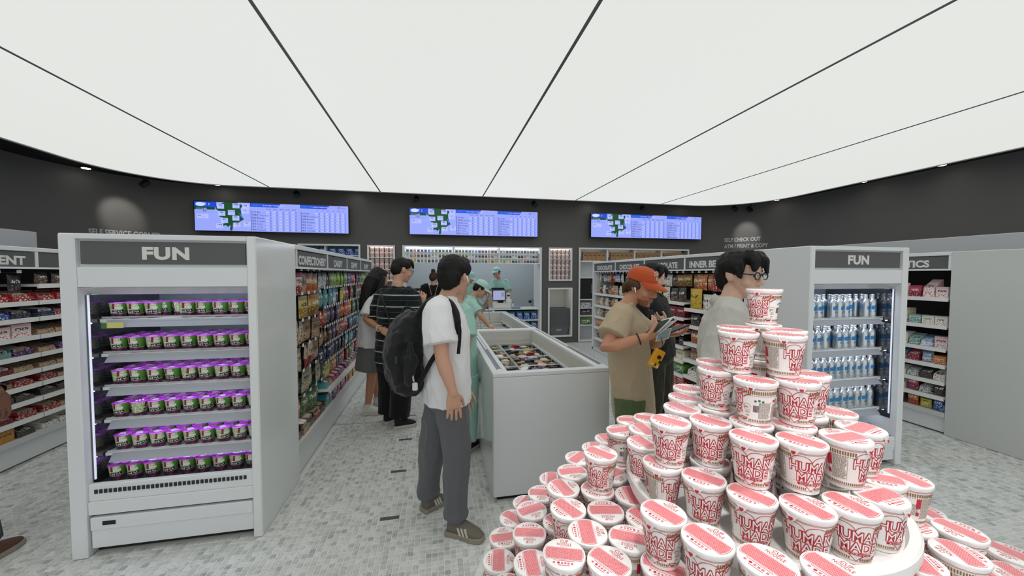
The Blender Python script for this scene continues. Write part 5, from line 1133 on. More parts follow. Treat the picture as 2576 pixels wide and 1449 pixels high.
def cloth(name, col, rough=.85, weave=.25, stripes=None, sc=220):
    m = bpy.data.materials.new(name); m.use_nodes = True; nt = m.node_tree; b = nt.nodes['Principled BSDF']; N = nt.nodes.new; L = nt.links.new
    b.inputs['Base Color'].default_value = lin(col) + (1,); b.inputs['Roughness'].default_value = rough; b.inputs['Specular IOR Level'].default_value = .25; b.inputs['Sheen Weight'].default_value = .15
    tc = N('ShaderNodeTexCoord'); n1 = N('ShaderNodeTexNoise'); n1.inputs['Scale'].default_value = 14; n1.inputs['Detail'].default_value = 3; mp = N('ShaderNodeMapping'); mp.inputs['Scale'].default_value = (1, 1, .45); L(tc.outputs['Object'], mp.inputs[0]); L(mp.outputs[0], n1.inputs['Vector'])
    n2 = N('ShaderNodeTexNoise'); n2.inputs['Scale'].default_value = sc; L(tc.outputs['Object'], n2.inputs['Vector'])
    ad = N('ShaderNodeMath'); ad.operation = 'MULTIPLY_ADD'; L(n2.outputs['Fac'], ad.inputs[0]); ad.inputs[1].default_value = .06; L(n1.outputs['Fac'], ad.inputs[2])
    bp_ = N('ShaderNodeBump'); bp_.inputs['Strength'].default_value = weave; bp_.inputs['Distance'].default_value = .05; L(ad.outputs[0], bp_.inputs['Height']); L(bp_.outputs['Normal'], b.inputs['Normal'])
    if stripes:
        sp = N('ShaderNodeSeparateXYZ'); L(tc.outputs['Object'], sp.inputs[0]); ml = N('ShaderNodeMath'); ml.operation = 'MULTIPLY'; ml.inputs[1].default_value = 1 / stripes[0]; L(sp.outputs[2], ml.inputs[0]); fr = N('ShaderNodeMath'); fr.operation = 'FRACT'; L(ml.outputs[0], fr.inputs[0])
        rp = N('ShaderNodeValToRGB'); rp.color_ramp.interpolation = 'CONSTANT'; e = rp.color_ramp.elements; e[0].position = 0; e[0].color = lin(col) + (1,); e[1].position = stripes[1][0][0]; e[1].color = lin(stripes[1][0][1]) + (1,)
        for p_, c_ in stripes[1][1:]: k = e.new(p_); k.color = lin(c_) + (1,)
        L(fr.outputs[0], rp.inputs[0]); L(rp.outputs[0], b.inputs['Base Color'])
    return m
def skin(name, col):
    m = mat(name, col, .5, spec=.35, bump=.04, bscale=90, vary=.07); b = m.node_tree.nodes['Principled BSDF']; b.inputs['Subsurface Weight'].default_value = .08; b.inputs['Subsurface Radius'].default_value = (.02, .008, .004); b.inputs['Subsurface Scale'].default_value = .3; return m
SK_A = skin('skin_light', (206, 160, 136)); SK_B = skin('skin_pale', (214, 176, 154)); SK_C = skin('skin_tan', (196, 142, 112)); SK_D = skin('skin_deep', (120, 82, 64))
def hairmat(name, col):
    m = mat(name, col, .55, spec=.3); nt = m.node_tree; b = nt.nodes['Principled BSDF']; tc = nt.nodes.new('ShaderNodeTexCoord'); mp = nt.nodes.new('ShaderNodeMapping'); mp.inputs['Scale'].default_value = (220, 220, 18); n = nt.nodes.new('ShaderNodeTexNoise'); n.inputs['Scale'].default_value = 1; n.inputs['Detail'].default_value = 3
    nt.links.new(tc.outputs['Object'], mp.inputs[0]); nt.links.new(mp.outputs[0], n.inputs['Vector']); bp_ = nt.nodes.new('ShaderNodeBump'); bp_.inputs['Strength'].default_value = .7; bp_.inputs['Distance'].default_value = .004; nt.links.new(n.outputs['Fac'], bp_.inputs['Height']); nt.links.new(bp_.outputs['Normal'], b.inputs['Normal']); return m
HB = hairmat('hair_black', (16, 14, 14)); HBR = hairmat('hair_brown', (84, 58, 40)); HDB = hairmat('hair_dark_brown', (56, 34, 28))
EYEW = mat('eye_white', (220, 214, 208), .2); EYED = mat('eye_dark', (24, 16, 12), .15); LIPM = mat('lip', (166, 96, 86), .45); BEARD = hairmat('beard_brown', (150, 102, 78))

def frame(yaw, pitch=0, roll=0):
    """forward, left, up of a body turned yaw degrees from +x towards +y, nodding pitch degrees down"""
    R = Matrix.Rotation(math.radians(yaw), 3, 'Z') @ Matrix.Rotation(math.radians(pitch), 3, 'Y') @ Matrix.Rotation(math.radians(roll), 3, 'X')
    return R @ V3(1, 0, 0), R @ V3(0, 1, 0), R @ V3(0, 0, 1)
def hand(cl, wrist, d, pn, thumb, curl=.5, s=1., spread=.10):
    """palm and five fingers; d along the hand, pn palm normal (fingers curl towards it), thumb = unit vector to the thumb's side"""
    d = d.normalized(); pn = (pn - d * pn.dot(d)).normalized(); t = (thumb - d * thumb.dot(d) - pn * thumb.dot(pn)).normalized()
    cl.rings([(wrist + d * (k * s), t, pn, w_ * s, h_ * s) for k, w_, h_ in ((-.01, .024, .02), (.02, .032, .019), (.05, .040, .017), (.083, .042, .015), (.094, .036, .011))], 16)
    for i, (o, ln) in enumerate(((.0315, .076), (.0106, .086), (-.0106, .080), (-.0305, .063))):
        p = wrist + d * (.085 * s) + t * (o * s); dd = (d + t * (spread * o / .03)).normalized(); pts = [p - dd * .02 * s, p]; a = curl * .5
        for f, l in enumerate((.45, .32, .23)):
            q = dd * math.cos(a) + pn * math.sin(a); pts.append(pts[-1] + q * (ln * l * s)); a += curl * (.75 if f == 0 else .55)
        cl.limb(pts, [.0092 * s, .0092 * s, .0086 * s, .0082 * s, .0074 * s], 10)
    p = wrist + d * (.025 * s) + t * (.026 * s); q1 = (d * .62 + t * .62 + pn * .45).normalized(); q2 = (d * .9 + t * .15 + pn * (.3 + curl * .4)).normalized()
    cl.limb([p - q1 * .012 * s, p + q1 * .035 * s, p + q1 * .045 * s + q2 * .028 * s, p + q1 * .047 * s + q2 * .05 * s], [.013 * s, .0115 * s, .0098 * s, .008 * s], 8)
def head_clay(cl, c, F, Lf, U, s=1., jaw=1.):
    P_ = lambda f, l, u: c + F * (f * s) + Lf * (l * s) + U * (u * s)
    ax = (F, Lf, U)
    cl.ball(P_(-.012, 0, .028), (.097 * s, .077 * s, .088 * s), ax)
    cl.rings([(P_(cf, 0, u), Lf, F, w_ * s * (jaw if u < -.05 else 1), d_ * s) for u, cf, w_, d_ in ((.06, .01, .066, .078), (.03, .016, .070, .080), (0, .018, .070, .076), (-.03, .022, .066, .070), (-.06, .027, .058, .062), (-.085, .034, .048, .052), (-.105, .046, .034, .037), (-.116, .054, .022, .024))], 20, 2.2)
    cl.limb([P_(.088, 0, .018), P_(.102, 0, -.012), P_(.110, 0, -.034)], [.009 * s, .0115 * s, .0135 * s], 10)
    for g in (-1, 1):
        cl.ball(P_(.098, .012 * g, -.040), .0095 * s); cl.ball(P_(.080, .032 * g, .024), (.011 * s, .024 * s, .009 * s), ax); cl.ball(P_(.060, .046 * g, -.030), (.028 * s, .022 * s, .028 * s), ax)
        cl.ball(P_(-.006, .077 * g, -.004), (.020 * s, .009 * s, .031 * s), ax); cl.ball(P_(-.016, .082 * g, .004), (.012 * s, .008 * s, .024 * s), ax)
    cl.ball(P_(.088, 0, -.063), (.011 * s, .024 * s, .007 * s), ax); cl.ball(P_(.086, 0, -.077), (.011 * s, .020 * s, .008 * s), ax); cl.ball(P_(.076, 0, -.104), (.015 * s, .018 * s, .014 * s), ax)
    return P_
def face_parts(par, P_, F, Lf, U, s, brow=HB, down=None):
    o = par.location; ax = (F, Lf, U)
    for g in (-1, 1):
        if not down:
            m = MB(); m.add(*sphere_geo(P_(.0785, .031 * g, .001) - o, (.0085 * s, .0145 * s, .0060 * s), ax, 12, 8)); e = part('eye', m, EYEW, par, smooth=True)
            m = MB(); m.add(*sphere_geo(P_(.0835, .032 * g, 0) - o, (.0045 * s, .0062 * s, .0056 * s), ax, 10, 6)); part('iris', m, EYED, e, smooth=True)
        else:
            m = MB(); m.add(*sphere_geo(P_(.0795, .031 * g, .001) - o, (.0095 * s, .0165 * s, .0085 * s), ax, 12, 8)); part('eyelid', m, down, par, smooth=True)
        m = MB(); m.tube([P_(.088, .014 * g, .020) - o, P_(.090, .030 * g, .0265) - o, P_(.078, .050 * g, .021) - o], [.0028 * s, .0042 * s, .002 * s], 6); part('eyebrow', m, brow, par, smooth=True)
        dz = -.006 if down else 0; m = MB(); m.tube([P_(.0835, .016 * g, .0035 + dz) - o, P_(.0885, .031 * g, .0075 + dz * 1.6) - o, P_(.079, .046 * g, .003 + dz) - o], .0015 * s, 6); part('eyelash_line', m, EYED, par, smooth=True)
    m = MB(); m.tube([P_(.0935, -.022, -.070) - o, P_(.0995, 0, -.0695) - o, P_(.0935, .022, -.070) - o], [.002 * s, .0034 * s, .002 * s], 6, flat=1.); part('mouth', m, LIPM, par, smooth=True)

def shoe(par, heel, toe, zs, mu, ms, stripes=None, hgt=.085, lace=None, w_=.047):
    """heel and toe on the floor; upper, sole and laces"""
    o = par.location; d = (toe - heel); ln = d.length; d.normalize(); r = V3(d.y, -d.x, 0); U = V3(0, 0, 1); z0 = V3(0, 0, zs)
    out = [(0, .75), (.08, .92), (.3, .86), (.5, .88), (.7, 1.04), (.85, .95), (.95, .7), (1., .35)]
    lft = [heel + d * (ln * a) + r * (w_ * k) for a, k in out]; rgt = [heel + d * (ln * a) - r * (w_ * k) for a, k in out]; ring = lft + rgt[::-1]
    m = MB(); n = len(ring); th = .03
    vs = [tuple(p + z0 - o + V3(0, 0, .012 if 0 else 0)) for p in ring] + [tuple(p + z0 + U * th - o) for p in ring]; m.add(vs, [tuple(range(n - 1, -1, -1)), tuple(range(n, 2 * n))] + [(i, (i + 1) % n, n + (i + 1) % n, n + i) for i in range(n)])
    up = Clay(); c = lambda a, z: heel + d * (ln * a) + U * (zs + z)
    up.rings([(c(.06, .05), r, U, w_ * .72, .035), (c(.12, .06), r, U, w_ * .84, .045), (c(.3, .062), r, U, w_ * .82, .048), (c(.45, .056), r, U, w_ * .84, .042), (c(.62, .044), r, U, w_ * .95, .032), (c(.8, .036), r, U, w_ * .92, .024), (c(.93, .030), r, U, w_ * .62, .016), (c(.98, .028), r, U, w_ * .3, .009)], 18, 2.4)
    up.limb([c(.2, .06), c(.2, hgt + .01)], [w_ * .8, w_ * .82], 14)
    u = up.fuse('shoe', mu, par, .006, 2); part('sole', m, ms, u, bevel=.006, bseg=2)
    if lace:
        lm_ = MB()
        for i in range(5): a = .38 + .06 * i; lm_.tube([c(a, .094 - .011 * i) - r * .022 - o, c(a + .015, .104 - .012 * i) - o, c(a, .094 - .011 * i) + r * .022 - o], .0035, 6)
        part('laces', lm_, lace, u)
    if stripes:
        for i in range(3):
            for g in (-1, 1):
                a = .40 + .095 * i; sm = MB(); p0 = c(a + .05, .030) + r * (g * w_ * .985); p1 = c(a - .02, .072) + r * (g * w_ * .90)
                w2 = d * .0065; sm.add([tuple(q - o) for q in (p0 - w2, p0 + w2, p1 + w2, p1 - w2)] + [tuple(q - o - r * g * .014) for q in (p0 - w2, p0 + w2, p1 + w2, p1 - w2)], [(0, 1, 2, 3), (7, 6, 5, 4), (0, 4, 5, 1), (1, 5, 6, 2), (2, 6, 7, 3), (3, 7, 4, 0)]); part('stripe', sm, stripes, u)
    return u

def person(label, sp):
    """sp: joints in world space and clothing; returns the root, head mapping and axes"""
    J = sp['J']; base = V3(J['hipc'].x, J['hipc'].y, 0); t = thing('person', label, 'person', base)
    bF, bL, bU = frame(sp['yaw']); k = sp.get('k', 1.); vx = sp.get('voxel', .006); wd = sp.get('girth', 1.)
    N_, Hc = J['neck'], J['hipc']; spine = N_ - Hc; U = spine.normalized(); sh = (J['shL'] - J['shR']).normalized(); hpv = (J['hipL'] - J['hipR']).normalized()
    def ring(s, w_, d_, f=0):
        r = hpv.lerp(sh, min(1, max(0, s))).normalized(); r = (r - U * r.dot(U)).normalized(); fw = r.cross(U).normalized()
        if fw.dot(bF) < 0: fw = -fw
        bend = sp.get('bend', 0) * math.sin(PI * min(1, max(0, s)))
        return (Hc + spine * s + fw * (f + bend), r, fw, w_ * k * wd, d_ * k * wd)
    cl = Clay()
    cl.rings([ring(*a) for a in ((-.14, .13, .10), (0, .16, .108), (.25, .14, .095), (.55, .158, .108), (.8, .155, .095), (.9, .115, .07), (.97, .062, .055), (1.04, .052, .052))])
    hF, hL, hU = frame(*sp['head']); hc = J['head']; hs = sp.get('hs', 1.) * k
    P_ = head_clay(cl, hc, hF, hL, hU, hs, sp.get('jaw', 1.))
    cl.limb([N_ - U * .03, N_.lerp(P_(-.022, 0, -.06), .55), P_(-.02, 0, -.055)], [.058 * k, .049 * k, .052 * k])
    hx = []
    for S in ('L', 'R'):
        a, e, w_ = J['sh' + S], J['el' + S], J['wr' + S]
        cl.limb([a.lerp(N_, .35), a, a.lerp(e, .4), e, e.lerp(w_, .3), w_.lerp(e, .12), w_], [.042 * k, .049 * k, .045 * k, .040 * k, .041 * k, .028 * k, .0265 * k])
        hd_ = sp['hand' + S]; hcl = Clay(); hx.append((hcl, sp.get('hvox', .0034), 2)); hcl.limb([e.lerp(w_, .78), e.lerp(w_, .92), w_ + (w_ - e).normalized() * .01], [.0295 * k, .0272 * k, .0262 * k]); hand(hcl, w_, hd_[0], hd_[1], hd_[2], hd_[3], k * sp.get('handk', 1.))
        h, kn, an = J['hip' + S], J['kn' + S], J['an' + S]
        cl.limb([h, h.lerp(kn, .4), kn, kn.lerp(an, .35), an], [.082 * k * wd, .072 * k * wd, .052 * k, .050 * k, .034 * k])
        cl.limb([an, V3(an.x, an.y, .045) , V3(an.x, an.y, .04) + (J['toe' + S] - V3(an.x, an.y, J['toe' + S].z)) * .5], [.034 * k, .034 * k, .026 * k])
    cl.fuse('body', sp['skin'], t, vx, sp.get('bs', 3), extra=hx)
    def arm_loft(g, S, t0, t1, r0, r1, fore=False):
        a, e, w_ = J['sh' + S], J['el' + S], J['wr' + S]
        inn = a.lerp(N_, .45)
        if not fore: g.limb([inn, a, a.lerp(e, t1 * .5), a.lerp(e, t1)], [r0 * .85, r0 * .95, (r0 + r1) / 2, r1], 18, False)
        else: g.limb([inn, a, a.lerp(e, .5), e, e.lerp(w_, .5), e.lerp(w_, t1)], [r0 * .92, r0, r0 * .92, r0 * .8, r0 * .72, r1], 18, False)
        g.ball(a.lerp(N_, .14), r0 * .93)
    if 'top' in sp:
        m, s0, slv, loose, fold = sp['top']; g = Clay(); q = loose
        g.rings([ring(*a) for a in ((s0, .165 + q, .118 + q), (s0 * .5, .167 + q, .12 + q), (.1, .165 + q, .12 + q), (.35, .16 + q, .116 + q), (.6, .168 + q, .12 + q), (.8, .172 + q * .8, .108 + q * .7), (.9, .145 + q * .4, .085 + q * .4), (.965, .088, .073), (sp.get('collar', 1.035), .068, .064))])
        for S in ('L', 'R'): arm_loft(g, S, 0, slv[0], slv[1], slv[2], slv[3] if len(slv) > 3 else False)
        tp_ = g.fuse('shirt', m, t, .0075, 3, fold, sp.get('fsc', (8, 8, 5)), sp.get('seed', 1)); sp['top_o'] = tp_
    if 'pants' in sp:
        m, r0, r1, r2, end, fold = sp['pants']; g = Clay()
        g.rings([ring(*a) for a in ((.13, .155, .115), (.05, .165, .122), (-.08, .172, .128), (-.2, .165, .122), (-.26, .12, .09))])
        for S in ('L', 'R'):
            h, kn, an = J['hip' + S], J['kn' + S], J['an' + S]
            if end > 1: pts = [h, h.lerp(kn, .5), kn, kn.lerp(an, .5), kn.lerp(an, min(1, end - 1))]; rd = [r0, (r0 + r1) / 2, r1, (r1 + r2) / 2, r2]
            else: pts = [h, h.lerp(kn, end * .5), h.lerp(kn, end)]; rd = [r0, (r0 + r2) / 2, r2]
            g.limb(pts, [x_ * k for x_ in rd], 18, False)
            if sp.get('cuff'):
                c0 = kn.lerp(an, .93); g.limb([c0 + V3(0, 0, .035), c0 - V3(0, 0, .0), c0 - V3(0, 0, .035)], [r2 * 1.0, r2 * 1.12, r2 * 1.02], 18, False)
        g.fuse('trousers' if end > 1 else 'shorts', m, t, .0075, 3, fold, (9, 9, 3.5), sp.get('seed', 1) + 4)
    if 'skirt' in sp:
        m, s0, s1 = sp['skirt']; g = Clay(); g.rings([ring(*a) for a in ((s1, .20, .15), (s1 * .5, .185, .14), (0, .165, .125), (s0, .145, .11))]); g.fuse('skirt', m, t, .0075, 2, .003, (8, 8, 4), 3)
    for S in ('L', 'R'):
        if 'shoe' in sp: mu, ms, st, lc, hg = sp['shoe']; shoe(t, J['heel' + S], J['toe' + S], 0, mu, ms, st, hg, lc)
        if 'sock' in sp: an = J['an' + S]; m_ = MB(); m_.tube([V3(an.x, an.y, .07) - base, an + V3(0, 0, .03) - base], [.042, .038], 14); part('sock', m_, sp['sock'], t, smooth=40)
    return t, P_, (hF, hL, hU), hs
def stand(hip, foot_l, foot_r, kneef=.03, fwd=None):
    """legs for an upright figure: returns joints from hip centre and ankle points"""
    return
def hair(t, P_, ax, s, m, bits, name='hair', strand=.0035, voxel=.006, smooth=2):
    g = Clay()
    for c, r in bits:
        if isinstance(c, list): g.limb([P_(*q) for q in c], [x_ * s for x_ in r], 12)
        else: g.ball(P_(*c), tuple(x_ * s for x_ in r), ax)
    return g.fuse(name, m, t, voxel, smooth, .002, (30, 30, 14), 2, strand)
SHORT = [((-.016, 0, .044), (.097, .082, .083)), ((-.055, 0, .005), (.062, .076, .075)), ((-.075, 0, -.02), (.036, .062, .05)), ((.045, 0, .085), (.055, .065, .036)), ((-.01, .070, .03), (.055, .017, .045)), ((-.01, -.070, .03), (.055, .017, .045))]
def A_(px, py, Y): return at(px, py, 'Y', Y)
def F_(px, py): return at(px, py, 'Z', 0)
Zu = V3(0, 0, 1); Dn = V3(0, 0, -1)
def mixin(J, **k): J.update(k); return J
def legs(J, yaw, hl=.085, kf=.02):
    """hips, knees and ankles over given heel/toe points"""
    f, l, u = frame(yaw)
    for S, g in (('L', 1), ('R', -1)):
        J['hip' + S] = J['hipc'] + l * (hl * g) + V3(0, 0, -.03)
        h, t = J['heel' + S], J['toe' + S]; an = h.lerp(t, .24); J.setdefault('an' + S, V3(an.x, an.y, .095))
        if 'kn' + S not in J: J['kn' + S] = J['hip' + S].lerp(J['an' + S], .52) + f * kf
    return J
def shl(J, yaw, w_=.175, drop=.062):
    f, l, u = frame(yaw)
    for S, g in (('L', 1), ('R', -1)): J['sh' + S] = J['neck'] + l * (w_ * g) - u * drop - f * .012
    return J
def feet(c, yaw, gap=.1, ln=.275, turn=8):
    f, l, u = frame(yaw); d = {}
    for S, g in (('L', 1), ('R', -1)):
        ff = frame(yaw + turn * g)[0]; m = V3(c.x, c.y, 0) + l * (gap * g); d['heel' + S] = m - ff * .09; d['toe' + S] = m + ff * (ln - .09)
    return d
WT = cloth('white_tee', (236, 236, 238), .9, .35); GRP = cloth('grey_trousers', (102, 102, 106), .85, .3); BLKC = cloth('black_cotton', (18, 18, 19), .9, .3); DEN = cloth('grey_denim', (112, 114, 114), .9, .3); BEI = cloth('beige_tee', (184, 166, 138), .9, .4); OLV = cloth('olive_shorts', (88, 104, 70), .9, .4); DOL = cloth('dark_olive', (46, 45, 34), .9, .3); MINT = cloth('mint_uniform', (164, 206, 194), .85, .35); MINT2 = cloth('mint_cap', (178, 218, 208), .8, .2); LIN_ = cloth('white_linen', (196, 194, 186), .9, .5)
STR = cloth('striped_knit', (20, 22, 28), .9, .3, (.115, [(.10, (20, 22, 28)), (.40, (78, 92, 92)), (.43, (20, 22, 28)), (.78, (60, 84, 80)), (.84, (196, 206, 190)), (.90, (60, 84, 80)), (.95, (20, 22, 28))]))
SOLEW = mat('sole_white', (206, 200, 186), .6); SOLEG = mat('sole_grey', (150, 142, 128), .6); SHG = mat('shoe_grey_suede', (112, 108, 98), .8, bump=.1, bscale=200); SHW = mat('shoe_white', (222, 220, 212), .5); SHB = mat('shoe_black', (18, 18, 20), .7); STRIPE = mat('shoe_stripe', (206, 202, 186), .5); LACE = mat('lace_white', (214, 212, 204), .7); SOCK = mat('sock_white', (210, 206, 202), .9)

# --- man in the white tee, backpack, looking away to the counters
J = dict(hipc=A_(1122, 968, 2.30), neck=A_(1120, 752, 2.30), head=A_(1144, 694, 2.31), shR=A_(1101, 787, 2.14), shL=A_(1126, 783, 2.47), elR=A_(1113, 905, 2.07), wrR=A_(1139, 985, 2.03), elL=A_(1140, 900, 2.52), wrL=A_(1166, 975, 2.50),
         heelR=F_(1124, 1338), toeR=F_(1218, 1362), heelL=F_(1062, 1290), toeL=F_(1122, 1258))
J['knR'] = A_(1148, 1120, 2.20); J['knL'] = A_(1088, 1115, 2.42); J['anR'] = J['heelR'].lerp(J['toeR'], .25) + V3(0, 0, .11); J['anL'] = J['heelL'].lerp(J['toeL'], .25) + V3(0, 0, .11)
legs(J, 12)
sp = dict(J=J, yaw=12, head=(52, 2), skin=SK_A, k=1.0, voxel=.0055, handR=(V3(.06, -.02, -1), V3(-.15, 1, 0), V3(1, .15, 0), .28), handL=(V3(.15, 0, -1), V3(0, -1, 0), V3(1, 0, 0), .6), top=(WT, -.17, (.66, .088, .096), .028, .0075), pants=(GRP, .105, .086, .070, 1.97, .009), cuff=True, shoe=(SHG, SOLEG, STRIPE, LACE, .085), seed=3)
W_, P_, ax, hs = person('man in a white t-shirt with a black backpack, standing in the aisle looking away', sp)
hair(W_, P_, ax, hs, HB, [((-.018, 0, .046), (.104, .090, .088)), ((-.060, 0, .000), (.062, .084, .085)), ((-.078, 0, -.035), (.034, .066, .055)), ((.05, 0, .085), (.058, .07, .04)), ((-.0, .072, .045), (.07, .020, .05)), ((-.0, -.072, .045), (.07, .020, .05)), ([(.085, .02, .07), (.095, .03, .03)], [.025, .012])], voxel=.0055)
face_parts(W_, P_, *ax, hs)
m = MB(); m.add(*sphere_geo(P_(.004, -.087, -.006) - W_.location, (.008, .006, .009), ax, 10, 8)); m.tube([P_(.006, -.089, -.008) - W_.location, P_(.014, -.089, -.034) - W_.location], [.0045, .0035], 8); part('earbud', m, mat('earbud_white', (236, 238, 240), .25), W_, smooth=40)
# shoe badge
pb = J['heelR'].lerp(J['toeR'], .64) + V3(0, 0, .083) - W_.location
# backpack: worn, a thing of its own
BPK = cloth('backpack_nylon', (26, 27, 28), .6, .45); BPS = cloth('backpack_strap', (14, 14, 15), .7, .2)
bc = A_(1022, 880, 2.30); bp = thing('backpack', 'large black nylon backpack on the back of the man in the white t-shirt', 'backpack', (bc.x, bc.y, 0))
g = Clay(); rgt = V3(.97, .2, 0).normalized(); dpt = V3(-.2, .97, 0).normalized()
def bring(px, py, w_, d_): c = A_(px, py, 2.30); return (c, rgt, dpt, w_, d_)
g.rings([bring(1032, 984, .055, .10), bring(1026, 972, .092, .13), bring(1019, 945, .112, .145), bring(1015, 900, .118, .15), bring(1018, 855, .110, .15), bring(1024, 820, .095, .145), bring(1032, 795, .072, .135), bring(1042, 782, .045, .10)], 26, 2.8)
g.limb([A_(1000, 960, 2.17), A_(993, 900, 2.15), A_(1000, 845, 2.16)], [.03, .05, .03]); g.limb([A_(1030, 960, 2.14), A_(1033, 905, 2.13), A_(1033, 870, 2.14)], [.025, .04, .02])
body_o = g.fuse('bag_body', BPK, bp, .007, 2, .010, (11, 11, 8), 5)
def strap(name, pts, wd, th, par, m, o):
    mb_ = MB(); P2 = [V3(*p) for p in pts]
    if len(P2) > 3: P2 = [q for i in range(len(P2) - 1) for q in [P2[i].lerp(P2[i + 1], k / 4) for k in range(4)]] + [P2[-1]]; P2 = [P2[0]] + [(P2[i - 1] + P2[i] * 2 + P2[i + 1]) / 4 for i in range(1, len(P2) - 1)] + [P2[-1]]
    mb_.tube([p - o for p in P2], [(wd, th)] * len(P2), 10, ref=(0, 1, 0)); return part(name, mb_, m, par, smooth=60)
o = bp.location
strap('handle', [A_(1045, 783, 2.28), A_(1028, 772, 2.28), A_(1016, 774, 2.28), A_(1012, 786, 2.28)], .012, .006, bp, BPK, o)
strap('shoulder_strap', [A_(1046, 802, 2.20), A_(1060, 778, 2.19), A_(1078, 758, 2.19), A_(1098, 749, 2.19), A_(1118, 751, 2.19), A_(1136, 764, 2.18), A_(1148, 786, 2.14), A_(1152, 812, 2.11), A_(1147, 842, 2.10)], .026, .018, bp, BPS, o)
strap('shoulder_strap', [A_(1050, 800, 2.44), A_(1070, 775, 2.47), A_(1100, 757, 2.48), A_(1140, 772, 2.46), A_(1152, 810, 2.44)], .024, .012, bp, BPS, o)
strap('lower_strap', [A_(1054, 968, 2.17), A_(1068, 940, 2.13), A_(1085, 908, 2.11), A_(1102, 884, 2.12)], .012, .014, bp, BPS, o)
strap('chest_buckle_strap', [A_(1153, 806, 2.08), A_(1157, 830, 2.075), A_(1156, 860, 2.075), A_(1153, 890, 2.075)], .006, .010, bp, BPS, o)
m = MB().tube([A_(1038, 938, 2.13) - o, A_(1039, 950, 2.12) - o, A_(1041, 960, 2.12) - o], .005, 6); part('clip', m, mat('clip_white', (206, 200, 190), .5), bp)
q = A_(1044, 972, 2.11) - o; part('bottle_tag', MB().box(q.x - .015, q.x + .015, q.y - .006, q.y + .006, q.z - .025, q.z + .022), mat('tag_white', (216, 216, 212), .4), bp, bevel=.006)
q = A_(998, 903, 2.12) - o; part('zip_pull', MB().box(q.x - .007, q.x + .007, q.y - .03, q.y - .02, q.z - .02, q.z + .02), mat('zip_grey', (46, 46, 48), .5), bp, bevel=.003)
# small phone low in his far hand
q = A_(1168, 990, 2.49); t = thing('phone', 'small dark phone in the far hand of the man in white', 'phone', q); part('case', MB().box(-.008, .008, -.035, .035, -.07, .02), mat('phone_dark', (26, 28, 40), .3), t, bevel=.004); part('screen', MB().box(.008, .009, -.031, .031, -.064, .014), BLACKG, t)

# --- man in the striped shirt
J = dict(hipc=A_(992, 893, 4.0), neck=A_(1000, 717, 4.0), head=A_(1011, 679, 4.03), shR=A_(1038, 747, 3.88), shL=A_(960, 745, 4.14), elR=A_(1050, 806, 3.82), wrR=A_(1056, 768, 3.95), elL=A_(946, 805, 4.16), wrL=A_(985, 812, 4.35))
mixin(J, heelR=F_(990, 1078), toeR=F_(1048, 1068), heelL=F_(965, 1067), toeL=F_(1012, 1052)); legs(J, 58, .09)
sp = dict(J=J, yaw=58, head=(27, 12), skin=SK_A, k=1.04, voxel=.007, handR=(V3(.3, .2, 1), V3(-.3, 1, 0), V3(-1, 0, .2), .7), handL=(V3(.9, .5, .2), V3(.2, .6, .8), V3(0, 0, 1), .6), collar=.985, top=(STR, -.1, (.95, .085, .1), .035, .007), pants=(BLKC, .115, .105, .10, 1.95, .005), shoe=(SHB, SOLEW, None, None, .08), seed=7)
S_, P_, ax, hs = person('man in glasses and a black shirt with thin pale stripes, facing the counter', sp)
hair(S_, P_, ax, hs, HB, SHORT[:2] + [((-.07, 0, .01), (.045, .07, .055)), ((.045, 0, .085), (.06, .07, .04)), ((0, .072, .05), (.06, .018, .04)), ((0, -.072, .05), (.06, .018, .04)), ([(.085, -.03, .07), (.10, -.035, .04)], [.02, .01])])
face_parts(S_, P_, *ax, hs)
GLS = mat('glasses_frame', (40, 40, 42), .3, .5)
def glasses(t, P_, ax, s, m=GLS, thick=.0016):
    o = t.location; mb_ = MB()
    for g_ in (-1, 1):
        mb_.tube([P_(.105, (.033 + .023 * math.cos(a)) * g_, .0 + .018 * math.sin(a)) - o for a in [2 * PI * k / 16 for k in range(17)]], thick * s, 6); mb_.tube([P_(.103, .056 * g_, .006) - o, P_(.06, .080 * g_, .010) - o, P_(-.01, .084 * g_, .012) - o], thick * s, 6)
    mb_.tube([P_(.106, -.010, .004) - o, P_(.109, 0, .006) - o, P_(.106, .010, .004) - o], thick * s, 6); gl = part('glasses', mb_, m, t)
    for g_ in (-1, 1): l_ = MB(); l_.add([P_(.1055, (.033 + .022 * math.cos(a)) * g_, .017 * math.sin(a)) - o for a in [2 * PI * k / 14 for k in range(14)]], [tuple(range(14))]); part('lens', l_, mat('lens_glass', (190, 200, 210), .05, alpha=.18), gl)
glasses(S_, P_, ax, hs)
o = S_.location; strap('bag_strap', [A_(957, 733, 3.99), A_(962, 752, 3.87), A_(972, 785, 3.83), A_(982, 812, 3.83), A_(990, 845, 3.85)], .022, .004, S_, BPS, o)
q = A_(1053, 750, 3.97); t = thing('phone', 'pink phone held up by the man in the striped shirt', 'phone', q); part('case', MB().box(-.012, .012, -.04, .04, -.07, .07), mat('phone_pink', (222, 120, 116), .4), t, bevel=.006); part('screen', MB().box(.012, .013, -.036, .036, -.064, .064), BLACKG, t)

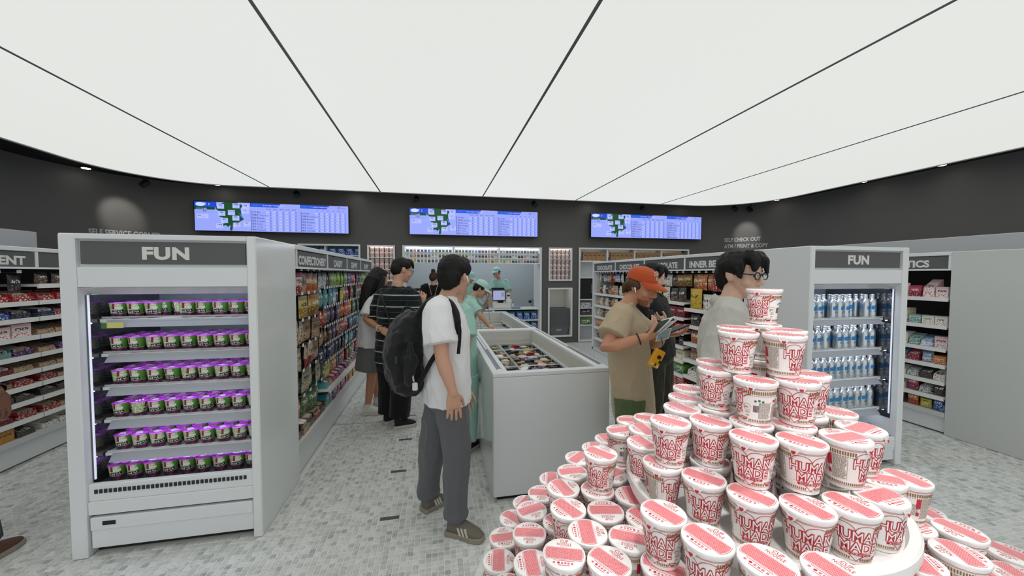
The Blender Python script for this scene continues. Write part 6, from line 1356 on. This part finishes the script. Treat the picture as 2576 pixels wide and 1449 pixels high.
# --- woman with long black hair
J = dict(hipc=A_(930, 868, 4.36), neck=A_(940, 735, 4.36), head=A_(955, 702, 4.38), shR=A_(935, 756, 4.22), shL=A_(948, 754, 4.52), elR=A_(922, 804, 4.14), wrR=A_(957, 828, 3.87), elL=A_(950, 810, 4.58), wrL=A_(985, 820, 4.52))
mixin(J, heelR=F_(912, 1043), toeR=F_(968, 1041), heelL=F_(938, 1020), toeL=F_(985, 1016)); legs(J, 30, .08, .015)
sp = dict(J=J, yaw=30, head=(60, 10), skin=SK_C, k=.95, voxel=.007, girth=.92, handR=(V3(.75, -.25, -.35), V3(.2, .8, -.3), V3(.3, -.1, .9), .45), handL=(V3(1, .2, 0), V3(0, 0, -1), V3(0, 1, 0), .5), top=(WT, -.02, (.8, .07, .084), .03, .007), skirt=(DEN, .12, -.46), shoe=(SHW, SOLEW, None, LACE, .08), sock=SOCK, seed=9)
G_, P_, ax, hs = person('woman with long black hair in a white t-shirt and grey denim mini skirt', sp)
hair(G_, P_, ax, hs, HB, SHORT[:5] + [([(-.05, .0, .06), (-.11, .0, -.03), (-.145, .02, -.14), (-.165, .03, -.26), (-.18, .04, -.37), (-.185, .05, -.43)], [.08, .088, .082, .068, .048, .02]), ([(-.03, -.05, .0), (-.07, -.07, -.1), (-.11, -.075, -.2)], [.045, .045, .02])], strand=.005)
o = G_.location; w0, w1 = J['wrR'], J['elR']; m = MB(); c = w0.lerp(w1, .08); ax_ = (w1 - w0).normalized(); u_ = ax_.orthogonal().normalized(); v_ = ax_.cross(u_); m.tube([c + u_ * .032 * math.cos(a) + v_ * .032 * math.sin(a) - o for a in [2 * PI * k / 16 for k in range(17)]], .006, 6); part('bracelet', m, mat('bracelet_white', (206, 196, 200), .5), G_, smooth=True)

# --- man in the orange cap
J = dict(hipc=A_(1590, 975, 2.27), neck=A_(1571, 768, 2.27), head=A_(1613, 722, 2.26), elR=A_(1524, 878, 2.04), wrR=A_(1616, 850, 1.96), elL=A_(1650, 868, 2.30), wrL=A_(1668, 842, 2.06))
shl(J, -32, .18); mixin(J, **feet(J['hipc'], -32, .11)); legs(J, -32)
sp = dict(J=J, yaw=-32, head=(-58, 15), skin=SK_C, k=1.0, voxel=.005, jaw=1.04, handR=(V3(.9, .12, .1), V3(.1, .6, .8), V3(.25, -.3, 1), .75), handL=(V3(.7, -.45, .1), V3(-.3, .2, 1), V3(.3, 1, .3), .6), top=(BEI, -.32, (.62, .082, .092), .020, .0075), pants=(OLV, .115, .11, .105, .95, .006), shoe=(SHW, SOLEW, None, LACE, .08), seed=12)
M_, P_, ax, hs = person('man in an orange cap and beige t-shirt holding papers and a phone', sp)
hair(M_, P_, ax, hs, HBR, [((-.05, 0, .01), (.060, .080, .060)), ((-.082, 0, -.02), (.035, .062, .045)), ((-.01, .072, .015), (.05, .018, .035)), ((-.02, -.074, .012), (.055, .020, .032)), ([(-.09, -.03, -.04), (-.105, -.03, -.065)], [.025, .012]), ([(-.08, -.06, -.01), (-.09, -.07, -.04)], [.022, .01])], strand=.007)
face_parts(M_, P_, *ax, hs, HBR, SK_C)
bg = Clay(); bg.rings([(P_(cf, 0, u), ax[1], ax[0], w_ * 1.04 + .0012, d_ + .0014) for u, cf, w_, d_ in ((-.066, .0284, .0560, .0602), (-.074, .0304, .0530, .0573), (-.085, .034, .048, .052), (-.105, .046, .034, .037), (-.1175, .054, .022, .024))], 20, 2.2)
bg.fuse('beard', BEARD, M_, .0035, 1)
hair(M_, P_, ax, hs, BEARD, [([(.09, -.024, -.056), (.101, 0, -.051), (.09, .024, -.056)], [.004, .0065, .004])], 'moustache', .001, .0032, 1)
CAPO = cloth('orange_cap', (190, 84, 44), .85, .2)
def cap(t, P_, ax, s, m, tilt=0., logo=None, lm=None, name='cap'):
    g_ = Clay(); g_.rings([(P_(-.008, 0, u), ax[1], ax[0], w_ * s, d_ * s) for u, w_, d_ in ((.044, .088, .104), (.066, .088, .104), (.096, .082, .097), (.119, .066, .078), (.133, .04, .048), (.139, .012, .014))], 26, 2.1)
    cp_ = g_.fuse(name, m, t, .005, 3); o_ = t.location; mb_ = MB(); n = 14; top_ = []; bot = []
    for k in range(n + 1):
        a = -1.25 + 2.5 * k / n; r0 = (.075 + .03 * math.cos(a)); ff = .095 * math.cos(a) ** .8
        top_.append([P_(.088 * math.cos(a), .086 * math.sin(a), .052) - o_, P_(.088 * math.cos(a) + ff * .55, .086 * math.sin(a) * 1.02, .048 - .006 * abs(math.sin(a)) - tilt * .5) - o_, P_(.088 * math.cos(a) + ff, .084 * math.sin(a), .040 - .012 * abs(math.sin(a)) - tilt) - o_])
    dn = ax[2] * (-.0045 * s); vs = [p for c in top_ for p in c] + [p + dn for c in top_ for p in c]; N3 = (n + 1) * 3; fs = []
    for k in range(n):
        for j in range(2): a_ = k * 3 + j; fs += [(a_, a_ + 1, a_ + 4, a_ + 3), (N3 + a_ + 3, N3 + a_ + 4, N3 + a_ + 1, N3 + a_)]
        fs.append((k * 3 + 2, N3 + k * 3 + 2, N3 + k * 3 + 5, k * 3 + 5))
    mb_.add(vs, fs); part('brim', mb_, m, cp_, smooth=60)
    mb_ = MB(); mb_.add(*sphere_geo(P_(-.008, 0, .14) - o_, (.008, .008, .004), ax, 10, 6)); part('cap_button', mb_, m, cp_)
    if logo:
        for i, ln in enumerate(logo):
            def fn(x, y, i=i):
                th = x / .1; u = .100 - i * .030 + y; dd = .099 - (max(0, u - .06)) * .28; q = P_(-.006 + (dd + .006) * math.cos(th), (dd * .86) * math.sin(th), u); q = q - o_; return (q.x, q.y, q.z)
            lettering(cp_, ln, .034, lm, fn, .02)
    return cp_
cap(M_, P_, ax, hs, CAPO, .012, ('Dodo', 'Kit'), mat('cap_stitch', (226, 214, 196), .7))
o = M_.location; m = MB(); m.add(*sphere_geo(P_(.004, -.087, -.004) - o, (.008, .006, .009), ax, 10, 8)); m.tube([P_(.006, -.089, -.006) - o, P_(.016, -.089, -.032) - o], [.0045, .0035], 8); part('earbud', m, mat('earbud_white', (236, 238, 240), .25), M_, smooth=40)
w0, w1 = J['wrR'], J['elR']; c = w0.lerp(w1, .10); ax_ = (w1 - w0).normalized(); u_ = ax_.orthogonal().normalized(); v_ = ax_.cross(u_); m = MB().tube([c + u_ * .0335 * math.cos(a) + v_ * .0335 * math.sin(a) - o for a in [2 * PI * k / 18 for k in range(19)]], .0035, 6); part('wrist_cord', m, BLACK, M_, smooth=True)
# what he holds
def card(name, label, cat, p0, p1, wdir, th, m, extra=None):
    """slab from p0 to p1 with width vector wdir"""
    d = p1 - p0; nrm = d.cross(wdir).normalized() * th; t_ = thing(name, label, cat, p0); vs = [V3(0, 0, 0) - wdir / 2, wdir / 2, d + wdir / 2, d - wdir / 2]; vs = vs + [v + nrm for v in vs]
    mb_ = MB().add(vs, [(0, 3, 2, 1), (4, 5, 6, 7), (0, 1, 5, 4), (1, 2, 6, 5), (2, 3, 7, 6), (3, 0, 4, 7)]); part('sheet' if th < .004 else 'case', mb_, m, t_, bevel=0 if th < .004 else .003)
    if extra: v2 = [vs[4] * .92 + vs[6] * .08, vs[5] * .92 + vs[7] * .08, vs[6] * .92 + vs[4] * .08, vs[7] * .92 + vs[5] * .08]; part(extra[0], MB().add([v + nrm * .12 for v in v2], [(0, 1, 2, 3)]), extra[1], t_)
    return t_
PAP = mat('paper_white', (220, 220, 216), .7); PAPG = mat('paper_green', (40, 62, 48), .6); PAPR = mat('paper_print', (150, 170, 180), .6)
wv = V3(.02, -.09, .03)
card('paper_leaflet', 'dark green rounded leaflet fanned above his knuckles', 'leaflet', A_(1634, 838, 1.97), A_(1668, 806, 1.95), wv, .0015, PAPG); card('paper_leaflet', 'upper white leaflet fanned in his hands', 'leaflet', A_(1640, 840, 1.96), A_(1681, 800, 1.93), wv, .0012, PAP); card('paper_leaflet', 'middle white leaflet fanned in his hands', 'leaflet', A_(1645, 842, 1.955), A_(1689, 808, 1.92), wv, .0012, PAP); card('paper_leaflet', 'white printed card below the fanned leaflets', 'leaflet', A_(1652, 846, 1.95), A_(1686, 838, 1.93), V3(.0, -.03, .07), .0012, PAP, ('print', PAPR))
card('phone', 'black phone held flat in front of the beige t-shirt', 'phone', A_(1668, 838, 1.99), A_(1722, 816, 1.95), V3(.02, -.075, .012), .009, mat('phone_black', (18, 18, 20), .35), ('screen', BLACKG))
# yellow compact camera on a cord
YEL = mat('camera_yellow', (226, 160, 22), .4); cc = A_(1651, 901, 1.93); ct = thing('compact_camera', 'yellow film camera dangling from the wrist cord', 'camera', cc); ct.rotation_euler = (0, math.radians(28), math.radians(-8))
part('body', MB().box(-.032, .032, -.014, .014, -.055, .055), YEL, ct, bevel=.007, bseg=2); part('lens', MB().tube([(0.004, -.014, .012), (0.004, -.021, .012)], [.012, .011], 16), BLACKG, ct); part('lens_ring', MB().tube([(.004, -.014, .012), (.004, -.0165, .012)], .017, 18), YEL, ct); part('flash', MB().box(-.022, -.010, -.0155, -.014, -.045, -.033), mat('flash_pale', (226, 206, 170), .3), ct, bevel=.002); part('viewfinder', MB().box(.002, .009, -.0155, -.014, -.045, -.025), BLACK, ct, bevel=.001); part('sticker', MB().box(.018, .028, -.0155, -.014, -.048, -.036), mat('sticker_white', (226, 220, 206), .4), ct); part('viewfinder', MB().box(.016, .03, -.0155, -.014, -.02, -.004), BLACK, ct, bevel=.002)
part('cord', MB().tube([(-.0, 0, .055), (.0, .004, .085), (-.02, .02, .12)], .0022, 6), BLACK, ct)

# --- man in black behind him
J = dict(hipc=A_(1652, 880, 3.0), neck=A_(1637, 745, 3.0), head=A_(1642, 695, 2.98), elR=A_(1598, 842, 2.85), wrR=A_(1622, 838, 2.70), elL=A_(1680, 838, 3.05), wrL=A_(1670, 802, 2.84))
shl(J, -58); mixin(J, **feet(J['hipc'], -58, .1)); legs(J, -58)
sp = dict(J=J, yaw=-58, head=(-55, 14), skin=SK_B, k=1.0, voxel=.0065, handR=(V3(.4, -.2, .5), V3(-.3, 1, .2), V3(0, .2, 1), .6), handL=(V3(-.8, -.3, .12), V3(.2, .3, 1), V3(-.1, -.9, .3), .5), top=(BLKC, -.12, (.75, .09, .09), .025, .005), pants=(DOL, .115, .10, .09, 1.95, .006), shoe=(SHB, SOLEW, None, None, .08), seed=21)
K_, P_, ax, hs = person('man in a black t-shirt and dark olive trousers half hidden behind the orange cap', sp)
hair(K_, P_, ax, hs, HB, SHORT + [([(.06, .03, .09), (.095, .045, .06), (.098, .055, .015)], [.03, .02, .01]), ([(.06, -.04, .09), (.09, -.055, .055), (.085, -.07, .01)], [.03, .02, .01])]); face_parts(K_, P_, *ax, hs, HB, SK_B)
card('phone', 'dark phone held by the man in black', 'phone', A_(1645, 805, 2.76), A_(1638, 780, 2.74), V3(.06, .02, 0), .009, mat('phone_black', (18, 18, 20), .35), ('screen', mat('phone_lit', (30, 40, 40), .3, emit=(120, 150, 150), es=.4)))

# --- man in glasses and white shirt
J = dict(hipc=V3(1.49, 1.66, .93), neck=A_(1835, 757, 1.66), head=A_(1862, 692, 1.655), elR=A_(1788, 925, 1.50), wrR=V3(1.44, 1.46, .90), elL=V3(1.68, 1.78, 1.12), wrL=V3(1.70, 1.72, .88))
shl(J, -38); mixin(J, **feet(J['hipc'], -38, .1)); legs(J, -38)
sp = dict(J=J, yaw=-45, head=(-74, 3), skin=SK_B, k=1.0, voxel=.005, handR=(V3(.15, 0, -1), V3(.1, 1, 0), V3(1, 0, 0), .5), handL=(V3(.15, 0, -1), V3(0, -1, 0), V3(1, 0, 0), .5), top=(LIN_, -.22, (.9, .078, .058, True), .024, .008), collar=.985, pants=(BLKC, .11, .095, .085, 1.95, .005), shoe=(SHB, SOLEW, None, None, .08), seed=16)
T_, P_, ax, hs = person('man in black-framed glasses and an open white shirt beside the noodle pile', sp)
hair(T_, P_, ax, hs, HB, [((-.02, 0, .050), (.104, .088, .085)), ((-.065, 0, .005), (.06, .078, .08)), ((-.08, 0, -.04), (.032, .060, .05)), ((.05, 0, .090), (.06, .07, .036)), ((.072, .0, .070), (.030, .062, .026)), ((.0, .074, .045), (.07, .020, .045)), ((.0, -.074, .045), (.07, .020, .045)), ([(.06, -.03, .1), (.098, -.045, .07), (.10, -.055, .03)], [.035, .024, .012]), ([(.06, .035, .1), (.105, .03, .07), (.11, .04, .02)], [.03, .02, .01]), ([(.035, -.078, .03), (.045, -.078, -.008)], [.02, .01])], strand=.006)
face_parts(T_, P_, *ax, hs); glasses(T_, P_, ax, hs, BLACKG, .003)
o = T_.location; nb = J['neck']
def collar(t, c, yaw, m, k=1., open_=.0):
    f, l, u = frame(yaw); o_ = t.location; mb_ = MB(); n = 20; R_ = []
    for i in range(n + 1):
        a = PI + (-2.55 + 5.1 * i / n); d_ = f * math.cos(a) * .075 + l * math.sin(a) * .072; e = abs(i / n - .5) * 2
        R_.append([c + d_ * .86 + u * (.038 - .045 * e), c + d_ * 1.05 + u * (.030 - .05 * e), c + d_ * (1.25 + .1 * e) + u * (-.008 - .065 * e)])
    vs = [p - o_ for q in R_ for p in q]; fs = [(i * 3 + j, i * 3 + j + 1, i * 3 + j + 4, i * 3 + j + 3) for i in range(n) for j in range(2)]; mb_.add(vs, fs)
    me_ = mb_.mesh('collar', [m], 60); ob = obj('collar', me_, t); sd = ob.modifiers.new('thickness', 'SOLIDIFY'); sd.thickness = .003; return ob
collar(T_, nb + V3(.0, 0, .0), -38, LIN_)
f, l, u = frame(-38); pk = MB(); pts = [nb + f * .066 - u * .015, nb + f * .098 - u * .06, nb + f * .128 - u * .14, nb + f * .142 - u * .25]; pk.tube([p - o for p in pts], [(.016, .004)] * 4, 8, ref=(0, 1, 0)); part('button_placket', pk, LIN_, T_, smooth=60)

# --- clerks
def clerk(label, yaw, hd, hip, neck, head, arms, hands, ft, vox=.008, visor=True, sl=.75, k=1., hairm=HB, bend=0, pants=MINT):
    J = dict(hipc=hip, neck=neck, head=head, **arms); mixin(J, **feet(ft, yaw, .1)); legs(J, yaw)
    s_ = dict(J=J, yaw=yaw, head=hd, skin=SK_A, k=k, voxel=vox, handR=hands[0], handL=hands[1], top=(MINT, -.16, (sl, .074, .084), .018, .006), pants=(pants, .11, .095, .085, 1.95, .005), shoe=(SHB, SOLEW, None, None, .08), bend=bend, seed=int(head.x * 10) % 9)
    t_, P2, a2, h2 = person(label, s_); hair(t_, P2, a2, h2, hairm, SHORT[1:3] + SHORT[4:], voxel=.008); face_parts(t_, P2, *a2, h2, HB, SK_A); cap(t_, P2, a2, h2, MINT2, .012); collar(t_, neck, yaw, MINT); return t_, P2, a2, h2
c = A_(1258, 722, 8.9); hip = V3(c.x, 8.95, .93); hdown = (V3(-.2, -.6, -.5), V3(0, .2, -1), V3(1, 0, 0), .5)
clerk('clerk in mint uniform and cap standing behind the register', -112, (-128, 8), hip, V3(c.x, 8.95, 1.43), A_(1249, 686, 8.9), dict(shR=V3(c.x - .18, 8.90, 1.38), shL=V3(c.x + .18, 9.0, 1.38), elR=A_(1236, 738, 8.75), wrR=A_(1243, 758, 8.55), elL=V3(c.x + .22, 8.85, 1.10), wrL=V3(c.x + .1, 8.6, .95)), ((V3(.3, -.8, -.4), V3(0, 0, -1), V3(1, 0, 0), .5), (V3(-.3, -.8, -.3), V3(0, 0, -1), V3(-1, 0, 0), .5)), V3(c.x, 8.95, 0))
c = A_(1180, 722, 8.8); 
clerk('clerk in mint cap looking down behind the counter beyond the leaning clerk', -70, (-62, 28), V3(c.x, 8.85, .90), V3(c.x, 8.85, 1.36), A_(1184, 698, 8.78), dict(shR=V3(c.x - .18, 8.85, 1.31), shL=V3(c.x + .18, 8.85, 1.31), elR=V3(c.x - .22, 8.72, 1.06), wrR=V3(c.x - .08, 8.52, .98), elL=V3(c.x + .22, 8.72, 1.06), wrL=V3(c.x + .08, 8.52, .98)), ((V3(.4, -.6, -.2), V3(0, 0, -1), V3(1, 0, 0), .5), (V3(-.4, -.6, -.2), V3(0, 0, -1), V3(-1, 0, 0), .5)), V3(c.x, 8.85, 0))
hd_ = A_(1209, 727, 5.35)
clerk('clerk in mint uniform leaning over the far freezer with one arm inside', -6, (-8, 30), A_(1166, 830, 5.40), A_(1188, 748, 5.38), hd_, dict(shR=A_(1190, 768, 5.20), shL=A_(1196, 762, 5.56), elR=A_(1206, 790, 5.12), wrR=A_(1228, 818, 5.12), elL=A_(1216, 778, 5.58), wrL=A_(1226, 757, 5.45)), ((V3(.9, -.1, -.35), V3(0, .2, -1), V3(0, -1, .2), .4), (V3(.3, -.3, .9), V3(-.5, 0, .2), V3(0, -1, 0), .8)), V3(.12, 5.38, 0), .007, sl=.85)
clerk('clerk in mint jacket standing behind the white t-shirt beside the near freezer', 60, (70, 5), A_(1152, 930, 3.3), A_(1150, 768, 3.3), A_(1152, 722, 3.32), dict(shR=A_(1172, 785, 3.2), shL=A_(1130, 785, 3.4), elR=A_(1176, 850, 3.12), wrR=A_(1168, 905, 3.18), elL=A_(1120, 850, 3.45), wrL=A_(1130, 900, 3.5)), ((V3(.1, .3, -1), V3(-1, .2, 0), V3(0, 1, 0), .5), (V3(.1, .3, -1), V3(1, 0, 0), V3(0, 1, 0), .5)), A_(1152, 930, 3.3), .008, sl=.95)
# --- woman with a bun
c = A_(1090, 728, 7.2); J = dict(hipc=V3(c.x, 7.25, .90), neck=A_(1091, 718, 7.22), head=A_(1091, 700, 7.22), shR=V3(c.x + .16, 7.2, 1.32), shL=V3(c.x - .17, 7.2, 1.32), elR=V3(c.x + .22, 7.25, 1.06), wrR=V3(c.x + .12, 7.42, .95), elL=V3(c.x - .22, 7.25, 1.06), wrL=V3(c.x - .12, 7.42, .95))
mixin(J, **feet(J['hipc'], 92, .09)); legs(J, 92, .08)
sp = dict(J=J, yaw=92, head=(70, 12), skin=SK_B, k=.95, voxel=.009, girth=.9, handR=(V3(-.3, .8, -.2), V3(0, 0, -1), V3(-1, 0, 0), .5), handL=(V3(.3, .8, -.2), V3(0, 0, -1), V3(1, 0, 0), .5), top=(BLKC, -.1, (.7, .08, .08), .02, .004), pants=(BLKC, .10, .09, .08, 1.95, .004), shoe=(SHB, SOLEW, None, None, .08), seed=2)
B_, P_, ax, hs = person('woman with a brown hair bun and tan bag straps at the counter', sp)
hair(B_, P_, ax, hs, HDB, SHORT + [((-.055, 0, .14), (.045, .045, .042)), ([(-.08, 0, -.03), (-.085, .0, -.07)], [.04, .012])]); face_parts(B_, P_, *ax, hs)
TAN = mat('tan_strap', (206, 186, 150), .7)
for g_ in (-1, 1): strap('bag_strap', [V3(c.x + .09 * g_, 7.13, 1.40), V3(c.x + .06 * g_, 7.09, 1.30), V3(c.x + .03 * g_, 7.08, 1.18)], .014, .004, B_, TAN, B_.location)
# --- shopper mostly outside the picture, hand at the snack shelves
J = dict(hipc=V3(-2.62, 2.42, .92), neck=V3(-2.60, 2.42, 1.47), head=V3(-2.60, 2.45, 1.60), shR=V3(-2.42, 2.38, 1.40), shL=V3(-2.80, 2.44, 1.40), elR=V3(-2.30, 2.36, 1.15), wrR=A_(-12, 985, 2.25), elL=V3(-2.88, 2.45, 1.15), wrL=V3(-2.86, 2.5, .9))
mixin(J, **feet(J['hipc'], 95, .1)); J['heelR'] = V3(-2.42, 2.40, 0); J['toeR'] = V3(-2.40, 2.66, 0); legs(J, 95)
sp = dict(J=J, yaw=95, head=(95, 0), skin=SK_D, k=1., voxel=.007, handR=(V3(.12, .05, -1), V3(-1, .2, 0), V3(0, 1, 0), .55), handL=(V3(0, .1, -1), V3(1, 0, 0), V3(0, 1, 0), .5), top=(BLKC, -.12, (.95, .085, .07, False), .025, .005), pants=(BLKC, .11, .095, .085, 1.95, .005), shoe=(mat('shoe_brown', (92, 60, 46), .6), SOLEG, None, None, .08), seed=5)
Z_, P_, ax, hs = person('shopper in black beside the snack gondola with only a hand in view', sp)
hair(Z_, P_, ax, hs, HB, SHORT)
w0, w1 = J['wrR'], J['elR']; c = w0.lerp(w1, .06); ax_ = (w1 - w0).normalized(); u_ = ax_.orthogonal().normalized(); v_ = ax_.cross(u_); m = MB().tube([c + u_ * .033 * math.cos(a) + v_ * .033 * math.sin(a) - Z_.location for a in [2 * PI * k / 18 for k in range(19)]], [(.012, .004)] * 19, 6); part('watch_band', m, BLACK, Z_, smooth=True)
